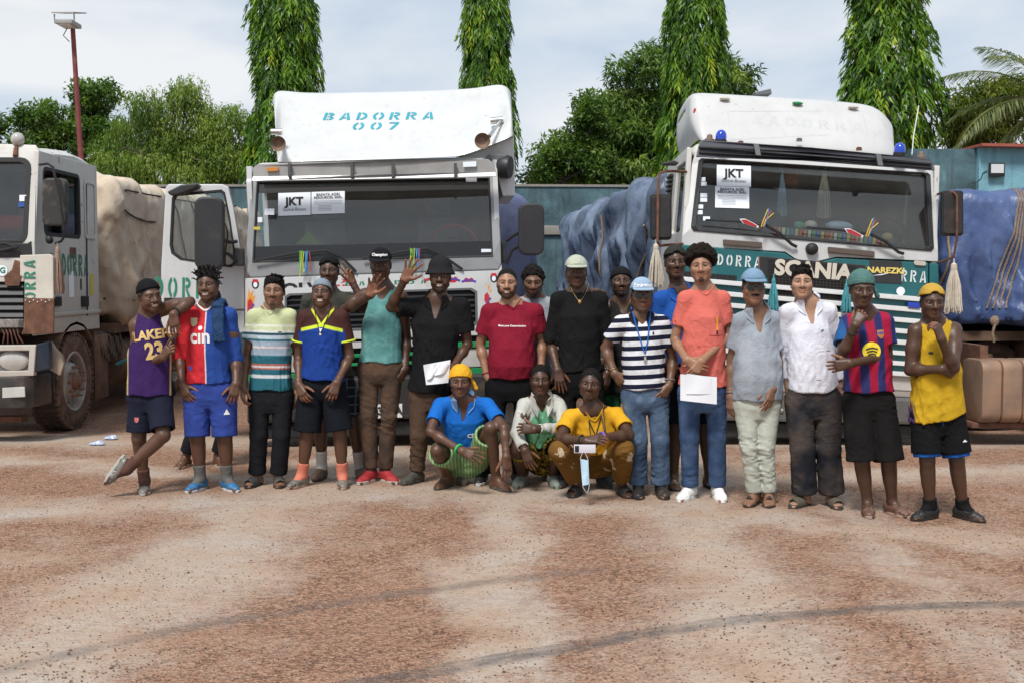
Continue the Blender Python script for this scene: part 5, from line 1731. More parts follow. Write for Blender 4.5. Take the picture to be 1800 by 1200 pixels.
def notice(T,x0,y0,x1,y1,gd,sk,kind,parent):
 """a printed sheet stuck inside the windscreen; gd(y): depth of the glass at photo height y"""
 e=sk*(x1-x0)/2
 o=T.sheet('notice',[[(x0,y0-e,gd(y0)),(x1,y0+e,gd(y0)),(x1,y1+e,gd(y1)),(x0,y1-e,gd(y1))]],.002,SHEET,parent,0)
 cx=(x0+x1)/2;h=(y1-y0);s_=T.q(x1,y0,gd(y0)).x-T.q(x0,y0,gd(y0)).x
 def wr(VF,f,m):
  y=y0+h*f
  c=T.q(cx,y,gd(y)-.002);a_=T.q(cx+50,y+50*sk,gd(y)-.002);b_=T.q(cx,y-20,gd(y-20)-.002)
  u=(a_-c).normalized();v=b_-c;v=(v-u*v.dot(u)).normalized()
  place_flat('lettering',VF,(c,u,v),m,o,.003)
 G=mat('grey_ink',(.2,.22,.25),.8,var=0)
 if kind=='jkt':
  wr(text_mesh('JKT',s_*.36,s_*.012),.40,INK);wr(text_mesh('Guin\u00e9-Bissau',s_*.14,.0003),.74,G)
 else:
  wr(text_mesh('BAFATA AGRI',s_*.115,.0006),.14,INK);wr(text_mesh('RESOURCES, SARL',s_*.105,.0006),.27,INK)
  for j in range(7):wr(poly2(bx2(-s_*(.42 if j<3 else .30),s_*(.42 if j<3 else .1),-.0015,.0015)),.42+.07*j,G)
 return o
def interior(T,xl,xr,zf,zt,yb,dashz,name='interior'):
 """closed dark box of the cab with dash"""
 mb=MB()
 mb.box(xl,xr,.12,yb,zf-.05,zf)
 mb.box(xl,xr,yb-.04,yb,zf+.001,zt)
 mb.build('cabin_lining',CABIN,T.root)
 d=MB();d.hexa([(xl+.02,.06,zf+.002),(xr-.02,.06,zf+.002),(xr-.02,.55,zf+.002),(xl+.02,.55,zf+.002)],[(xl+.02,.10,dashz),(xr-.02,.10,dashz),(xr-.02,.5,dashz+.06),(xl+.02,.5,dashz+.06)])
 d.build('dashboard',DKP,T.root,bevel=.03)
 # truck in the middle: white, tall deflector
D2=11.2
T2=Truck('white cab-over truck with tall wind deflector and open driver door, in the middle',(658-900)*D2/FPX,D2,yaw=3.0,roll=-1.9)
T=T2
RK=.16
GL=[(444,461,.0),(452,322,RK),(455,319,RK),(660,314,RK-.01),(856,313,RK),(860,316,RK),(866,449,0),(863,452,0),(660,458,-.01),(447,463,0)]
gl_hole=[(446,459,0),(454,322,RK),(858,315,RK),(864,449,0)]
fr_out=[(433,478,0),(433,430,.03),(440,340,RK-.03),(445,306,RK+.02),(868,298,RK+.02),(874,335,RK-.03),(880,420,.03),(881,464,0),(876,474,0),(440,488,0)]
T.sheet('windscreen_frame',[fr_out,gl_hole],.07,mat('screen_frame_grey',(.27,.275,.28),.45,var=.1),None,.012)
ws=T.sheet('windscreen',[[(p[0]+(2 if p[0]>650 else-2),p[1]+(2 if p[1]>400 else-2),p[2]+.03)for p in gl_hole]],.006,GLASS,None,0)
T.sheet('rubber_seal',[[(443,462,-.004),(451,319,RK-.004),(861,312,RK-.004),(867,452,-.004)],gl_hole],.05,BLK,None,.004)
T.sheet('lower_band',[[(446,461,.022),(447.2,434,.05),(862.4,424,.05),(864,451,.022)]],.004,mat('black_glass_band',(.012,.012,.013),.25,var=0),ws,0)
T.sheet('sun_strip',[[(453.5,340,.165),(454,322,.19),(858,315,.19),(858.5,333,.165)]],.004,mat('dark_sun_strip',(.02,.018,.017),.3,var=0),ws,0)
gd2=lambda y:.16*(456-y)/140+.022
notice(T,489,339,546,379,gd2,-.03,'jkt',ws);notice(T,547.5,337,606,376,gd2,-.03,'txt',ws)
for(a,b,c,d,m_)in((465,367,482,378,SHEET),(453,382,461,391,SHEET),(446,399,457,404,mat('yellow_sticker',(.6,.5,.05),.6,var=0)),(846,438,864,446,SHEET),(819,313,838,320,SHEET)):
 T.sheet('sticker',[[(a,b,.03),(c,b,.03),(c,d,.03),(a,d,.03)]],.002,m_,ws,0)
T.sheet('cowl_panel',[[(447,489,.012),(447,464,.012),(872,453,.012),(872,476,.012)]],.05,GREYP,None,.01)
for j in range(5):T.sheet('vent_slat',[[(470,471+3.6*j,.008),(545,468.5+3.6*j,.008),(545,470.3+3.6*j,.008),(470,472.8+3.6*j,.008)]],.02,BLK,None,0)
T.sheet('nose_panel',[[(431,602,-.02),(431,490,-.01),(440,489,-.01),(876,475.5,-.01),(882,466,-.01),(883,588,-.02)],[(503,578,-.02),(503,524,-.02),(510,519,-.02),(826,509,-.02),(836,515,-.02),(837,566,-.02),(830,571,-.02),(510,582,-.02)]],.06,WPAINT,None,.012)
T.sheet('grille_back',[[(500,584,.05),(500,520,.05),(838,508,.05),(838,573,.05)]],.03,DKP,None,0)
T.sheet('grille_surround',[[(500,581,-.024),(500,521,-.024),(508,516,-.024),(829,506,-.024),(839,512,-.024),(840,569,-.024),(832,574,-.024),(508,585,-.024)],[(504,577,-.024),(504,524,-.024),(511,520,-.024),(826,510,-.024),(835,515,-.024),(836,566,-.024),(829,570,-.024),(511,581,-.024)]],.05,GREYP,None,.004)
for j in range(6):
 y=527+9.5*j
 T.sheet('grille_slat',[[(505,y,0),(835,y-10,0),(835,y-6.5,0),(505,y+3.5,0)]],.03,DKP,None,.003)
T.sheet('lower_front_back',[[(436,735,.10),(436,585,.10),(880,572,.10),(880,720,.10)]],.05,DKP,None,0)
for(y0,y1,x0,x1,m_)in((580,590,560,790,CHROME),(600,611,560,790,WPAINT),(621,627,560,790,GREEN),(637,642,560,790,GREEN),(606,616,436,545,GREEN),(606,616,805,881,GREEN),(652,665,436,545,GREEN),(652,665,805,881,GREEN)):
 sl=lambda x:-.03*(x-658)
 T.sheet('front_bar',[[(x0,y1+sl(x0),.0),(x0,y0+sl(x0),.0),(x1,y0+sl(x1),.0),(x1,y1+sl(x1),.0)]],.06,m_,None,.006)
for x0,x1 in((450,540),(810,866)):
 hl=T.sheet('headlight',[[(x0,650-.03*(x0-658),.02),(x0,618-.03*(x0-658),.02),(x1,618-.03*(x1-658),.02),(x1,650-.03*(x1-658),.02)]],.05,LENS,None,.01)
T.sheet('bumper',[[(434,745,-.06),(434,668,-.06),(883,655,-.06),(883,731,-.06)]],.30,mat('dark_bumper',(.022,.021,.02),.6,dirt=.2),None,.03)
T.sheet('bumper_lower',[[(450,772,0),(450,746,0),(872,733,0),(872,760,0)]],.18,DKP,None,.02)
np_=T.sheet('number_plate',[[(644,735,-.075),(644,711,-.075),(707,709,-.075),(707,733,-.075)]],.012,mat('plate_white',(.68,.68,.66),.5,var=0),None,.002)
T.write('plate_lettering',text_mesh('8731 -A',.105,.004),676,722,-.078,INK,np_,sk=-.03)
vz=T.sheet('sun_visor',[[(444,312,RK-0.270),(447,293,RK-0.270),(455,288,RK-0.270),(660,283,RK-0.310),(858,280,RK-0.270),(868,287,RK-0.270),(872,304,RK-0.270),(660,309,RK-0.310)]],.03,VISOR,None,.006)
T.sheet('visor_lip',[[(443,318,RK-0.330),(444,310.5,RK-0.310),(660,307,RK-0.350),(872,302.5,RK-0.310),(873,310,RK-0.330),(660,314.5,RK-0.370)]],.05,mat('visor_edge',(.36,.36,.36),.35,.4,var=.1),vz,.006)
for x in(506,616,688,798):T.sheet('visor_bracket',[[(x,312,RK-0.370),(x,287,RK-0.340),(x+5,287,RK-0.340),(x+5,312,RK-0.370)]],.05,DKP,vz,.002)
T.sheet('marker_lamp',[[(469,302,RK-0.300),(469,295,RK-0.300),(489,294,RK-0.300),(489,301,RK-0.300)]],.02,AMBER,vz,.003)
T.sheet('visor_patch',[[(814,294,RK-0.302),(814,285,RK-0.302),(837,284,RK-0.302),(837,293,RK-0.302)]],.004,SHEET,vz,0)
zt=T.q(660,290,RK).z;zb=T.q(660,600,0).z
xl,xr=T.q(436,470,0).x,T.q(881,465,0).x
YB=1.95
MB().hexa([(xl+.05,RK+.02,zt-.06),(xr-.05,RK+.02,zt-.06),(xr-.02,YB,zt-.06),(xl+.02,YB,zt-.06)],[(xl+.10,RK+.06,zt+.06),(xr-.10,RK+.06,zt+.06),(xr-.06,YB,zt+.08),(xl+.06,YB,zt+.08)]).build('roof',WPAINT,T.root,bevel=.05,seg=3)
def side(T,x,yb,z0,z1,zw0,zw1,yw0,yw1,th,m,rk,nm='side_panel',hole=True,r=.05,door=True):
 L_=[[Vector((x,.0,z0)),Vector((x,yb,z0)),Vector((x,yb,z1)),Vector((x,rk,z1)),Vector((x,.02,zw0-.05))]]
 if hole:L_.append([Vector((x,a,b))for a,b in rrect(yw0,yw1,zw0,zw1,r,4)])
 o=T.solid(nm,L_,th,m,None,.008,(1,0,0))
 if hole and door:
  L2=[[Vector((x+(-.006 if th<0 else .006)*-1,a,b))for a,b in rrect(yw0-.015,yw1+.015,zw0-.015,zw1+.015,r,4)],[Vector((x+(.006 if th<0 else-.006),a,b))for a,b in rrect(yw0,yw1,zw0,zw1,r,4)]]
  T.solid('side_glass',[[Vector((x+th*.5,a,b))for a,b in rrect(yw0-.01,yw1+.01,zw0-.01,zw1+.01,r,4)]],.005,SIDEGLASS,o,0,(1,0,0))
 return o
zw0=T.q(881,440,0).z;zw1=zt-.14
sd=side(T,xr,YB,zb,zt+.02,zw0,zw1,.30,.98,-.05,WPAINT,RK)
side(T,xl,YB,zb,zt+.02,zb+.05,zt-.1,.12,1.05,.05,WPAINT,RK,door=False)
MB().box(xl,xr,YB-.002,YB+.05,zb,zt+.05).build('rear_panel',WPAINT,T.root)
interior(T,xl+.06,xr-.06,zb+.12,zt,YB-.1,T.q(660,448,.15).z)
seat(T,xr-.62,.75,zb+.55);seat(T,xl+.62,.75,zb+.55)
steering(T,797,428,.62,.23,mat('red_wheel_cover',(.42,.05,.06),.7,var=.15),50)
MB().hexa([tuple(T.q(520,430,.5)),tuple(T.q(565,430,.5)),tuple(T.q(565,430,.62)),tuple(T.q(520,430,.62))],[tuple(T.q(540,408,.55)),tuple(T.q(546,408,.55)),tuple(T.q(546,408,.58)),tuple(T.q(540,408,.58))]).build('green_cloth',mat('lime_cloth',(.28,.38,.08),.9),T.root,bevel=.01)
MB().box(xl-.01,xl+.35,.25,1.9,zb-.42,zb-.01).build('wheel_wing',GREYP,T.root,bevel=.05)
MB().box(xr-.35,xr+.01,.25,1.9,zb-.42,zb-.01).build('wheel_wing',GREYP,T.root,bevel=.05)
def deflector(T):
 rows=[]
 tpl=[(478,166),(482,157),(491,153),(515,156),(545,158.5),(640,157),(740,155),(805,152),(840,149.5),(866,144.5),(882,143.5),(893,149),(899,160)]
 bot=[(487,285),(489,285),(492,285),(505,285),(540,284),(640,281),(740,278),(798,275.5),(815,273),(845,262),(872,251),(893,243),(904,236)]
 n=len(tpl);g_=[]
 for k in range(11):
  f=k/10.0
  row=[]
  for i in range(n):
   px=tpl[i][0]+(bot[i][0]-tpl[i][0])*f;py=tpl[i][1]+(bot[i][1]-tpl[i][1])*f
   u=i/(n-1.0)
   e=max(0,1-min(u,1-u)/.16)
   dy=.16+(1-f)**1.4*.95+.15*math.sin(f*3.14)*(1-e)-.24*e*math.sin(min(1,f*1.1)*3.14)+(.25*(1-f)if u>.98 or u<.02 else 0)
   row.append(T.q(px,py,dy))
  g_.append(row)
 V_=[p for r_ in g_ for p in r_];F_=[(a*n+i,(a+1)*n+i,(a+1)*n+i+1,a*n+i+1)for a in range(10)for i in range(n-1)]
 fin=[]
 base=len(V_)
 mb=MB();mb.add(V_,F_)
 for i in(0,n-1):
  vs=[]
  for k in range(11):
   p=g_[k][i];vs+=[p,Vector((p.x+(.015 if i else-.015),p.y+.5,p.z-.02)),Vector((p.x+(.01 if i else-.01),1.7,p.z-.06))]
  fs=[]
  for k in range(10):
   for c in range(2):
    q=(3*k+c,3*k+c+1,3*k+c+4,3*k+c+3);fs.append(q if i else q[::-1])
  mb.add(vs,fs)
 vs=[];
 for i in range(n):p=g_[0][i];vs+=[p,Vector((p.x,1.72,p.z-.05))]
 mb.add(vs,[(2*i,2*i+1,2*i+3,2*i+2)for i in range(n-1)])
 o=mb.build('wind_deflector',WPAINT,T.root,smooth=True)
 bm_=bmesh.new();bm_.from_mesh(o.data);bmesh.ops.remove_doubles(bm_,verts=bm_.verts,dist=.002);bmesh.ops.recalc_face_normals(bm_,faces=bm_.faces)
 bm_.to_mesh(o.data);bm_.free()
 md=o.modifiers.new('thick','SOLIDIFY');md.thickness=.02;md.offset=-1
 ms=o.modifiers.new('sub','SUBSURF');ms.levels=1;ms.render_levels=2
 return o
df=deflector(T)
T.sheet('roof_side_pod',[[(812,279,.30),(815,275,.30),(845,264,.30),(872,253,.30),(903,239,.34),(905,300,.34),(905,345,.34),(884,345,.30),(872,300,.30),(866,284,.30)]],1.3,WPAINT,None,.02)
def on_front(T,name,VF,px,py,dy,m,parent,sk=0.0,off=.006):
 c=T.q(px,py,dy);a=T.q(px+50,py+50*sk,dy);u=(a-c).normalized();v=Vector((0,0,1));v=(v-u*v.dot(u)).normalized()
 dg=bpy.context.evaluated_depsgraph_get();ev=parent.evaluated_get(dg);me=bpy.data.meshes.new_from_object(ev)
 tmp=bpy.data.objects.new('tmp',me)
 o=onto(name,VF,(c,u,v),tmp,m,parent,off,1.5)
 BVHS.pop(tmp.name,None);bpy.data.objects.remove(tmp);bpy.data.meshes.remove(me)
 return o
on_front(T,'lettering',stencil_mesh('BADORRA',.088,1.72,.40,.25),663,200,.6,STENT,df,-.005)
on_front(T,'lettering',stencil_mesh('007',.088,1.72,.45,.25),658,221,.6,STENT,df,-.01)
def horn(T,px,py,dy,r,parent):
 c=T.q(px,py,dy)
 o=MB().lathe(tuple(c),(0,1,.12),[(0,r),(.005,r),(.03,r*.75),(.08,r*.5),(.18,r*.30),(.34,r*.24)],20,False).build('air_horn',mat('tarnished_brass',(.50,.36,.25),.4,.4,var=.25),parent,smooth=True)
 MB().lathe(tuple(c),(0,1,.12),[(.012,r*.88),(.05,r*.5),(.051,.001)],16,False).build('bell_inside',mat('horn_dark',(.20,.13,.09),.6),o,smooth=True)
 return o
h1=horn(T,489,253,.02,.074,T.root);h2=horn(T,848,248,.02,.078,T.root)
MB().tube([tuple(T.q(860,240,.05)),tuple(T.q(880,213,.35))],[.02,.012],8).build('horn_tube',CHROME,T.root,smooth=True)
MB().tube([tuple(T.q(862,213,.38)),tuple(T.q(884,211,.38))],.035,12).build('horn_bracket',CHROME,T.root,smooth=True)
MB().tube([tuple(T.q(477,232,.25)),tuple(T.q(496,232,.25))],.032,12).build('horn_bracket',CHROME,T.root,smooth=True)
T.sheet('intake_duct',[[(855,283,.16),(856,273,.16),(862,270,.16),(886,271,.16),(893,277,.16),(893,286,.16),(884,284,.16)]],.3,GREYP,None,.015)
MB().lathe(tuple(T.q(889,294,.22)),(.9,-.35,-.1),[(-.10,.085),(-.05,.11),(.02,.118),(.05,.11),(.055,.0)],20).build('air_intake',DKP,T.root,smooth=True)
wp1=wiper(T,[(447,459,-.045),(520,445,-.05),(575,441,-.045)]);wiper(T,[(575,441,-.045),(600,452,-.05),(626,478,-.03)],name='wiper_arm',r=.014)
wp2=wiper(T,[(637,454,-.045),(720,441,-.05),(750,437,-.05)]);wiper(T,[(750,437,-.05),(775,448,-.05),(813,474,-.03)],name='wiper_arm',r=.014)
TIES=[mat('tie_green',(.05,.5,.08),.4,var=0),mat('tie_yellow',(.75,.65,.05),.4,var=0),mat('tie_blue',(.03,.22,.6),.4,var=0),mat('tie_red',(.6,.05,.05),.4,var=0),mat('tie_cyan',(.1,.45,.65),.4,var=0)]
rgt=random.Random(3)
for(x0,y0,y1)in((527,440,486),(721,435,478)):
 c0=np.array(T.M@T.q(x0+8,y0,-.07));o=empty('cable_ties',tuple(c0));tag(o,'bunch of coloured cable ties on the wiper %s'%('above the grey bandana' if x0<600 else 'behind the raised open hand'),'cable ties','bunches of cable ties on the wipers')
 for k in range(8):
  a=T.M@T.q(x0+2.4*k,y0+rgt.uniform(0,3),-.075);b=T.M@T.q(x0+2.4*k+rgt.uniform(-3,2),y1-rgt.uniform(0,12),-.085)
  a,b=np.array(a)-c0,np.array(b)-c0;md_=(a+b)/2+np.array((rgt.uniform(-.01,.01),-.012,0))
  MB().tube([tuple(a+(0,.02,-.02)),tuple(a),tuple(md_),tuple(b),tuple(b+(.012,.01,.03))],.0038,5).build('tie',TIES[[0,1,0,1,2,4,2,3][k]],o,smooth=True)
for nm_,s_,x_,y_,h_,m_,bold,sx in(('lettering','VOLVO',533,509,.155,mat('badge_black',(.02,.02,.02),.4,var=0),.007,1.25),('lettering','PUMA',751,505,.075,mat('sticker_red',(.5,.02,.03),.6,var=0),.004,1.15),('lettering','PUMA',607,506,.075,mat('sticker_red',None),.004,1.15)):
 T.write(nm_,text_mesh(s_,h_,bold,sx),x_,y_,-.012,m_,None,sk=-.03)
T.write('lettering',stencil_mesh('BADORRA',.085,1.3,.35),680,501,-.012,STENG,None,sk=-.03)
def heart(w):
 p=[]
 for k in range(28):
  a=6.28318*k/28;p.append((w*.06*16*math.sin(a)**3/1.0,w*.06*(13*math.cos(a)-5*math.cos(2*a)-2*math.cos(3*a)-math.cos(4*a))))
 return poly2(p)
PURP=mat('sticker_purple',(.10,.05,.35),.6,var=0);REDS=mat('sticker_red',None);ORNG=mat('sticker_orange',(.75,.30,.03),.6,var=0)
for hx_,hy_ in((824,495),(796,493)):
 T.write('heart_sticker',heart(.05),hx_,hy_,-.012,REDS,None);T.write('heart_ribbon',poly2([(-.075,.005),(-.03,.022),(.03,.022),(.075,.005),(.065,-.014),(.025,.002),(-.025,.002),(-.065,-.014)]),hx_,hy_,-.013,PURP,None,th=.005)
def skate(px,py):
 T.write('flame_sticker',poly2([(-.035,-.10),(.0,-.12),(.025,-.08),(.03,.0),(.045,.06),(.02,.04),(.02,.11),(-.005,.07),(-.02,.13),(-.03,.03),(-.04,.0)]),px,py,-.012,ORNG,None)
 T.write('flame_core',poly2([(-.035,-.10),(.0,-.12),(.02,-.08),(.015,.0),(-.005,.03),(-.03,.0)]),px,py,-.013,REDS,None,th=.006)
 for k in range(3):T.write('flame_spot',disc(.012,10),px-2+3*k,py+16-5*k,-.014,PURP,None,th=.008)
skate(441,530);skate(857,519)
for px,py in((449,500),(868,489)):
 T.write('portrait_sticker',disc(.035,14,0,0,.045),px,py,-.012,INK,None);T.write('portrait_face',disc(.02,12,0,-.004,.027),px,py,-.013,SHEET,None,th=.006);T.write('portrait_cap',poly2([(-.034,.018),(.034,.018),(.022,.048),(-.022,.048)]),px,py,-.013,REDS,None,th=.006)
T.write('cat_mark',poly2([(-.05,-.02),(.0,-.005),(.05,.03),(.02,.03),(-.02,.02),(-.04,.035),(-.02,.005)]),751,494,-.012,REDS,None)
T.write('cat_mark',poly2([(-.05,-.02),(.0,-.005),(.05,.03),(.02,.03),(-.02,.02),(-.04,.035),(-.02,.005)]),607,495,-.012,REDS,None)
mr=big_mirror(T,912,357,957,449,-.10,th=.12,r=14)
for y0,y1 in((410,414),(434,455)):tube_px(T,'mirror_arm',[(911,y0,.0),(900,y0+6,.06),(890,y1+10,.10)],.016,DKP)
ml=big_mirror(T,341,346,392,474,-.28,th=.12,r=15)
for y0,y1 in((418,420),(440,455)):tube_px(T,'mirror_arm',[(390,y0+2,-.2),(403,y0+8,-.12),(416,y1+5,-.05)],.018,DKP)
T.sheet('mirror_mount',[T.rr(411,436,428,468,4,-.06)],.08,DKP,None,.01)
T.sheet('mirror_mount',[T.rr(877,425,890,462,4,.10)],.10,DKP,None,.01)
T.sheet('kerb_mirror',[[(296,341,-.1),(294,337,-.1),(318,325,-.1),(345,322,-.1),(348,326,-.1),(344,330,-.1),(318,341,-.1),(300,344,-.1)]],.18,DKP,None,.02)
door_out=[(283,588,.1),(283,470,.1),(287,400,.1),(291,330,.1),(296,324,.1),(391,324,.1),(401,329,.1),(410,365,.1),(421,430,.1),(430,466,.1),(430,585,.1)]
door_win=[(303,444,.1),(300,430,.1),(304,350,.1),(309,343,.1),(388,336,.1),(394,341,.1),(403,385,.1),(411,440,.1),(411,464,.1),(404,468,.1),(318,455,.1)]
dr=T.sheet('door',[door_out,door_win],.06,WPAINT,None,.012)
cw=np.mean([p[:2]for p in door_win],0)
def scale_loop(lp,f,dy):return[(cw[0]+(p[0]-cw[0])*f,cw[1]+(p[1]-cw[1])*f,dy)for p in lp]
T.sheet('window_rubber',[scale_loop(door_win,1.04,.094),scale_loop(door_win,.97,.094)],.05,BLK,dr,.004)
T.sheet('door_glass',[scale_loop(door_win,1.0,.125)],.005,SIDEGLASS,dr,0)
T.write('lettering',stencil_mesh('DORRA',.20,.58,.42),329,506,.098,STENG,dr,sk=.03)
T.write('door_handle',poly2(bx2(-.10,.10,-.035,.035)),307,530,.098,BLK,dr,th=.012)
T.sheet('door_moulding',[[(284,548,.094),(284,545,.094),(429,543,.094),(429,546,.094)]],.01,GREYP,dr,.002)
for sx in(-1,1):T.wheel(sx*.98,1.30,.52,.30,sx,lug=(sx<0))
for y_ in(4.6,5.9):
 for sx in(-1,1):T.wheel(sx*.93,y_,.52,.42,sx,lug=False)
ch=MB()
ch.box(-.45,-.37,.3,8.6,.75,1.0);ch.box(.37,.45,.3,8.6,.75,1.0);ch.box(-.9,.9,1.1,1.5,.42,.62)
ch.box(-1.2,1.2,2.6,9.5,1.02,1.16)
ch.build('chassis',DUSTBROWN,T.root)
MB().box(-.8,.8,.32,2.4,.34,1.02).build('dark_underbody',DKP,T.root,bevel=.06)  # dark engine-sized mass, added to keep the space under the cab black
MB().box(-1.15,-.6,2.3,3.6,.35,.95).build('fuel_tank',DUSTBROWN,T.root,bevel=.06)
MB().box(.6,1.15,2.3,3.6,.35,.95).build('battery_box',DUSTBROWN,T.root,bevel=.03)
# truck on the right: teal front
D3=11.3
T3=Truck('white and teal cab-over truck with blue beacons and slatted grille, on the right',(1424-900)*D3/FPX,D3,yaw=-1.5,roll=4.3)
T=T3
RK=.20;SK=.085
def sk(y,x):return y+(SK if y<600 else SK-.00045*(y-600))*(x-1424)
gh=[(1220,398,0),(1233,284,RK),(1238,280,RK),(1626,305,RK),(1631,309,RK),(1637,434,0),(1632,440,0),(1224,405,0)]
fo=[(1198,432,0),(1199,415,0),(1216,290,RK),(1222,270,RK+.02),(1638,296,RK+.02),(1643,320,RK),(1649,440,0),(1649,460,0),(1470,452,0),(1440,459,0),(1418,462,0),(1398,455,0),(1380,443,0)]
T.sheet('windscreen_frame',[fo,gh],.07,WPAINT,None,.012)
def infl(lp,f,dd_):
 c_=np.mean([p[:2]for p in lp],0);return[(c_[0]+(p[0]-c_[0])*f,c_[1]+(p[1]-c_[1])*f,p[2]+dd_)for p in lp]
T.sheet('rubber_seal',[infl(gh,1.025,-.012),infl(gh,.985,-.012)],.05,BLK,None,.005)
ws=T.sheet('windscreen',[infl(gh,1.0,.03)],.006,GLASS,None,0)
gd3=lambda y:.20*(404-y)/121+.022
notice(T,1260,291,1320,328,gd3,.03,'jkt',ws);notice(T,1257,328.5,1317,366,gd3,.03,'txt',ws)
for(a,b)in((1228,312),(1230,320),(1231,340),(1231,348),(1224,360),(1223,370),(1236,381)):
 T.sheet('sticker',[[(a,b,gd3(b)),(a+12,b,gd3(b)),(a+12,b+7,gd3(b+7)),(a,b+7,gd3(b+7))]],.002,SHEET,ws,0)
vz=T.sheet('sun_visor',[[(1224,276,RK-0.340),(1230,249,RK-0.300),(1236,246,RK-0.300),(1430,260,RK-0.340),(1632,279,RK-0.300),(1638,283,RK-0.300),(1644,300,RK-0.340),(1430,283,RK-0.380)]],.04,mat('slate_visor',(.055,.058,.070),.45,var=.15),None,.008)
for f in(.3,.62):T.sheet('visor_rib',[[(1229,249+28*f,RK-0.350),(1430,261+24*f,RK-0.390),(1638,281+20*f,RK-0.350),(1638,284+20*f,RK-0.350),(1430,264+24*f,RK-0.390),(1229,252+28*f,RK-0.350)]],.03,DKP,vz,.003)
for x,y in((1325,253),(1540,271)):T.sheet('visor_bracket',[[(x,y,RK-0.390),(x+9,y+1,RK-0.390),(x+13,y+21,RK-0.420),(x+4,y+20,RK-0.420)]],.05,GREYP,vz,.003)
nose=[(1196,640,-.03),(1196,430,-.02),(1380,445,-.02),(1398,457,-.02),(1418,464,-.02),(1440,461,-.02),(1470,454,-.02),(1632,462,-.02),(1632,672,-.03)]
T.sheet('nose_panel',[nose],.05,TEAL,None,.012)
T.sheet('corner_panel',[[(1634,676,-.02),(1634,463,-.02),(1650,464,-.02),(1652,678,-.02)]],.10,TEAL,None,.012)
plt=[(1335,484,-.035),(1335,451,-.035),(1521,467,-.035),(1521,500,-.035)]
pl_=T.sheet('name_panel',[plt],.02,DKP,None,.004)
T.sheet('name_panel_edge',[infl(plt,1.015,.0),infl(plt,.985,.0)],.012,RUST,pl_,.002)
for j in range(8):T.sheet('name_panel_slat',[[(1350,456+3.6*j,-.040),(1505,469+3.6*j,-.040),(1505,470.4+3.6*j,-.040),(1350,457.4+3.6*j,-.040)]],.006,BLK,pl_,0)
CREAM=mat('cream_badge',(.60,.55,.46),.4,var=.08)
T.write('lettering',text_mesh('SCANIA',.205,.010,1.04),1429,476,-.048,CREAM,pl_,sk=.075)
T.write('lettering',stencil_mesh('BADORRA',.11,.72,.42),1283,458,-.024,mat('stencil_white',(.66,.7,.7),.6,var=.1),None,sk=.07)
T.write('lettering',stencil_mesh('RRA',.115,.72,.38),1606,486,-.024,mat('stencil_white',None),None,sk=.07)
nz_=T.sheet('dealer_plate',[[(1529,496,-.03),(1529,457,-.03),(1585,460,-.03),(1585,499,-.03)]],.012,mat('plate_black',(.028,.028,.030),.5,var=.1),None,.002)
T.write('lettering',text_mesh('NAREZKI',.078,.003,1.15),1557,476,-.032,mat('plate_yellow',(.75,.58,.15),.6,var=0),nz_,sk=.04)
T.write('swoosh',poly2([(-.1,-.01),(.0,-.005),(.1,.02),(.0,.006)]),1550,483,-.032,SHEET,nz_)
T.sheet('marker_lamp',[T.rr(1607,459,1628,467,3.5,-.04,SK)],.02,mat('cream_lens',(.5,.46,.38),.3,var=0),None,.003)
for j in range(8):
 y=514+19.5*j
 T.sheet('front_slat',[[(1200,sk(y,1200),-.075),(1200,sk(y-8.5,1200),-.06),(1631,sk(y-8.5,1631),-.06),(1631,sk(y,1631),-.075)]],.05,WPAINT,None,.008)
MESH=mat('grille_mesh',(.045,.035,.03),.7)
T.sheet('grille_recess',[[(1350,sk(560,1350),-.036),(1350,sk(488,1350),-.036),(1505,sk(488,1505),-.036),(1505,sk(560,1505),-.036)]],.012,BLK,None,0)
gm=MB()
for k in range(26):
 x=1351+6*k;gm.tube([tuple(T.q(x,sk(489,x),-.042)),tuple(T.q(x,sk(559,x),-.042))],.004,4)
for k in range(15):
 y=490+4.8*k;gm.tube([tuple(T.q(1350,sk(y,1350),-.046)),tuple(T.q(1505,sk(y,1505),-.046))],.004,4)
gm.build('grille_mesh',MESH,T.root)
lv=MB()
for k in range(14):
 x=1202+7*k;lv.tube([tuple(T.q(x,sk(497,x),-.03)),tuple(T.q(x,sk(513,x),-.03))],.008,4)
lv.build('side_vent',DKP,T.root)
T.sheet('vent_back',[[(1200,sk(515,1200),-.026),(1200,sk(496,1200),-.026),(1295,sk(496,1295),-.026),(1295,sk(515,1295),-.026)]],.005,BLK,None,0)
T.write('round_badge',disc(.042,18),1583,512,-.03,SHEET,None)
T.sheet('blue_marker',[T.rr(1596,532,1618,541,3,-.085,SK)],.02,BLUELENS,None,.003)
MB().lathe(tuple(T.q(1427,438,-.02)),(0,-1,0),[(-.02,.06),(.03,.058),(.05,.045),(.06,.02)],16).build('filler_cap',BLK,T.root,smooth=True)
for(x0,y0,x1,y1)in((1272,421,1340,426),(1457,434,1538,442)):T.sheet('wiper_bracket',[[(x0,y0+10,-.05),(x0,y0,-.05),(x1,y1,-.05),(x1,y1+10,-.05)]],.05,mat('rusty_bracket',(.10,.075,.06),.7),None,.008)
for pts in([(1240,387,-.05),(1300,390,-.06),(1352,398,-.06)],[(1418,400,-.05),(1470,404,-.06),(1530,412,-.06)]):wiper(T,pts)
for pts in([(1345,396,-.07),(1370,410,-.08),(1392,430,-.05),(1400,434,-.03)],[(1528,411,-.07),(1555,424,-.08),(1580,444,-.05),(1588,446,-.03)]):wiper(T,pts,name='wiper_arm',r=.016)
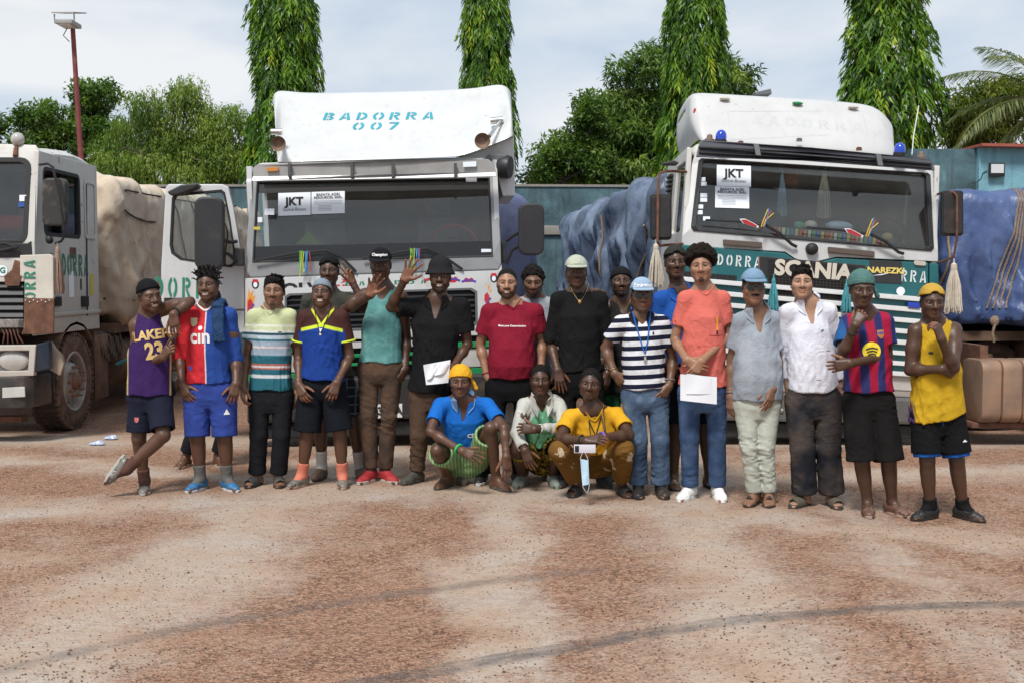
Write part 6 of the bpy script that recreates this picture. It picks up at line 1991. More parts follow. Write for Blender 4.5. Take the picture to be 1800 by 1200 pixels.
for(x0,y0,lab)in((1300,385,'red and white wiper pennant with cable ties below the notices'),(1484,402,'red and white wiper pennant with cable ties before the steering wheel')):
 c0=T.M@T.q(x0+16,y0+8,-.10);o=empty('wiper_pennant',tuple(c0));tag(o,lab,'pennant','pennants on the wipers')
 def loc_(x,y,d):return tuple((T.M@T.q(x,y,d))-c0)
 for(sc,dd_,m_,nm_)in((1.0,-.10,SHEET,'border'),(.82,-.106,REDM,'field')):
  pp=[(0,0),(10,0),(24,7),(34,13),(32,16),(18,12),(6,8)]
  cx,cy=17,8
  mbp=MB();a_=[loc_(x0+cx+(p[0]-cx)*sc,y0+cy+(p[1]-cy)*sc,dd_)for p in pp];b_=[(p[0],p[1]+.005,p[2])for p in a_]
  mbp.rings([b_,a_]).build(nm_,m_,o)
 for k,(ex,ey)in enumerate(((50,-17),(56,-15),(60,-10),(52,-19))):
  MB().tube([loc_(x0+38+2*k,y0+14,-.11),loc_(x0+42+2*k,y0+2,-.12),loc_(x0+ex,y0+ey,-.11)],.004,5).build('tie',TIES[[1,3,1,2][k]],o,smooth=True)
tpl=[(1209,190),(1211,172),(1219,160),(1240,160),(1330,166),(1430,171),(1500,177),(1535,182),(1552,193),(1566,210),(1575,228)]
bot=[(1226,244),(1230,248),(1234,249),(1250,250),(1330,256),(1430,262),(1500,268),(1535,271),(1556,273),(1570,274),(1580,275)]
V_=[];n=len(tpl)
for k in range(8):
 f=k/7.0
 for i in range(n):
  e=max(0,1-min(i,n-1-i)/2.0)
  V_.append(T.q(tpl[i][0]+(bot[i][0]-tpl[i][0])*(f if i>1 else f**2.2),tpl[i][1]+(bot[i][1]-tpl[i][1])*f,RK+.05+(1-f)**1.3*.42+.12*e))
F_=[(a*n+i,(a+1)*n+i,(a+1)*n+i+1,a*n+i+1)for a in range(7)for i in range(n-1)]
mb=MB();mb.add(V_,F_)
vs=[]
for i in range(n):p=V_[i];vs+=[p,Vector((p.x,p.y+.5,p.z+.03)),Vector((p.x,1.8,p.z-.05))]
mb.add(vs,[(3*i+c,3*i+c+1,3*i+c+4,3*i+c+3)for i in range(n-1)for c in(0,1)])
for i in(0,n-1):
 vs=[]
 for k in range(8):p=V_[k*n+i];vs+=[p,Vector((p.x,1.8,p.z-.05))]
 mb.add(vs,[((2*k,2*k+1,2*k+3,2*k+2)if i else(2*k,2*k+2,2*k+3,2*k+1))for k in range(7)])
d3=mb.build('wind_deflector',paint('chalky_white',(.53,.53,.52),.28,.5,.5,.1),T.root,smooth=True)
bm_=bmesh.new();bm_.from_mesh(d3.data);bmesh.ops.remove_doubles(bm_,verts=bm_.verts,dist=.002);bmesh.ops.recalc_face_normals(bm_,faces=bm_.faces);bm_.to_mesh(d3.data);bm_.free()
md=d3.modifiers.new('thick','SOLIDIFY');md.thickness=.02;md.offset=-1
md=d3.modifiers.new('sub','SUBSURF');md.levels=1;md.render_levels=2
on_front(T,'faded_lettering',stencil_mesh('BADORRA',.10,1.5,.4),1420,217,.42,FADED,d3,.08,.0015)
pe_=[(1282,238),(1279,188),(1518,204),(1523,243)]
def line_on(pts,w_):
 out=[]
 for a,b in zip(pts,pts[1:]+pts[:1]):
  A_,B_=T.q(a[0],a[1],.5),T.q(b[0],b[1],.5);out.append((A_,B_))
 return out
c0=T.q(1400,216,.5)
for a,b in zip(pe_,pe_[1:]+pe_[:1]):
 gz3=lambda p:.62-(p[1]-165-.07*(p[0]-1240))/86*.36
 A_,B_=T.q(*a,gz3(a))-c0,T.q(*b,gz3(b))-c0
 dv=Vector((B_.x-A_.x,B_.z-A_.z)).normalized()*.006;nn=(-dv.y,dv.x)
 on_front(T,'panel_line',poly2([(A_.x-nn[0],A_.z-nn[1]),(B_.x-nn[0],B_.z-nn[1]),(B_.x+nn[0],B_.z+nn[1]),(A_.x+nn[0],A_.z+nn[1])]),1400,216,.5,FADED,d3,0,.0015)
for(x,y,m_)in((1274,174,mat('cream_lens',None)),(1402,182,GREEN),(1500,189,mat('cream_lens',None))):
 MB().sphere(tuple(T.q(x,y,RK+.36)),(.058,.03,.018),12,6).build('marker_lamp',m_,T.root,smooth=True)
MB().sphere(tuple(T.q(1221,200,RK+.32)),(.018,.03,.06),12,6).build('side_lamp',REDM,T.root,smooth=True)
for(x,y)in((1267,246),(1581,269)):
 c=T.q(x,y,RK-.06)
 b_=MB().lathe(tuple(c),(0,0,1),[(0,.055),(.03,.056),(.06,.052),(.085,.038),(.098,.018),(.10,.001)],16).build('beacon',BLUELENS,T.root,smooth=True)
 MB().lathe(tuple(c),(0,0,1),[(-.03,.06),(-.001,.06)],16).build('beacon_base',BLK,b_)
for(x,y)in((1247,247),(1619,277)):
 MB().lathe(tuple(T.q(x,y,RK-.06)),(0,0,1),[(-.01,.05),(.01,.05),(.02,.03),(.05,.026),(.06,.01)],12).build('roof_lamp',mat('old_bronze',(.20,.15,.11),.6,.4),T.root,smooth=True)
tube_px(T,'aerial',[(1603,272,RK),(1606,240,RK),(1615,186,RK)],.005,SHEET)
T.sheet('roof_hatch',[[(1326,163,1.3),(1355,156,1.3),(1357,165,1.3),(1330,167,1.3)]],.4,GREYP,None,.005)
for(x,y)in((1302,251),(1405,246),(1510,262)):T.write('rust_patch',poly2([(-.03,-.02),(.03,-.018),(.025,.016),(-.01,.02),(-.03,.01)]),x,y,RK+.02,RUST if x!=1405 else GREYP,None)
zt=T.q(1424,275,RK).z;zb=T.q(1424,650,0).z;xl,xr=T.q(1199,420,0).x,T.q(1649,450,0).x
zw0=T.q(1424,425,0).z
MB().hexa([(xl+.04,RK+.02,zt-.08),(xr-.04,RK+.02,zt-.08),(xr-.02,1.9,zt-.08),(xl+.02,1.9,zt-.08)],[(xl+.10,RK+.05,zt+.06),(xr-.10,RK+.05,zt+.06),(xr-.06,1.9,zt+.06),(xl+.06,1.9,zt+.06)]).build('roof',OLDWHITE,T.root,bevel=.05,seg=3)
side(T,xl,1.9,zb,zt,zw0+.02,zt-.13,.25,1.0,.05,OLDWHITE,RK);side(T,xr,1.9,zb,zt,zw0-.1,zt-.10,.18,1.05,-.05,OLDWHITE,RK)
MB().box(xl,xr,1.898,1.95,zb,zt).build('rear_panel',OLDWHITE,T.root)
sv=MB()
for k in range(8):sv.box(xl-.04,xl-.002,1.25+.0,1.6,zt-.55+.05*k,zt-.52+.05*k)
sv.build('side_louvres',BLK,T.root)
interior(T,xl+.06,xr-.06,zb+.10,zt,1.8,T.q(1424,424,.15).z)
seat(T,xr-.62,.75,zb+.55);seat(T,xl+.62,.75,zb+.55)
steering(T,1545,412,.55,.25,BLK,40)
rgt=random.Random(8)
cols=[(.5,.04,.04),(.55,.45,.05),(.04,.12,.4),(.06,.3,.12),(.6,.58,.5),(.5,.2,.05)]
row=empty('dash_fringe',(0,0,0));row.parent=T.root
for k in range(26):
 f=k/25.0;x=1362+190*f;y=405+20*f
 c=T.q(x,y,.16)
 MB().box(c.x-.016,c.x+.016,c.y-.01,c.y+.01,c.z-.035,c.z+.035).build('fringe_tab',mat('fringe%d'%(k%6),cols[(k*5)%6],.8,var=0),row,bevel=.005)
for(x,y,r_,col)in((1425,396,.05,(.5,.45,.38)),(1560,417,.045,(.4,.3,.1)),(1405,397,.045,(.05,.3,.15))):
 MB().sphere(tuple(T.q(x,y,.24)),(r_*1.3,r_,r_),12,8).build('dash_trinket',mat('trinket%d'%x,col,.7),T.root,smooth=True)
MB().sphere(tuple(T.q(1475,398,.28)),(.14,.08,.055),12,8).build('crumpled_cloth',mat('pale_blue_cloth',(.40,.50,.62),.9,bmp=.6,bscale=18),T.root,smooth=True)
MB().sphere(tuple(T.q(1390,313,.45)),(.08,.08,.09),14,8).build('woven_ball',mat('woven_red',(.40,.08,.03),.9,var=.6,vscale=18),T.root,smooth=True)
tube_px(T,'string',[(1352,279,.30),(1385,297,.32),(1430,307,.33),(1465,304,.32),(1508,291,.30)],.004,STRAW)
tassel('tassel','white tassel hanging inside the windscreen of the teal truck',T.M@T.q(1449,298,.27),.48,.14,STRAW,'tassels hung on the trucks',70,2)
tassel('tassel','pale blue tassel hanging inside the windscreen beside the notices',T.M@T.q(1375,306,.27),.42,.10,mat('pale_blue_thread',(.28,.42,.48),.9,var=.2,vscale=30),'tassels hung on the trucks',60,3)
def old_mirror(x0,y0,x1,y1,dy,sk_=0):
 o=T.sheet('mirror',[T.rr(x0,y0,x1,y1,6,dy,sk_)],.06,BLK,None,.012)
 T.sheet('mirror_back',[T.rr(x0+3,y0+4,x1-3,y1-4,5,dy-.012,sk_)],.014,mat('rusty_black',(.022,.019,.018),.5,var=.4,vscale=8,dirt=.25,dirtcol=(.14,.08,.05)),o,.006)
 return o
old_mirror(1143,341,1181,422,-.22);old_mirror(1656,335,1694,415,-.18)
tube_px(T,'mirror_arm',[(1206,302,.15),(1170,301,-.1),(1160,305,-.24),(1157,320,-.26),(1156,425,-.26),(1160,432,-.2),(1200,429,.0)],.014,RUST)
tube_px(T,'mirror_arm',[(1648,342,.1),(1655,339,-.1),(1676,338,-.20),(1682,345,-.22),(1682,420,-.22),(1676,452,-.16),(1650,462,.0)],.012,RUST)
T.sheet('kerb_mirror',[[(1165,290,-.1),(1165,286,-.1),(1185,282,-.1),(1194,286,-.1),(1190,290,-.1)]],.12,DKP,None,.01)
tassel('tassel','cream tassel hanging from the mirror arm left of the teal truck',T.M@T.q(1153,428,-.24),.42,.15,STRAW,'tassels hung on the trucks',110,5)
tassel('tassel','cream tassel hanging beside the yellow capped man',T.M@T.q(1677,462,-.2),.48,.17,STRAW,'tassels hung on the trucks',120,6)
tassel('tassel','teal tassel on the slats beside the moustached man',T.M@T.q(1360,489,-.12),.32,.11,TEALTH,'tassels hung on the trucks',70,7)
tassel('tassel','teal tassel on the slats beside the green headwrap',T.M@T.q(1488,498,-.12),.28,.10,TEALTH,'tassels hung on the trucks',70,8)
for x0,x1 in((1215,1262),(1566,1626)):
 T.sheet('headlight',[[(x0,sk(678,x0),-.03),(x0,sk(645,x0),-.03),(x1,sk(645,x1),-.03),(x1,sk(678,x1),-.03)]],.05,LENS,None,.012)
BUMP=mat('dull_bumper',(.12,.115,.11),.5,.2,dirt=.4,dirtcol=(.18,.12,.085))
T.sheet('headlight_panel',[[(1200,sk(690,1200),-.02),(1200,sk(640,1200),-.02),(1640,sk(640,1640),-.02),(1640,sk(690,1640),-.02)]],.04,mat('bumper_beige',(.30,.27,.23),.6,dirt=.4),None,.01)
T.sheet('bumper',[[(1196,sk(742,1196),-.10),(1196,sk(692,1196),-.10),(1650,sk(692,1650),-.10),(1650,sk(742,1650),-.10)]],.22,BUMP,None,.03)
T.sheet('bumper_lower',[[(1210,sk(770,1210),0),(1210,sk(744,1210),0),(1640,sk(744,1640),0),(1640,sk(770,1640),0)]],.1,DKP,None,.02)
for x in(1285,1373,1450,1600):MB().lathe(tuple(T.q(x,sk(722,x),-.105)),(0,-1,0),[(0,.025),(.012,.022),(.02,.0)],8).build('bolt',CHROME,T.root)
T.sheet('amber_lamp',[T.rr(1301,780,1315,803,3,-.02)],.05,mat('amber_faded',(.45,.22,.12),.4,var=.1),None,.006)
for sx in(-1,1):T.wheel(sx*.98,1.35,.52,.30,sx,lug=False)
for y_ in(4.6,5.9):
 for sx in(-1,1):T.wheel(sx*.93,y_,.52,.42,sx,lug=False)
ch=MB();ch.box(-.45,-.37,.3,8.6,.75,1.0);ch.box(.37,.45,.3,8.6,.75,1.0);ch.box(-.95,.95,1.15,1.55,.40,.62);ch.box(-1.2,1.2,2.5,9.5,1.02,1.16)
ch.build('chassis',DUSTBROWN,T.root)
MB().box(-.8,.8,.32,2.4,.34,1.02).build('dark_underbody',DKP,T.root,bevel=.06)  # dark mass added here too, deepening the shade under the teal cab
# truck at the left edge: old white cab
D1=11.5
XS=float(at(60,400,D1)[0])
T1=Truck('battered old white cab-over truck cut off by the left edge',XS-1.24,D1,yaw=0,roll=0)
T=T1
xr,xl=1.24,-1.24
RK=.14
def f1(px,py,dy=0):return(px,py,dy)
zroof=T.q(40,258,.25).z;zfloor=T.q(60,590,0).z
zsb=T.q(40,425,0).z;zst=T.q(40,282,RK).z
def fl(x,z,y=0):return Vector((x,y,z))
hole=[fl(x,z,RK*max(0,(z-zsb)/(zst-zsb)))for x,z in rrect(-1.06,1.14,zsb,zst,.09,4)]
T.solid('windscreen_frame',[[fl(xl,zsb-.25),fl(xr,zsb-.25),fl(xr,zsb),fl(xr-.03,zst+.10,RK+.03),fl(xl+.03,zst+.10,RK+.03),fl(xl,zsb)],hole],.06,OLDWHITE,None,.012)
h2_=[fl(x,z,RK*max(0,(z-zsb)/(zst-zsb))-.008)for x,z in rrect(-1.09,1.17,zsb-.03,zst+.03,.11,4)];h3_=[fl(x,z,RK*max(0,(z-zsb)/(zst-zsb))-.008)for x,z in rrect(-1.04,1.12,zsb+.02,zst-.02,.08,4)]
T.solid('rubber_seal',[h2_,h3_],.05,BLK,None,.005)
ws=T.solid('windscreen',[[p+Vector((0,.03,0))for p in hole]],.006,GLASS,None,0)
for(a,b,c,d,m_)in((34,343,46,354,SHEET),(32,356,47,364,mat('blue_sticker',(.03,.10,.35),.6,var=0))):T.sheet('sticker',[[(a,b,.07),(c,b,.07),(c,d,.07),(a,d,.07)]],.002,m_,ws,0)
MB().sphere(tuple(T.q(15,395,.35)),(.25,.15,.10),12,8).build('red_cloth',mat('red_cloth',(.45,.04,.05),.9),T.root,smooth=True)
T.sheet('cowl_panel',[[(-150,456,-.015),(-150,428,-.015),(48,428,-.015),(54,424,-.015),(56,452,-.015)]],.03,DKP,None,.008)
for pts in([(-30,430,-.06),(10,428,-.07),(30,436,-.06)],[(-20,436,-.06),(5,440,-.07),(28,434,-.06)]):wiper(T,pts,r=.016)
T.sheet('nose_panel',[[(-250,500,-.02),(-250,457,-.02),(58,454,-.02),(58,495,-.02)]],.06,OLDWHITE,None,.01)
T.write('rust_patch',poly2([(-.12,-.14),(.02,-.14),(.05,-.02),(.04,.10),(-.02,.12),(-.05,.02),(-.13,-.05)]),30,478,-.024,RUST,None)
T.write('round_badge',disc(.055,18),4,476,-.024,SHEET,None);T.write('lettering',text_mesh('G',.08,.003),5,476,-.026,STENG,None,th=.005)
for j in range(6):
 T.sheet('grille_slat',[[(-250,506+13*j,-.01),(-250,497+13*j,.02),(41,497+13*j,.02),(41,506+13*j,-.01)]],.03,DKP,None,.006)
T.sheet('grille_back',[[(-250,580,.06),(-250,494,.06),(58,494,.06),(58,580,.06)]],.03,BLK,None,0)
T.sheet('grille_sill',[[(-250,578,-.03),(-250,563,-.03),(41,561,-.03),(41,576,-.03)]],.08,mat('peeling_paint',(.06,.055,.05),.7,dirt=.6,dirtcol=(.5,.46,.42),dscale=7),None,.01)
for k in range(5):tube_px(T,'hanging_wire',[(2+7*k,575,.0),(8+6*k,588,-.02),(5+9*k,604,.02)],.008,RUST)
fp=T.sheet('corner_flap',[[(41,588,-.08),(43,524,-.08),(43,487,-.08),(35,485,-.08),(35,449,-.08),(88,447,-.08),(93,452,-.08),(94,524,-.08)]],.05,mat('cream_paint',(.56,.53,.46),.5,dirt=.25,dirtcol=(.33,.26,.19)),None,.008)
place_flat('lettering',stencil_mesh('BADORRA',.115,.85,.35),(T.q(53,520,-.084),Vector((0,0,1)),Vector((-1,0,0))),STENG,fp,.004)
T.sheet('rusty_plate',[[(37,588,-.095),(42,576,-.095),(42,524,-.095),(95,525,-.095),(94,586,-.095)]],.02,RUST,None,.006)
for k in range(7):MB().sphere(tuple(T.q(45+7*k,528+(k%2)*3,-.10)),.007,6,4).build('rivet',SHEET,fp)
YB=float(T.qx(172,400,xr).y)
def S(px,py,x=None):
 p=T.qx(px,py,xr if x is None else x);return p
z_top=zroof-.05
win=[Vector((xr,a,b))for a,b in rrect(.26,float(T.qx(139,350,xr).y),S(100,412).z,S(100,303).z,.06,4)]
T.solid('side_panel',[[Vector((xr,.0,zfloor)),Vector((xr,YB,zfloor)),Vector((xr,YB,z_top)),Vector((xr,RK+.02,z_top)),Vector((xr,.02,zsb-.05))],win],-.05,OLDWHITE,None,.01,(1,0,0))
T.solid('door_gap',[[Vector((xr+.002,float(S(p_,q_).y),float(S(p_,q_).z)))for p_,q_ in((150,320),(152,555),(154,555),(152,320))]],.004,BLK,None,0,(1,0,0))
wy1=float(T.qx(139,350,xr).y)
T.solid('window_rubber',[[Vector((xr+.004,a,b))for a,b in rrect(.24,wy1+.03,S(100,412).z-.03,S(100,303).z+.03,.08,4)],[Vector((xr+.004,a,b))for a,b in rrect(.27,wy1-.01,S(100,412).z+.01,S(100,303).z-.01,.05,4)]],-.03,BLK,None,.003,(1,0,0))
T.solid('side_glass',[[Vector((xr-.03,a,b))for a,b in rrect(wy1-.45,wy1,S(100,412).z,S(100,303).z,.04,4)]],.005,SIDEGLASS,None,0,(1,0,0))
T.solid('side_recess',[[Vector((xr+.003,a,b))for a,b in rrect(wy1+.14,YB-.08,S(150,420).z,S(150,318).z,.05,4)],[Vector((xr+.003,a,b))for a,b in rrect(wy1+.17,YB-.11,S(150,420).z+.03,S(150,318).z-.03,.04,4)]],.012,OLDWHITE,None,.004,(1,0,0))
MB().box(xr+.0005,xr+.02,.1,YB,S(110,552).z-.02,S(110,552).z+.02).build('side_moulding',OLDWHITE,T.root,bevel=.006)
place_flat('lettering',stencil_mesh('BADORRA',.24,.62,.32),(S(121,466)+Vector((0,.02,0)),Vector((0,1,0)),Vector((0,0,1))),STENG,T.root,.005)
for(px,py,w,h,m_)in((161,500,.05,.12,mat('yellow_sticker',None)),(125,500,.07,.14,SHEET),(128,445,.09,.06,RUST),(142,500,.02,.06,INK)):
 place_flat('sticker',poly2(bx2(-w,w,-h,h)),(S(px,py),Vector((0,1,0)),Vector((0,0,1))),m_,T.root,.004)
for(px,py,w,h)in((148,530,.10,.06),(100,530,.09,.05)):MB().box(xr+.001,xr+.02,S(px,py).y-w,S(px,py).y+w,S(px,py).z-h,S(px,py).z+h).build('door_handle',BLK,T.root,bevel=.006)
rr_=[]
for(y_,z_,w_)in((RK+.02,zst+.06,1.20),(RK+.06,zst+.16,1.19),(.36,zroof-.04,1.15),(.6,zroof+.02,1.12),(1.1,zroof+.05,1.12),(YB-.25,zroof+.02,1.14),(YB,zroof-.10,1.16)):
 rr_.append([(-1.235,y_,z_top-.10),(-1.23,y_,z_-.06),(-w_,y_,z_),(-w_*.5,y_,z_+.02),(0,y_,z_+.025),(w_*.5,y_,z_+.02),(w_,y_,z_),(1.23,y_,z_-.06),(1.236,y_,z_top-.10)])
MB().rings(rr_,True,True).build('roof',OLDWHITE,T.root,smooth=True,auto=50)
MB().box(xl,xr-.004,YB-.05,YB,zfloor,z_top).build('rear_panel',OLDWHITE,T.root)
MB().box(xl,xl+.05,.0,YB-.051,zfloor,z_top).build('far_side_panel',OLDWHITE,T.root)
interior(T,xl+.06,xr-.06,zfloor+.08,z_top,YB-.06,T.q(20,420,.15).z)
seat(T,xr-.6,.75,zfloor+.5);seat(T,xl+.6,.75,zfloor+.5)
MB().box(xr-.20,xr-.10,YB-.5,YB-.1,S(100,412).z-.1,S(100,303).z).build('curtain',mat('cream_curtain',(.5,.48,.40),.9,var=.2,vscale=10),T.root,bevel=.03)
c=T.q(31,245,.20)
sp=MB().sphere(tuple(c),(.068,.06,.068),16,10).build('roof_spotlight',LENS,T.root,smooth=True)
MB().tube([tuple(T.q(27,275,.14)),tuple(T.q(28,262,.17)),tuple(T.q(31,255,.2))],[.028,.024,.012],8).build('spotlight_stem',RUST,sp,smooth=True)
tube_px(T,'spotlight_bracket',[(24,252,.2),(31,263,.2),(39,252,.2)],.008,RUST)
m1=T.sheet('mirror',[T.rr(73,313,115,397,10,.05)],.10,mat('chipped_black',(.03,.028,.027),.5,dirt=.35,dirtcol=(.25,.2,.16),dscale=8),None,.02)
tube_px(T,'mirror_arm',[(69,290,.08),(84,288,.0),(93,294,-.03),(97,312,-.03),(105,345,-.03),(112,400,-.03),(114,415,-.02),(108,424,.02),(98,428,.08)],.013,BLK)
MB().sphere(tuple(T.q(87,422,.1)),(.04,.04,.045),10,6).build('spot_mirror',BLK,T.root,smooth=True)
tassel('tassel','faded brown tassel hanging from the mirror of the old white truck',T.M@T.q(101,434,.0),.46,.12,mat('brown_thread',(.30,.20,.15),.9,var=.2,vscale=30),'tassels hung on the trucks',100,9)
hl=T.sheet('headlamp_surround',[[(-60,664,-.10),(-60,607,-.10),(63,606,-.10),(59,660,-.10)],[(-50,652,-.10),(-50,617,-.10),(51,616,-.10),(49,651,-.10)]],.08,OLDWHITE,None,.01)
MB().sphere(tuple(T.q(24,633,-.03)),(.155,.05,.105),18,10).build('headlamp',LENS,hl,smooth=True)
MB().box(T.q(-50,640,0).x,T.q(52,640,0).x,-.025,.0,T.q(20,654,0).z,T.q(20,614,0).z).build('headlamp_back',GREYP,hl)
T.sheet('corner_lamp',[[(60,654,-.08),(63,605,-.08),(86,600,-.02),(88,648,-.02)]],.08,mat('smoked_lens',(.03,.04,.06),.2,var=.1),None,.01)
T.sheet('wing_bracket',[[(87,650,.1),(88,600,.1),(96,612,.1),(108,625,.1),(112,640,.1),(105,660,.1)]],.06,mat('peeling_cream',(.36,.30,.24),.7,dirt=.5),None,.01)
bp=MB()
pr=[(-2.2,-.16),(1.02,-.16),(1.16,-.13),(1.23,-.05),(1.245,.06),(1.245,.34)]
z0,z1=T.q(40,717,-.15).z,T.q(40,662,-.15).z
out=[Vector((a,b,0))for a,b in pr];inn=[Vector((a-(.06 if a>1 else 0),b+.08,0))for a,b in pr]
bp.rings([[Vector((p.x,p.y,z0))for p in out]+[Vector((p.x,p.y,z0))for p in reversed(inn)],[Vector((p.x,p.y,z1))for p in out]+[Vector((p.x,p.y,z1))for p in reversed(inn)]])
b1=bp.build('bumper',mat('scuffed_bumper',(.055,.05,.047),.4,.3,var=.3,dirt=.5,dirtcol=(.17,.10,.07)),T.root,bevel=.02)
T.sheet('bumper_lamp',[[(4,699,-.165),(4,681,-.165),(43,679,-.165),(44,697,-.165)]],.02,mat('pale_lens',(.5,.5,.46),.35,var=.1),b1,.004)
MB().box(-1.2,1.0,.15,.30,T.q(40,745,0).z,T.q(40,735,0).z).build('tow_bar',RUST,T.root)
wy=float(T.qx(133,700,xr-.02).y)
w1_=T.wheel(xr-.17,wy,.535,.31,1,lug=True)
T.wheel(-xr+.17,wy,.535,.31,-1,lug=False)
wing=MB();ring_o=[];
for k in range(13):
 a=R(200-215*k/12);cy,cz=math.cos(a),math.sin(a)
 ring_o.append([(xr-.36,wy-cy*.62,.56+cz*.60),(xr+.0,wy-cy*.62,.56+cz*.60),(xr+.0,wy-cy*.65,.56+cz*.63),(xr-.36,wy-cy*.65,.56+cz*.63)])
wing.rings(ring_o[3:]).build('mud_wing',mat('dusty_wing',(.035,.028,.025),.8,dirt=.5),T.root,smooth=True,auto=40)
MB().box(xr-.45,xr-.05,wy+.68,wy+.72,.25,1.05).build('mud_flap',DUSTBROWN,T.root)
MB().box(xr-.12,xr-.06,wy+.74,wy+1.15,.25,1.0).build('side_plate',DUSTBROWN,T.root,bevel=.01)
tk=MB().lathe((xr-.33,wy+1.55,.62),(0,1,0),[(0,.0),(.0,.30),(.02,.32),(1.2,.32),(1.22,.30),(1.22,0)],26,False)
tk.build('air_tank',DUSTBROWN,T.root,smooth=True)
ch=MB();ch.box(-.45,-.37,.3,11,.75,1.0);ch.box(.37,.45,.3,11,.75,1.0);ch.box(-1.0,1.0,wy-.15,wy+.15,.40,.62);ch.box(-1.2,1.2,2.4,11.5,1.0,1.12)
ch.build('chassis',DUSTBROWN,T.root)
hs_=MB()
for k in range(9):
 y_=wy+.85+.09*k;hs_.tube([(xr-.25+.02*(k%3),y_,1.02),(xr-.08,y_+.05,.98-.03*(k%2)),(xr-.04,y_+.08,.78-.05*(k%3)),(xr-.14,y_+.14,.66)],.014,6)
hs_.build('hose_bundle',mat('dusty_hose',(.13,.10,.08),.8),T.root,smooth=True)
tube_px(T,'tied_strap',[(205,640,1.9),(218,634,1.9),(230,630,1.9)],.02,TEALTH)
for y_ in(wy+3.7,wy+5.0):
 T.wheel(xr-.19,y_,.52,.34,1,lug=False);T.wheel(-xr+.19,y_,.52,.34,-1,lug=False)
 # tarpaulin loads
BEIGE=tarp_mat('beige_canvas',[(.44,.34,.25),(.57,.47,.36),(.66,.58,.47)],.75,(.36,.25,.16),3.0)
BLUE=tarp_mat('blue_tarpaulin',[(.024,.042,.11),(.048,.082,.20),(.11,.165,.32)],.42,None,4.0)
SLATE=tarp_mat('faded_blue_shaded_tarpaulin',[(.030,.040,.062),(.085,.115,.175),(.26,.33,.44)],.36,None,4.0)  # faded blue; wide tone range paints in fold highlights and near-black shadows
VIOLET=tarp_mat('violet_blue_tarpaulin',[(.06,.075,.15),(.12,.14,.27),(.26,.28,.42)],.45,None)
ROPE=mat('hemp_rope',(.22,.16,.11),.9,var=.4,vscale=60)
CORD=mat('dark_cord',(.05,.035,.025),.9,var=.2)
x0=XS+.02
b_,bv=tarp('tarpaulin','dirty beige canvas roped over the load behind the old white truck',(-2.55,0,1.06),(.06,8.4,3.02),BEIGE,21,(XS+.04,13.75,0),0,.042,.24,.115,.75,stretch=(.7,.8,.55))
for(ya,za,yb,zb_)in((.3,2.75,6.5,2.95),(.25,2.5,1.6,2.42),(2.3,2.9,3.6,1.15),(.15,1.42,4.2,1.25),(5.0,2.9,5.6,1.2),(3.0,2.95,4.5,1.3)):
 rope_on(b_,bv,[(.1,ya,za),(.1,(ya+yb)/2,(za+zb_)/2-.05),(.1,yb,zb_)],.012,CORD,'cord',(1,0,0),.012)
b2_,bv2=tarp('tarpaulin','violet-blue tarpaulin over the load behind the tall white cab',(-1.3,0,1.1),(1.62,8.2,2.80),VIOLET,31,(-1.28,13.5,0),0,.05,.4,.05,.6)
b3_,bv3=tarp('tarpaulin','faded slate-blue tarpaulin over the load behind the teal cab',(-1.45,0,1.1),(1.35,8.6,2.98),SLATE,41,(3.05,13.45,0),5.2,.046,.36,.13,.75,stretch=(.6,1.15,.22))
rope_on(b3_,bv3,[(-1.5,.3,2.3),(-1.5,.8,1.8),(-1.5,1.3,1.2)],.016,ROPE,'rope',(-1,0,0));rope_on(b3_,bv3,[(-1.5,3.5,2.6),(-1.5,3.4,1.8),(-1.5,3.6,1.2)],.016,ROPE,'rope',(-1,0,0))
b4_,bv4=tarp('tarpaulin','bright blue tarpaulin with rope lashings at the right edge',(-.0,0,1.10),(6.0,2.5,2.68),BLUE,52,(4.52,12.0,0),0,.036,.24,.085,.55,lumps=(((1.05,.0,1.34),(.40,.34,.34)),),stretch=(1.1,.8,.25))
for dx in(0,.05,.10,.15):
 rope_on(b4_,bv4,[(.86+dx*.5,0,2.62),(.80+dx*.6,0,2.3),(.66+dx,0,1.8),(.50+dx,0,1.3)],.011,ROPE,'rope',(0,-1,0),.006)
rope_on(b4_,bv4,[(.12,0,2.4),(.10,0,1.9),(.02,0,1.3)],.014,ROPE,'rope',(0,-1,0),.006)
MB().sphere((.53,-.10,1.22),(.05,.04,.06),10,6).build('rope_knot',ROPE,b4_,smooth=True)
MB().tube([(.53,-.12,1.2),(.50,-.13,1.1),(.52,-.12,1.0)],.014,6).build('rope_end',ROPE,b4_,smooth=True)
tr=empty('trailer',(6.4,12.2,0));tag(tr,'rusty flatbed trailer under the bright blue tarpaulin','trailer')
mb=MB();mb.box(-1.9,3.8,-.05,2.1,1.0,1.10);mb.box(-1.9,3.8,.35,.47,.72,.995);mb.box(-1.9,3.8,1.6,1.72,.72,.995)
for k in range(6):mb.box(-1.8+k*.9,-1.72+k*.9,-.03,2.1,.86,.99)
mb.build('bed',DUSTBROWN,tr)
MB().box(-1.75,-1.25,-.06,.5,.42,.86).build('locker',DUSTBROWN,tr,bevel=.02)
for x_ in(-1.2,0.2):
 for y_ in(.35,1.75):
  w_=empty('wheel',(x_,y_,.5));w_.parent=tr;w_.rotation_euler=(0,0,R(90))
  MB().lathe((0,0,0),(1,0,0),[(-.15,.30),(-.16,.40),(-.14,.48),(0,.5),(.14,.48),(.16,.40),(.15,.30)],30,False).build('tyre',TYRE,w_,smooth=True)
  MB().lathe((0,0,0),(1,0,0),[(-.12,.31),(-.06,.2),(.06,.2),(.12,.31)],24).build('rim',RIM,w_,smooth=True)
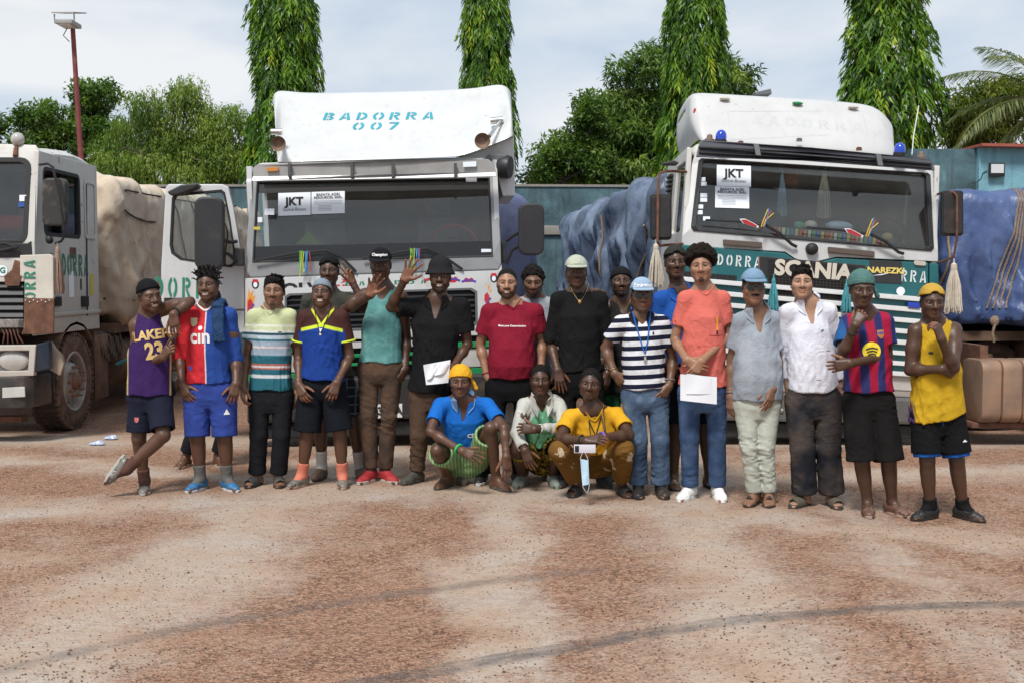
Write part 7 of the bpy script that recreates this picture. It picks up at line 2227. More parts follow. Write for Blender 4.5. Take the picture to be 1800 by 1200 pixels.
ft=empty('fuel_tank',tuple(np.array((4.62,11.15,.24))));tag(ft,'rusty ribbed fuel tank under the blue load with a blue rag on top','tank')
TANKM=mat('rusty_tank',(.25,.165,.115),.65,.2,var=.3,vscale=3,dirt=.6,dirtcol=(.36,.20,.12),dscale=4)
for k in range(5):
 pr=rrect(0,.52,0,.62,.10,4)
 MB().rings([[(x_,a,b)for a,b in pr]for x_ in(.205*k+.006,.205*k+.199)]).build('tank_panel',TANKM,ft,bevel=.02)
 if k:
  pr2=rrect(.012,.508,.012,.608,.09,4)
  MB().rings([[(x_,a,b)for a,b in pr2]for x_ in(.205*k-.005,.205*k+.005)]).build('strap',RUST,ft)
MB().box(-.05,1.15,.1,.5,-.06,-.004).build('cradle',RUST,ft,bevel=.01);MB().box(.1,.18,.3,1.2,.2,.75).build('hanger',RUST,ft);MB().box(.85,.93,.3,1.2,.2,.75).build('hanger',RUST,ft)
g_=Grid((0.5,-.1,.5),(1.2,.5,.85),.018)
g_.cone((.72,.12,.64),(1.0,.2,.66),.05,.06,.04);g_.cone((.8,.05,.64),(1.0,.35,.66),.04,.04,.03);g_.disp(folds(3,.06,.012),.06)
V_,F_=g_.mesh();link_mesh('rag',np_mesh('rag',V_,F_),cloth('blue_rag',(.03,.22,.30)),None).parent=ft
for(px,py,w,s_)in((195,772,.075,3),(171,782,.08,4)):
 c=ground_at(px,py);g_=Grid((-.14,-.09,-.01),(.14,.09,.08),.009)
 g_.ell((0,0,.018),(w,.05,.022));g_.ell((.02,0,.035),(w*.5,.03,.018),.02);g_.disp(folds(s_,.045,.008),.04)
 V_,F_=g_.mesh();V_[:,2]=np.maximum(V_[:,2],.001)
 o=link_mesh('water_sachet',np_mesh('water_sachet',V_,F_,False),mat('plastic_film',(.42,.50,.66),.15,var=.3,vscale=30,spec=.8));o.location=tuple(c)
 tag(o,'crumpled clear plastic sachet %s'%('nearer the wheel of the old truck' if px<180 else 'farther from the wheel of the old truck'),'litter','crumpled plastic sachets by the wheel')
 # the men, from one end of the row to the other
PE={}
WHITE=mat('white_print',(.75,.75,.73),.7,var=0)
GOLDP=mat('gold_print',(.62,.43,.16),.7,var=0)
BLACKP=mat('black_print',(.015,.015,.016),.7,var=0)
REDP=mat('red_print',(.5,.03,.03),.7,var=0)
GOLD=mat('gold_metal',(.75,.52,.2),.25,1.0,var=0)
SILVER=mat('silver_metal',(.7,.7,.7),.25,1.0,var=0)
BLKR=mat('black_rubber_shoe',(.018,.017,.017),.55,dirt=.25)
DEN=cloth('denim_blue',(.035,.065,.14),dirt=.0,colfn=lambda t,v:ramp(t,noise(t,objvec(t),5,4),[(.35,(.025,.05,.11)),(.7,(.07,.11,.20))]))
def lakers(t,v):
 x,y,z=sep(t,v)
 c=mixc(t,gt(t,math1(t,'ABSOLUTE',x),.152),(.040,.017,.090),(.50,.40,.16))
 c=mixc(t,gt(t,math1(t,'ABSOLUTE',x),.162),c,(.022,.012,.030))
 return c
PE[1]=person(dict(label='man in purple sleeveless basketball jersey and black cap leaning on his neighbour',hx=271,chin=548,sole=866,yaw=42,roll=-6,pitch=4,hk=1.0,skin='deep',smile=.8,seed=11,sh=(238,577,289,548),el=(247,645,334,531),wr=(286,628,305,552),hip=(248,696,279,694),kn=(244,770,287,765),an=(254,842,223,824),dd=dict(el0=.05,wr0=-.16,sh1=.05,el1=-.02,wr1=-.16,kn1=-.12,an1=-.16,an0=.05,head=-.08),arm=1.1,hand0=dict(dir=(301,606,-.20),palm=(.5,.9,0),curls=(.05,.85,.9,.95),thumb=.8),hand1=dict(dir=(308,585,-.19),palm=(0,.8,.3),curl=.3),tip1=((-.50,-.25,-.83),(.84,-.12,-.52)),fy=(12,0),top=dict(m=cloth('purple_jersey',colfn=lakers,rough=.75),hem=694,tank=True,neck='scoop',vdepth=-.01,ease=1.1,armhole=.95,name='jersey'),bottom=dict(m=cloth('navy_shorts',(.014,.016,.030)),length=.86,ease=1.9,name='shorts',r_end=.105),shoes=dict(kind='jelly',m=mat('clear_jelly',(.16,.15,.13),.35,dirt=.3),sole=mat('worn_sole',(.34,.33,.31),.7,dirt=.3)),socks=dict(m=cloth('brown_sock',(.10,.05,.04)),h=.10),hat=dict(kind='beanie',m=cloth('black_knit',(.0105,.0105,.0115)),tilt=.012),hair='fade'))
PE[2]=person(dict(label='smiling man in red and blue halved football jersey with short dreadlocks',hx=363,chin=528,sole=861,skin='deep',smile=1.0,hair='dreads',seed=22,build=1.08,arm=1.15,leg=1.08,roll=-3,sh=(327,559,403,559),el=(317,628,415,630),wr=(320,676,415,674),hip=(347,690,391,690),kn=(347,768,395,768),an=(352,838,399,836),dd=dict(el0=.02,el1=.02,wr0=-.10,wr1=-.10),fy=(-22,42),hand0=dict(dir=(333,705,-.14),palm=(.35,.9,0),curl=.35),hand1=dict(dir=(409,703,-.14),palm=(-.35,.9,0),curl=.4),top=dict(m=cloth('halved_jersey',colfn=lambda t,v:mixc(t,gt(t,sep(t,v)[0],.012),mixc(t,gt(t,sep(t,v)[0],.004),(.52,.028,.038),(.7,.7,.7)),(.022,.062,.26)),rough=.7),hem=672,sleeve=1.25,ease=.85,name='jersey',sleeve_r=.95),bottom=dict(m=cloth('royal_shorts',(.030,.055,.24),var=.2),length=.98,ease=2.0,name='shorts',r_end=.108),shoes=dict(kind='jelly',m=mat('blue_jelly',(.03,.14,.30),.45,dirt=.15),sole=mat('pale_sole',(.5,.5,.48),.6)),socks=dict(m=cloth('grey_sock',(.12,.115,.11)),h=.12)))
PE[3]=person(dict(label='man in striped green and teal t-shirt with dark grey track trousers',hx=480,chin=538,sole=853,skin='mid',hair='thick',seed=33,beard=.75,beardstyle='goatee',yaw=4,facew=1.05,sh=(445,561,511,560),el=(434,624,524,624),wr=(428,680,526,682),hip=(456,696,497,696),kn=(455,764,495,764),an=(452,836,489,833),dd=dict(wr0=-.04,wr1=.05,el1=.08),hand0=dict(palm=(.8,.4,0),curl=.5),top=dict(m=cloth('striped_tee',colfn=bands([(0,(.026,.125,.165)),(.155,(.56,.60,.62)),(.182,(.026,.125,.165)),(.226,(.42,.13,.09)),(.238,(.6,.6,.6)),(.252,(.42,.13,.09)),(.268,(.026,.125,.165)),(.335,(.28,.35,.42)),(.39,(.62,.52,.52)),(.405,(.30,.37,.44)),(.445,(.03,.12,.16)),(.462,(.42,.50,.54)),(.492,(.02,.07,.11)),(.512,(.6,.62,.56)),(.53,(.50,.53,.33)),(.56,(.62,.63,.55)),(.575,(.48,.52,.30))])),hem=684,sleeve=.62,ease=.8,name='t_shirt'),bottom=dict(m=cloth('charcoal_track',(.013,.013,.016)),length=1.97,ease=.95,name='trousers',r_end=.072),shoes=dict(kind='slide',m=mat('grey_slide',(.04,.04,.042),.7,dirt=.3),sole=BLKR)))
def spurs(t,v):
 x,y,z=sep(t,v)
 ax_=math1(t,'ABSOLUTE',x)
 c=mixc(t,.0,(.012,.045,.23),(.012,.045,.23))
 up=math1(t,'SUBTRACT',z,math1(t,'MULTIPLY',math1(t,'SUBTRACT',.10,ax_),.25))
 c=mixc(t,gt(t,up,.455),c,(.055,.022,.020))
 c=mixc(t,gt(t,ax_,.185),c,(.055,.022,.020))
 ch=math1(t,'ABSOLUTE',math1(t,'SUBTRACT',up,.452))
 c=mixc(t,math1(t,'MULTIPLY',math1(t,'SUBTRACT',1.0,gt(t,ch,.013)),math1(t,'SUBTRACT',1.0,gt(t,ax_,.165))),c,(.55,.65,.04))
 vl=math1(t,'ABSOLUTE',math1(t,'SUBTRACT',z,math1(t,'ADD',.475,math1(t,'MULTIPLY',ax_,1.5))))
 return mixc(t,math1(t,'MULTIPLY',math1(t,'SUBTRACT',1.0,gt(t,vl,.016)),math1(t,'SUBTRACT',1.0,gt(t,ax_,.09))),c,(.55,.65,.04))
PE[4]=person(dict(label='young man in blue and maroon football shirt with grey bandana and black shorts',hx=563,chin=539,sole=855,skin='deep',smile=.9,hair='fade',seed=44,pitch=-8,hk=.95,sh=(534,562,602,562),el=(525,627,615,627),wr=(525,676,592,672),hip=(548,676,585,676),kn=(540,760,597,758),an=(531,834,602,832),dd=dict(wr0=-.12,wr1=-.16,el1=.02),fy=(-30,12),hand0=dict(dir=(538,708,-.2),palm=(.2,1,0),curl=.45),hand1=dict(dir=(583,698,-.2),palm=(-.2,1,0),curl=.5),top=dict(m=cloth('blue_maroon_shirt',colfn=spurs,rough=.7),hem=666,sleeve=.62,ease=.9,name='jersey',vdepth=.07,neck='v',slant=-.06),bottom=dict(m=cloth('black_shorts',(.008,.010,.014)),length=.98,ease=2.6,name='shorts',r_end=.120),shoes=dict(kind='jelly',m=mat('clear_jelly',None),sole=mat('tan_sole',(.35,.24,.18),.7)),socks=dict(m=cloth('coral_sock',(.55,.18,.12)),h=.11),hat=dict(kind='band',m=cloth('grey_bandana',(.19,.23,.27)),tilt=.006)))
PE[5]=person(dict(label='man in dark olive t-shirt and backward cap making a V sign behind the others',hx=577,chin=501,sole=841,skin='dark',hair='fade',seed=55,beard=.6,beardstyle='chin',hk=.98,dd=dict(wr1=-.10,el1=-.12,an1=.06),sh=(541,533,611,531),el=(530,600,646,545),wr=(532,650,619,496),hip=(556,668,602,668),kn=(563,745,622,742),an=(566,822,633,818),fy=(-14,20),hand1=dict(dir=(606,458,-.12),palm=(-.3,-.9,0),curls=(0,0,.85,.9),spread=.35,thumb=1.0),top=dict(m=cloth('olive_tee',(.055,.055,.046)),hem=660,sleeve=.6,ease=1.0,name='t_shirt'),bottom=dict(m=cloth('plaid_shorts',colfn=lambda t,v:mixc(t,gt(t,math1(t,'SINE',math1(t,'MULTIPLY',sep(t,v)[0],90)),.88,.05),mixc(t,gt(t,math1(t,'SINE',math1(t,'MULTIPLY',sep(t,v)[2],90)),.88,.05),(.016,.020,.026),(.10,.12,.13)),(.10,.12,.13))),length=.86,ease=2.6,name='shorts',r_end=.125),shoes=dict(kind='shoe',m=mat('tan_leather',(.12,.07,.045),.6,dirt=.3),sole=BLKR),socks=dict(m=cloth('pale_sock',(.42,.39,.37)),h=.15),hat=dict(kind='cap',m=cloth('black_cap',(.0105,.0105,.0115)),back=True)))
PE[6]=person(dict(label='tall man in teal tank top, muddy brown jeans and red trainers',hx=668,chin=493,sole=847,skin='dark',hair='fade',seed=66,k=1.04,arm=1.1,pitch=5,sh=(640,524,705,526),el=(606,545,714,594),wr=(650,520,712,648),hip=(648,648,690,648),kn=(648,732,683,732),an=(652,816,677,814),fy=(-28,38),dd=dict(el0=-.14,wr0=-.30,el1=.10,wr1=-.02),hand0=dict(dir=(664,478,-.32),palm=(.2,-1,-.1),curls=(.25,.25,.3,.35),spread=.28,thumb=.2,k=1.02),hand1=dict(dir=(702,668,-.06),palm=(-.6,.6,.1),curl=.4),top=dict(m=cloth('teal_tank',colfn=lambda t,v:ramp(t,noise(t,objvec(t),7,3),[(.40,(.085,.235,.225)),(.62,(.15,.33,.315))])),hem=636,tank=True,neck='scoop',vdepth=.0,ease=.75,name='tank_top',armhole=1.1),bottom=dict(m=cloth('muddy_jeans',(.060,.042,.032),dirt=.7,dirtcol=(.16,.085,.05),var=.3),length=1.94,waist=630,ease=.75,name='jeans',r_end=.062,fold=1.3),shoes=dict(kind='sneaker',m=mat('red_trainer',(.32,.018,.022),.7,dirt=.15),sole=mat('trainer_sole',(.45,.40,.36),.7,dirt=.4)),hat=dict(kind='cap',m=cloth('black_cap',None))))
PE[7]=person(dict(label='man in loose black polo and bucket hat raising an open hand',hx=773,chin=513,sole=848,skin='dark',seed=77,k=1.04,smile=.7,beard=.5,beardstyle='full',arm=1.05,sh=(722,545,812,543),el=(686,541,822,606),wr=(711,493,792,652),hip=(738,690,786,690),kn=(737,766,796,766),an=(733,826,806,826),fy=(-38,20),dd=dict(el0=-.06,wr0=-.16,el1=.02,wr1=-.22),hand0=dict(dir=(726,462,-.18),palm=(.1,-1,0),curls=(.06,.05,.08,.1),spread=.30,thumb=-.1,k=1.04),hand1=dict(dir=(766,666,-.26),palm=(-.1,.8,.4),curl=.55),top=dict(m=cloth('black_polo',(.0105,.0105,.0115)),hem=690,sleeve=.68,ease=1.35,name='polo_shirt',vdepth=.15,neck='v',collar=cloth('black_polo',None),sleeve_r=1.2,slant=-.10,fold=1.3),bottom=dict(m=cloth('brown_trousers',(.085,.052,.035),dirt=.5,dirtcol=(.045,.03,.022)),length=1.96,ease=.95,name='trousers',r_end=.066,fold=1.2),shoes=dict(kind='clog',m=mat('olive_clog',(.055,.052,.042),.7,dirt=.3)),hat=dict(kind='bucket',m=cloth('charcoal_bucket',(.018,.017,.019)))))
PE[9]=person(dict(label='stout man in maroon t-shirt and short beard with hands in black trousers',hx=891,chin=524,sole=849,skin='warm',hair='short',hairline=.02,seed=99,smile=.25,beard=.85,beardstyle='full',facew=1.12,belly=.045,build=1.08,arm=1.08,sh=(858,552,943,552),el=(844,606,953,602),wr=(856,662,951,650),hip=(873,678,925,678),kn=(868,758,918,758),an=(848,824,908,824),fy=(-12,14),dd=dict(wr0=-.02,wr1=-.02,el0=.06,el1=.06),nohand0=True,hand1=dict(curl=.6),top=dict(m=cloth('maroon_tee',(.20,.012,.028)),hem=664,sleeve=.66,ease=.75,name='t_shirt'),bottom=dict(m=cloth('black_trousers',(.008,.008,.009)),length=1.98,ease=1.1,name='trousers',waist=640),shoes=dict(kind='sneaker',m=BLKR,sole=mat('pale_sole',None))))
PE[10]=person(dict(label='man with thick curly hair in light grey t-shirt behind the maroon t-shirt',hx=937,chin=523,sole=839,skin='brown',hair='curly',seed=101,beard=.85,beardstyle='full',pitch=12,hk=1.05,sh=(909,541,972,541),el=(905,604,981,604),wr=(910,650,982,655),hip=(920,668,962,668),kn=(920,745,962,745),an=(920,820,962,820),top=dict(m=cloth('grey_tee',(.30,.32,.35)),hem=672,sleeve=.7,ease=1.1,name='t_shirt'),bottom=dict(m=cloth('black_trousers',None),length=1.97,ease=1.0),shoes=dict(kind='shoe',m=BLKR)))
PE[12]=person(dict(label='tall man in black three-quarter sleeve shirt and pale green cap with gold chain',hx=1014,chin=505,sole=853,skin='dark',hair='fade',seed=121,build=1.04,arm=1.08,k=1.03,facew=1.05,sh=(980,531,1056,531),el=(968,604,1069,608),wr=(980,650,1068,655),hip=(996,668,1042,668),kn=(994,748,1046,748),an=(990,826,1058,828),dd=dict(wr0=-.12,wr1=-.02),hand0=dict(dir=(986,682,-.16),palm=(.1,.7,-.6),curl=.25),hand1=dict(dir=(1066,690,-.02),curl=.5),top=dict(m=cloth('black_shirt',(.0105,.0105,.0105)),hem=652,sleeve=.99,ease=.8,name='shirt',sleeve_r=.95),bottom=dict(m=cloth('black_trousers',None),length=1.97,ease=1.0),shoes=dict(kind='sneaker',m=mat('grey_trainer',(.05,.05,.05),.8)),hat=dict(kind='cap',m=cloth('sage_cap',(.40,.42,.34)))))
PE[14]=person(dict(label='bearded man in black beanie and dark vest between the taller men',hx=1093,chin=520,sole=843,skin='dark',hair='fade',seed=141,beard=.85,beardstyle='full',pitch=-6,facew=1.05,sh=(1065,545,1125,545),el=(1040,560,1132,608),wr=(1060,516,1130,655),hip=(1074,672,1116,672),kn=(1074,748,1116,748),an=(1074,818,1116,818),dd=dict(el0=.10,wr0=.02),hand0=dict(dir=(1036,503,-.10),palm=(-.2,.2,-1),curl=.3),top=dict(m=cloth('dark_vest',(.020,.018,.018)),hem=690,tank=True,neck='scoop',vdepth=.02,ease=.9,name='vest'),bottom=dict(m=cloth('green_trousers',(.03,.12,.05)),length=1.6,ease=1.2),shoes=dict(kind='shoe',m=BLKR),hat=dict(kind='beanie',m=cloth('black_knit',None))))
PE[16]=person(dict(label='tall man in royal blue polo and dark backward cap behind the salmon t-shirt',hx=1189,chin=488,sole=857,skin='dark',hair='fade',seed=161,k=1.03,sh=(1160,530,1232,530),el=(1156,596,1240,596),wr=(1178,640,1243,650),hip=(1182,668,1232,668),kn=(1186,756,1240,756),an=(1184,836,1247,834),fy=(-5,25),top=dict(m=cloth('royal_polo',(.018,.085,.34)),hem=640,sleeve=.66,ease=1.0,name='polo_shirt',vdepth=.06,neck='v',collar=cloth('royal_polo',None)),bottom=dict(m=cloth('black_shorts',None),length=.85,ease=2.0,name='shorts'),shoes=dict(kind='sandal',m=mat('buff_sandal',(.35,.28,.2),.7),sole=BLKR),hat=dict(kind='cap',m=cloth('dark_olive_cap',(.030,.030,.026)),back=True)))
def stripes15(t,v):
 z=sep(t,v)[2]
 c=mixc(t,gt(t,math1(t,'SINE',math1(t,'MULTIPLY',z,6.283/.071)),.05,.06),(.66,.67,.70),(.012,.014,.032))
 return c
PE[15]=person(dict(label='man in navy and white striped polo with cap, sunglasses and whistle lanyard',hx=1130,chin=548,sole=872,skin='brown',hair='fade',seed=151,beard=.35,beardstyle='full',facew=1.05,arm=1.05,sh=(1090,573,1165,573),el=(1064,612,1184,632),wr=(1080,656,1176,678),hip=(1112,696,1156,696),kn=(1122,774,1160,774),an=(1122,850,1161,853),fy=(-8,8),dd=dict(el0=.08,wr0=.0,wr1=-.06),hand0=dict(dir=(1094,674,-.02),palm=(.6,.7,0),curl=.6),hand1=dict(dir=(1163,698,-.10),palm=(-.5,.8,0),curl=.45),top=dict(m=cloth('navy_white_polo',colfn=stripes15),hem=682,sleeve=.62,ease=.9,name='polo_shirt',vdepth=.07,neck='v',collar=cloth('navy_collar',(.012,.014,.03))),bottom=dict(m=cloth('washed_jeans',colfn=lambda t,v:ramp(t,noise(t,objvec(t),4.5,5),[(.35,(.025,.042,.080)),(.55,(.075,.115,.18)),(.74,(.22,.29,.37))])),length=1.97,ease=.95,name='jeans',r_end=.076,fold=1.2),shoes=dict(kind='shoe',m=BLKR),hat=dict(kind='cap',lift=.010,m=cloth('sky_cap',(.28,.38,.50)))))
PE[17]=person(dict(label='man with afro hair in salmon t-shirt and blue jeans holding papers',hx=1233,chin=496,sole=877,skin='warm',hair='afro',seed=171,beard=.9,beardstyle='chin',yaw=-10,roll=-3,hk=.98,k=1.02,arm=.92,facew=1.04,hairc=(.016,.010,.007),sh=(1203,529,1272,529),el=(1186,598,1281,592),wr=(1207,632,1233,634),hip=(1212,690,1258,690),kn=(1212,768,1260,768),an=(1213,852,1261,856),fy=(-38,6),dd=dict(el0=.02,el1=.02,wr0=-.20,wr1=-.23),hand0=dict(dir=(1226,646,-.24),palm=(.1,.9,.2),curl=.35),hand1=dict(dir=(1216,660,-.25),palm=(.1,.9,.2),curl=.4),top=dict(m=cloth('salmon_tee',(.60,.145,.115)),hem=677,sleeve=.66,ease=.95,name='t_shirt'),bottom=dict(m=cloth('denim_blue',None),length=1.97,ease=.85,name='jeans',r_end=.066,fold=1.1),shoes=dict(kind='sneaker',m=mat('white_trainer',(.72,.72,.70),.7,dirt=.1),sole=mat('white_sole',(.74,.73,.70),.6))))
PE[18]=person(dict(label='man with moustache, blue cap and dark glasses in light grey polo',hx=1327,chin=535,sole=886,skin='mid',hair='fade',seed=181,beard=.97,beardstyle='moustache',facew=1.08,belly=.03,arm=1.02,sh=(1300,568,1362,566),el=(1286,634,1369,636),wr=(1284,696,1358,682),hip=(1310,706,1352,706),kn=(1317,786,1345,786),an=(1327,866,1351,870),fy=(-35,-10),dd=dict(el0=.08,wr0=.04,wr1=-.12),hand0=dict(curl=.4),hand1=dict(dir=(1350,716,-.15),palm=(-.5,.8,0),curl=.25),top=dict(m=cloth('grey_polo',colfn=lambda t,v:ramp(t,noise(t,objvec(t),5,4),[(.4,(.24,.27,.31)),(.7,(.36,.39,.43))])),hem=702,sleeve=.68,ease=1.05,name='polo_shirt',vdepth=.13,neck='v',collar=cloth('grey_polo',None)),bottom=dict(m=cloth('pale_jeans',(.42,.44,.38),dirt=.3,dirtcol=(.30,.26,.18)),length=1.97,ease=.8,name='jeans',r_end=.064,fold=1.3),shoes=dict(kind='sandal',m=mat('brown_sandal',(.045,.030,.025),.7,dirt=.2),sole=BLKR),hat=dict(kind='cap',lift=.012,m=cloth('dusty_blue_cap',(.17,.27,.37)))))
PE[19]=person(dict(label='young man in white buttoned shirt and loose faded dark jeans',hx=1410,chin=524,hk=.96,sole=889,skin='tan',hair='thick',seed=191,yaw=-12,pitch=-4,belly=.015,facew=1.1,sh=(1384,553,1458,551),el=(1376,628,1478,626),wr=(1388,690,1476,690),hip=(1404,704,1455,704),kn=(1411,788,1456,788),an=(1414,868,1462,872),fy=(-50,5),leg=1.1,dd=dict(el0=.12,el1=.10,wr0=.12,wr1=.12),top=dict(m=cloth('white_shirt',(.66,.67,.74)),hem=690,sleeve=1.75,ease=1.0,name='shirt',vdepth=.14,neck='v',collar=cloth('white_shirt',None),hemcurve=1.2),bottom=dict(m=cloth('faded_black_jeans',colfn=lambda t,v:ramp(t,noise(t,objvec(t),4,4),[(.40,(.016,.018,.024)),(.68,(.085,.066,.056))])),length=1.97,ease=1.9,name='jeans',r_end=.095,fold=1.2,bunch=.5),shoes=dict(kind='slide',m=mat('olive_slide',(.09,.075,.055),.8),sole=mat('dark_olive_sole',(.045,.04,.033),.8))))
def barca(t,v):
 x,y,z=sep(t,v)
 st=math1(t,'SINE',math1(t,'MULTIPLY',math1(t,'ADD',x,.03),6.283/.118))
 blu,red=(.026,.030,.115),(.32,.012,.040)
 edge=math1(t,'ADD',st,math1(t,'MULTIPLY',math1(t,'SUBTRACT',noise(t,objvec(t),3,2),.5),2.0))
 c=mixc(t,gt(t,edge,.0,.35),blu,red)
 return mixc(t,gt(t,math1(t,'ABSOLUTE',x),.178),c,(.020,.085,.23))
PE[20]=person(dict(label='man in red and blue striped football shirt and green headwrap with hand on chin',hx=1517,chin=540,sole=904,skin='dark',hair='fade',seed=201,pitch=6,yaw=-4,sh=(1491,573,1556,571),el=(1478,627,1560,626),wr=(1503,572,1494,638),hip=(1506,706,1548,706),kn=(1515,809,1562,809),an=(1525,882,1568,886),fy=(-15,22),dd=dict(el0=-.14,wr0=-.24,el1=-.02,wr1=-.26,head=-.11),hand0=dict(dir=(1519,545,-.22),palm=(.5,.75,.2),curl=.75,thumb=.6),hand1=dict(dir=(1474,642,-.25),palm=(-.1,.9,-.1),curl=.45),top=dict(m=cloth('striped_football_shirt',colfn=barca,rough=.7),hem=687,sleeve=.66,ease=1.0,name='jersey',neck='v',vdepth=.05,sleeve_r=1.15),bottom=dict(m=cloth('worn_black_shorts',(.011,.0105,.0105),dirt=.25,dirtcol=(.05,.045,.04)),length=1.0,ease=2.5,name='shorts',r_end=.118,fold=1.3),shoes=dict(kind='jelly',m=mat('brown_jelly',(.12,.06,.045),.5,dirt=.2),sole=mat('tan_sole',None)),hat=dict(kind='wrap',m=cloth('green_headwrap',(.075,.16,.145))),knot=1))
PE[21]=person(dict(label='young man in yellow sleeveless top and backward yellow cap with hand on chin',hx=1641,chin=561,sole=912,skin='dark',hair='fade',seed=211,arm=1.1,hk=.95,yaw=-6,pitch=5,leg=.95,sh=(1609,587,1678,585),el=(1600,650,1676,646),wr=(1655,648,1655,596),hip=(1626,732,1670,732),kn=(1630,810,1682,810),an=(1635,889,1692,893),fy=(-62,32),dd=dict(el0=-.02,wr0=-.20,el1=-.18,wr1=-.26,head=-.10),hand0=dict(dir=(1684,658,-.16),palm=(.1,.9,.1),curl=.4),hand1=dict(dir=(1645,568,-.25),palm=(-.5,.7,.2),curl=.8,thumb=.6),top=dict(m=cloth('yellow_vest',colfn=lambda t,v:mixc(t,gt(t,math1(t,'ABSOLUTE',sep(t,v)[0]),.175),(.48,.30,.018),(.07,.035,.11)),rough=.75),hem=736,tank=True,neck='v',vdepth=.06,ease=1.15,name='sleeveless_top',armhole=.9,slant=.22),bottom=dict(m=cloth('black_sports_shorts',(.008,.008,.009)),length=.82,ease=2.4,name='shorts',r_end=.115),bottom2=dict(m=cloth('blue_undershorts',(.018,.10,.36)),length=.90,ease=1.7,name='undershorts',r_end=.100),shoes=dict(kind='jelly',m=mat('black_jelly',(.014,.014,.015),.5,dirt=.15),sole=BLKR),socks=dict(m=cloth('black_sock',(.0105,.0105,.0115)),h=.06),hat=dict(kind='cap',m=cloth('yellow_cap',(.46,.29,.05)),back=True)))
# the three who squat
PE[8]=person(dict(label='squatting man in bright blue polo and yellow headwrap with green bracelet',hx=809,chin=698,sole=857,skin='deep',hair='fade',seed=88,leg=.95,sh=(772,716,858,716),el=(756,758,886,752),wr=(812,792,890,802),hip=(798,812,838,812),kn=(768,792,862,752),an=(786,836,872,838),fy=(-30,40),dd=dict(sh0=-.02,sh1=-.02,hip=.20,kn0=-.26,kn1=-.22,an0=.06,an1=-.04,el0=-.22,wr0=-.42,el1=-.26,wr1=-.34,head=-.14),hand0=dict(dir=(846,806,-.46),palm=(-.1,.9,-.3),curl=.2,spread=.25),hand1=dict(dir=(894,842,-.36),palm=(-.4,.9,0),curl=.25),top=dict(m=cloth('bright_blue_polo',(.012,.125,.46)),hem=800,sleeve=.66,ease=.9,name='polo_shirt',vdepth=.12,neck='v',collar=cloth('steel_blue_collar',(.14,.23,.38))),bottom=dict(m=cloth('green_stripe_shorts',colfn=lambda t,v:mixc(t,gt(t,math1(t,'SINE',math1(t,'MULTIPLY',sep(t,objvec(t))[0],260)),.3,.2),(.27,.40,.20),(.13,.24,.09))),length=.80,ease=2.0,name='shorts',r_end=.112,waist=800),shoes=dict(kind='flipflop',m=mat('grey_flipflop',(.05,.05,.048),.8,dirt=.3)),hat=dict(kind='wrap',m=cloth('yellow_headwrap',(.70,.36,.025))),knot=1))
PE[11]=person(dict(label='squatting man in pale green and white windbreaker',hx=950,chin=694,sole=850,skin='dark',hair='short',seed=112,D=9.05,leg=.95,sh=(920,716,984,712),el=(908,762,992,752),wr=(922,790,940,754),hip=(938,806,972,806),kn=(908,788,976,786),an=(918,834,972,836),fy=(-20,12),dd=dict(sh0=-.02,sh1=-.02,hip=.22,kn0=-.24,kn1=-.24,an0=.05,an1=.05,el0=-.18,wr0=-.34,el1=-.20,wr1=-.36,head=-.14),hand0=dict(dir=(930,812,-.36),palm=(.2,.9,0),curl=.3),hand1=dict(dir=(920,752,-.34),palm=(.1,.9,-.3),curl=.4),top=dict(m=cloth('green_white_windbreaker',colfn=lambda t,v:mixc(t,gt(t,math1(t,'ADD',math1(t,'ABSOLUTE',sep(t,v)[0]),math1(t,'MULTIPLY',math1(t,'SUBTRACT',sep(t,v)[2],.33),.9)),.20),(.13,.33,.19),(.46,.46,.42)),rough=.6),hem=788,sleeve=1.9,ease=1.3,name='windbreaker',vdepth=.09,neck='v',collar=cloth('windbreaker_hood',(.46,.46,.42)),fold=1.6),bottom=dict(m=cloth('yellow_black_print',colfn=lambda t,v:mixc(t,gt(t,noise(t,objvec(t),42,2,.5,1.5),.52,.02),(.016,.013,.012),(.36,.26,.03))),length=.88,ease=1.6,name='shorts',r_end=.10,waist=798),shoes=dict(kind='clog',m=mat('grey_clog',(.20,.23,.20),.7))))
def floral(t,v):
 ov=objvec(t)
 vo=N(t,'TexVoronoi');vo.inputs['Scale'].default_value=7.0;L(t,ov,vo.inputs['Vector'])
 d=math1(t,'ADD',vo.outputs['Distance'],math1(t,'MULTIPLY',math1(t,'SUBTRACT',noise(t,ov,45,2),.5),.55))
 return mixc(t,gt(t,d,.30,.03),(.52,.42,.30),(.15,.075,.018))
PE[13]=person(dict(label='squatting man in yellow t-shirt and brown floral trousers holding a phone',hx=1034,chin=702,sole=868,skin='dark',hair='short',seed=131,roll=6,yaw=-6,beard=.5,beardstyle='chin',arm=1.08,sh=(1000,738,1088,734),el=(985,770,1106,764),wr=(1030,774,1052,768),hip=(1026,812,1068,812),kn=(984,792,1096,790),an=(1016,850,1092,852),fy=(-25,20),dd=dict(sh0=-.04,sh1=-.04,hip=.20,kn0=-.28,kn1=-.28,an0=.0,an1=-.02,el0=-.26,wr0=-.46,el1=-.26,wr1=-.44,head=-.16),hand0=dict(dir=(1056,770,-.49),palm=(.1,.6,-.7),curl=.35),hand1=dict(dir=(1026,796,-.50),palm=(-.1,.9,0),curl=.35),top=dict(m=cloth('yellow_tee',(.62,.33,.02)),hem=800,sleeve=.66,ease=.95,name='t_shirt'),bottom=dict(m=cloth('brown_floral',colfn=floral),length=1.82,ease=1.6,name='trousers',r_end=.075,waist=800,fold=1.3),shoes=dict(kind='slide',m=mat('black_slide',(.02,.02,.02),.7),sole=BLKR)))
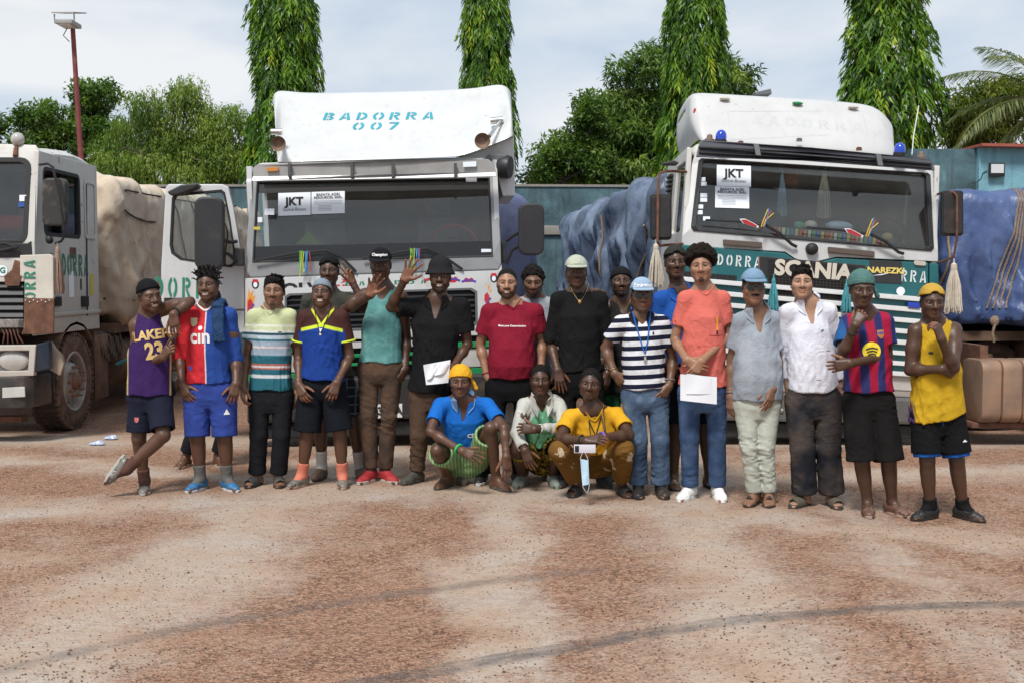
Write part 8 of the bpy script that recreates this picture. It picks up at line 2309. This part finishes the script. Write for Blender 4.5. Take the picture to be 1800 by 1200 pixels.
PE[22]=person(dict(label='man in dark trousers and flat sandals mostly hidden behind the halved jersey',hx=372,chin=556,D=10.0,sole=800,skin='deep',hair='short',seed=222,pitch=25,sh=(343,578,401,578),el=(341,630,403,630),wr=(352,672,392,672),hip=(354,690,392,690),kn=(346,746,398,746),an=(327,800,383,800),fy=(-12,40),dd=dict(),top=dict(m=cloth('black_shirt',None),hem=694,sleeve=.6,name='t_shirt'),bottom=dict(m=cloth('charcoal_track',None),length=1.85,ease=1.0),shoes=dict(kind='flipflop',m=mat('buff_sandal',None))))
# prints, cords and other small things worn
neck_trim(PE[2],WHITE,.008);neck_trim(PE[9],cloth('maroon_tee',None),.006);neck_trim(PE[12],cloth('black_shirt',None));neck_trim(PE[17],cloth('salmon_tee',None));neck_trim(PE[3],cloth('lime_trim',(.46,.50,.30)));neck_trim(PE[13],cloth('yellow_tee',None))
def shield(w,h):return poly2([(-w,h),(w,h),(w,-.2*h),(w*.6,-.7*h),(0,-h),(-w*.6,-.7*h),(-w,-.2*h)])
def bar(w,h):return poly2(bx2(-w,w,-h,h))
i1=PE[1]
print_on(i1,'lettering',text_mesh('LAKERS',.098,.004,.95),.035,.47,GOLDP,rot=8)
print_on(i1,'number',text_mesh('23',.17,.007,.8),.045,.345,GOLDP,rot=8)
print_on(i1,'crest',shield(.016,.02),-.09,-.18,mat('crest_red',(.45,.12,.12),.7),target=i1['bottom'])
i2=PE[2]
print_on(i2,'lettering',text_mesh('c\u0131n',.155,.004,.9),-.03,.445,WHITE)
print_on(i2,'ring',([(a,b)for a,b in disc(.016)[0]],disc(.016)[1]),-.028,.512,WHITE)
print_on(i2,'crest',shield(.028,.034),-.085,.555,mat('cream_print',(.65,.55,.35),.7,var=0))
print_on(i2,'small_crest',shield(.016,.018),-.12,.20,mat('crest_blue',(.05,.08,.35),.7))
print_on(i2,'triangle_mark',poly2([(-.022,-.02),(.022,-.02),(0,.024)]),.155,-.14,WHITE,target=i2['bottom'])
def towel():
 I=i2;sh=I['sh'][1]*.62+I['N0']*.38;U,A,V=I['U'],I['A'],I['V']
 g=Grid(sh-.40,sh+.24,.008)
 path=[sh-V*.10-A*.14,sh-V*.07+A*.045,sh+A*.085,sh+V*.085+A*.045,sh+V*.135-A*.05+U*.01,sh+V*.150-A*.25+U*.02]
 for j in range(5):
  g.cone(path[j],path[j+1],.040+.002*j,.042+.003*j,.02,flat=(V if j>2 or j==0 else A,2.3))
 g.disp(folds(9,.05,.012,(1.3,.8,.2),5,.7))
 g.d=np.maximum(g.d,f_plane(sh-A*.23,-A)(*g.xyz((slice(None),)*3)))
 o=cloth_obj(I,'towel',g,cloth('blue_towel',(.022,.052,.12),wr=.5))
 return o
towel()
print_on(PE[3],'small_mark',bar(.012,.004),.085,.52,BLACKP)
i4=PE[4]
neckchain(i4,.20,BLACKP,.003,.075)
print_on(i4,'bird_mark',poly2([(-.008,-.03),(.008,-.03),(.004,0),(.014,.025),(0,.018),(-.012,.028),(-.004,0)]),.0,.43,WHITE)
for i,sd in((0,-1),(1,1)):
 e=i4['sh'][i]+(i4['el'][i]-i4['sh'][i])*.60;d=nrm(i4['el'][i]-i4['sh'][i])
 u=nrm(np.cross(d,(0,1,.1)));w=np.cross(d,u)
 MB().tube([tuple(e+(u*math.cos(a)+w*math.sin(a))*.0665)for a in np.linspace(0,6.2832,21)],.0085,6,False).build('cuff',cloth('neon_trim',(.55,.68,.05)),i4['top'],smooth=True)
i4c=i4
print_on(PE[9],'lettering',text_mesh('Meet your Determination',.021,.0005,1.0),.0,.49,WHITE)
i12=PE[12]
c=neckchain(i12,.10,GOLD,.0026,.075)
MB().sphere(tuple(c),(.014,.006,.016),10,6).build('pendant',GOLD,i12['ob'],smooth=True)
bracelet(i12,1,SILVER,.03,.036,.008,'watch')
neckchain(PE[14],.11,GOLD,.0022,.08)
i15=PE[15]
shades(i15);shades(PE[18],(.012,.010,.008))
c=neckchain(i15,.30,cloth('blue_lanyard',(.02,.13,.42)),.0055,.072)
MB().lathe(tuple(c-i15['A']*.02+i15['V']*.005),tuple(-i15['A']),[(0,.006),(.004,.012),(.03,.014),(.036,.008)],10).build('whistle',SILVER,i15['ob'],smooth=True)
bracelet(i15,1,SILVER,.045,.036,.008,'watch');bracelet(i15,0,GOLD,.03,.035,.003)
print_on(i15,'horse_mark',poly2([(-.008,-.012),(.008,-.012),(.006,.012),(-.005,.010)]),.075,.48,mat('navy_print',(.012,.014,.035),.7,var=0))
i17=PE[17]
print_on(i17,'pocket',bar(.052,.062),.075,.50,cloth('salmon_tee',None),off=.005)
print_on(i17,'pen',poly2(bx2(-.006,.006,-.045,.055)),.08,.52,mat('pencil_yellow',(.75,.38,.02),.5,var=0),off=.010)
print_on(i17,'pen_tip',poly2(bx2(-.006,.006,-.075,-.047)),.08,.52,BLACKP,off=.010)
bracelet(PE[18],0,SILVER,.03,.037,.004)
i19=PE[19]
print_on(i19,'placket',bar(.015,.175),.008,.225,cloth('white_shirt',None),off=.005)
print_on(i19,'pocket',bar(.050,.062),.065,.43,cloth('white_shirt',None),off=.004)
print_on(i19,'emblem',poly2([(-.016,-.003),(.0,-.006),(.016,.003),(.006,.006)]),.06,.515,mat('green_print',(.02,.12,.04),.7,var=0),off=.007)
i20=PE[20]
YEL=mat('yellow_print',(.80,.62,.03),.7,var=0)
print_on(i20,'round_badge',disc(.062,28),-.01,.365,YEL)
for w_,y_ in((.042,.016),(.036,-.004),(.029,-.022)):
 arcv=[(w_*q_/6,y_+.010*(1-(q_/6)**2))for q_ in range(-6,7)]
 print_on(i20,'badge_arc',poly2(arcv+[(x*.96,y-.009)for x,y in reversed(arcv)]),-.01,.365,BLACKP,off=.007)
print_on(i20,'crest',shield(.026,.030),.065,.475,mat('crest_gold',(.40,.16,.05),.7))
print_on(i20,'crest_band',bar(.022,.006),.065,.485,mat('crest_blue',None),off=.006)
bracelet(i20,0,BLACKP,.05,.038,.006)
print_on(PE[21],'small_mark',bar(.013,.008),-.075,.45,BLACKP)
print_on(PE[21],'wave_mark',poly2([(-.02,-.005),(.0,.012),(.02,-.005)]),.14,-.16,WHITE,target=PE[21]['bottom'])
i8=PE[8]
bracelet(i8,0,mat('green_band',(.03,.45,.12),.5,var=0),.035,.037,.009)
print_on(i8,'lettering',text_mesh('CDS',.048,.002,1.0),.075,.33,WHITE)
i13=PE[13]
bracelet(i13,1,mat('purple_watch',(.18,.10,.40),.4,var=0),.03,.036,.009,'watch');bracelet(i13,0,BLACKP,.045,.037,.007)
neckchain(i13,.16,BLACKP,.004,.07)
for(u_,t_)in((-.085,.20),(-.03,.25),(.03,.16),(.10,.22),(.06,.30),(-.06,.13),(.11,.31),(.0,.20)):
 print_on(i13,'embroidery',disc(.011,8),u_,t_,mat('dark_thread',(.16,.09,.03),.8,var=0))
bracelet(PE[1],1,BLACKP,.03,.036,.008);bracelet(PE[9],0,mat('red_thread',(.35,.06,.03),.8,var=0),.03,.034,.004)
print_on(PE[11],'pocket',bar(.022,.026),.05,.27,BLACKP)
def on_head(I,name,VF,a,c,m,target,rot=0):
 hs=I['hk']
 o_=I['HC']+I['ha']*a*hs+I['hu']*c*hs
 onto(name,VF,(o_,I['ha'],I['hu']),target,m,target,.003,.5)
for I,txt,sz,mm in((PE[6],'Champion',.030,WHITE),(PE[15],'Emirates',.040,WHITE)):
 cap_=[q for q in I['ob'].children if q.name.startswith('cap')][0]
 on_head(I,'lettering',text_mesh(txt,sz,.001),0,.083,mm,cap_)
 # things held
PAPER=mat('paper',(.74,.76,.80),.8,var=.03)
def sheet(name,corners,label,n=6,bend=.01,m=PAPER,th=.0012):
 c=[np.asarray(q)for q in corners];V_=[];F_=[]
 nn=nrm(np.cross(c[1]-c[0],c[3]-c[0]))
 for s_ in(1,-1):
  for a in range(n+1):
   for b in range(n+1):
    u,v=a/n,b/n
    V_.append(c[0]*(1-u)*(1-v)+c[1]*u*(1-v)+c[2]*u*v+c[3]*(1-u)*v+nn*(bend*math.sin(u*5+v*2)+s_*th/2))
 M=(n+1)**2
 for a in range(n):
  for b in range(n):
   i=a*(n+1)+b
   F_+=[(i,i+n+1,i+n+2,i+1),(M+i+1,M+i+n+2,M+i+n+1,M+i)]
 base=np.mean(V_,0)
 me=np_mesh(name,np.array(V_)-base,F_)
 o=link_mesh(name,me,m);o.location=base
 if label:tag(o,label[0],label[1])
 return o
d17=i17['D']-.27
p17=empty('paper_stack',tuple(at(1228,683,d17)));tag(p17,'white sheets of paper held by the man in salmon','paper')
for j,(q,nm)in enumerate((([(1196,657),(1260,662),(1260,710),(1196,703)],'sheet'),([(1207,656),(1250,662),(1249,692),(1206,692)],'sheet'))):
 o=sheet(nm,[at(x,y,d17-.006*j)for x,y in q],None,bend=.003)
 o.parent=p17;o.location=o.location-p17.location
d7=PE[7]['D']-.29
p7=empty('folded_papers',tuple(at(768,655,d7)));tag(p7,'folded white papers held by the man in black polo','paper')
for j,q in enumerate(([(744,641),(792,632),(788,672),(749,676)],[(748,642),(780,636),(762,662),(750,668)],[(762,640),(790,634),(782,655),(764,660)])):
 o=sheet('sheet',[at(x,y,d7+.012-.010*j)for x,y in q],None,bend=.008)
 o.parent=p7;o.location=o.location-p7.location
d13=i13['D']-.52
ph=empty('phone',tuple(at(1028,788,d13)));tag(ph,'white phone in the hand of the squatting man in yellow','phone')
a_,b_=at(1008,781,d13),at(1046,796,d13);w_,h_=(b_[0]-a_[0])/2,(a_[2]-b_[2])/2
MB().box(-w_,w_,-.005,.005,-h_,h_).build('body',mat('phone_case',(.62,.6,.66),.3,var=0),ph,bevel=.004)
mbl=MB()
mbl.box(-w_+.006,-w_+.036,-.009,-.0052,-h_+.008,h_-.008).build('camera_bump',mat('phone_lens',(.02,.02,.025),.2,var=0),ph,bevel=.002)
dm=d13-.01
mk=empty('face_mask',tuple(at(1029,826,dm)));tag(mk,'pale blue face mask dangling below the phone','mask')
o=sheet('panel',[at(1020,806,dm),at(1034,808,dm),at(1036,850,dm),at(1024,853,dm)],None,bend=.006,m=cloth('mask_blue',(.45,.62,.74)),th=.003);o.parent=mk;o.location=o.location-mk.location
for(x0,y0,x1,y1,x2,y2)in((1020,806,1026,792,1034,808),(1024,853,1032,866,1036,850)):
 c0=np.array(mk.location)
 MB().tube([tuple(at(x0,y0,dm)-c0),tuple(at((x0+x1)/2-1,(y0+y1)/2,dm)-c0),tuple(at(x1,y1,dm)-c0),tuple(at((x1+x2)/2+1,(y1+y2)/2,dm)-c0),tuple(at(x2,y2,dm)-c0)],.0018,5).build('ear_loop',PAPER,mk,smooth=True)
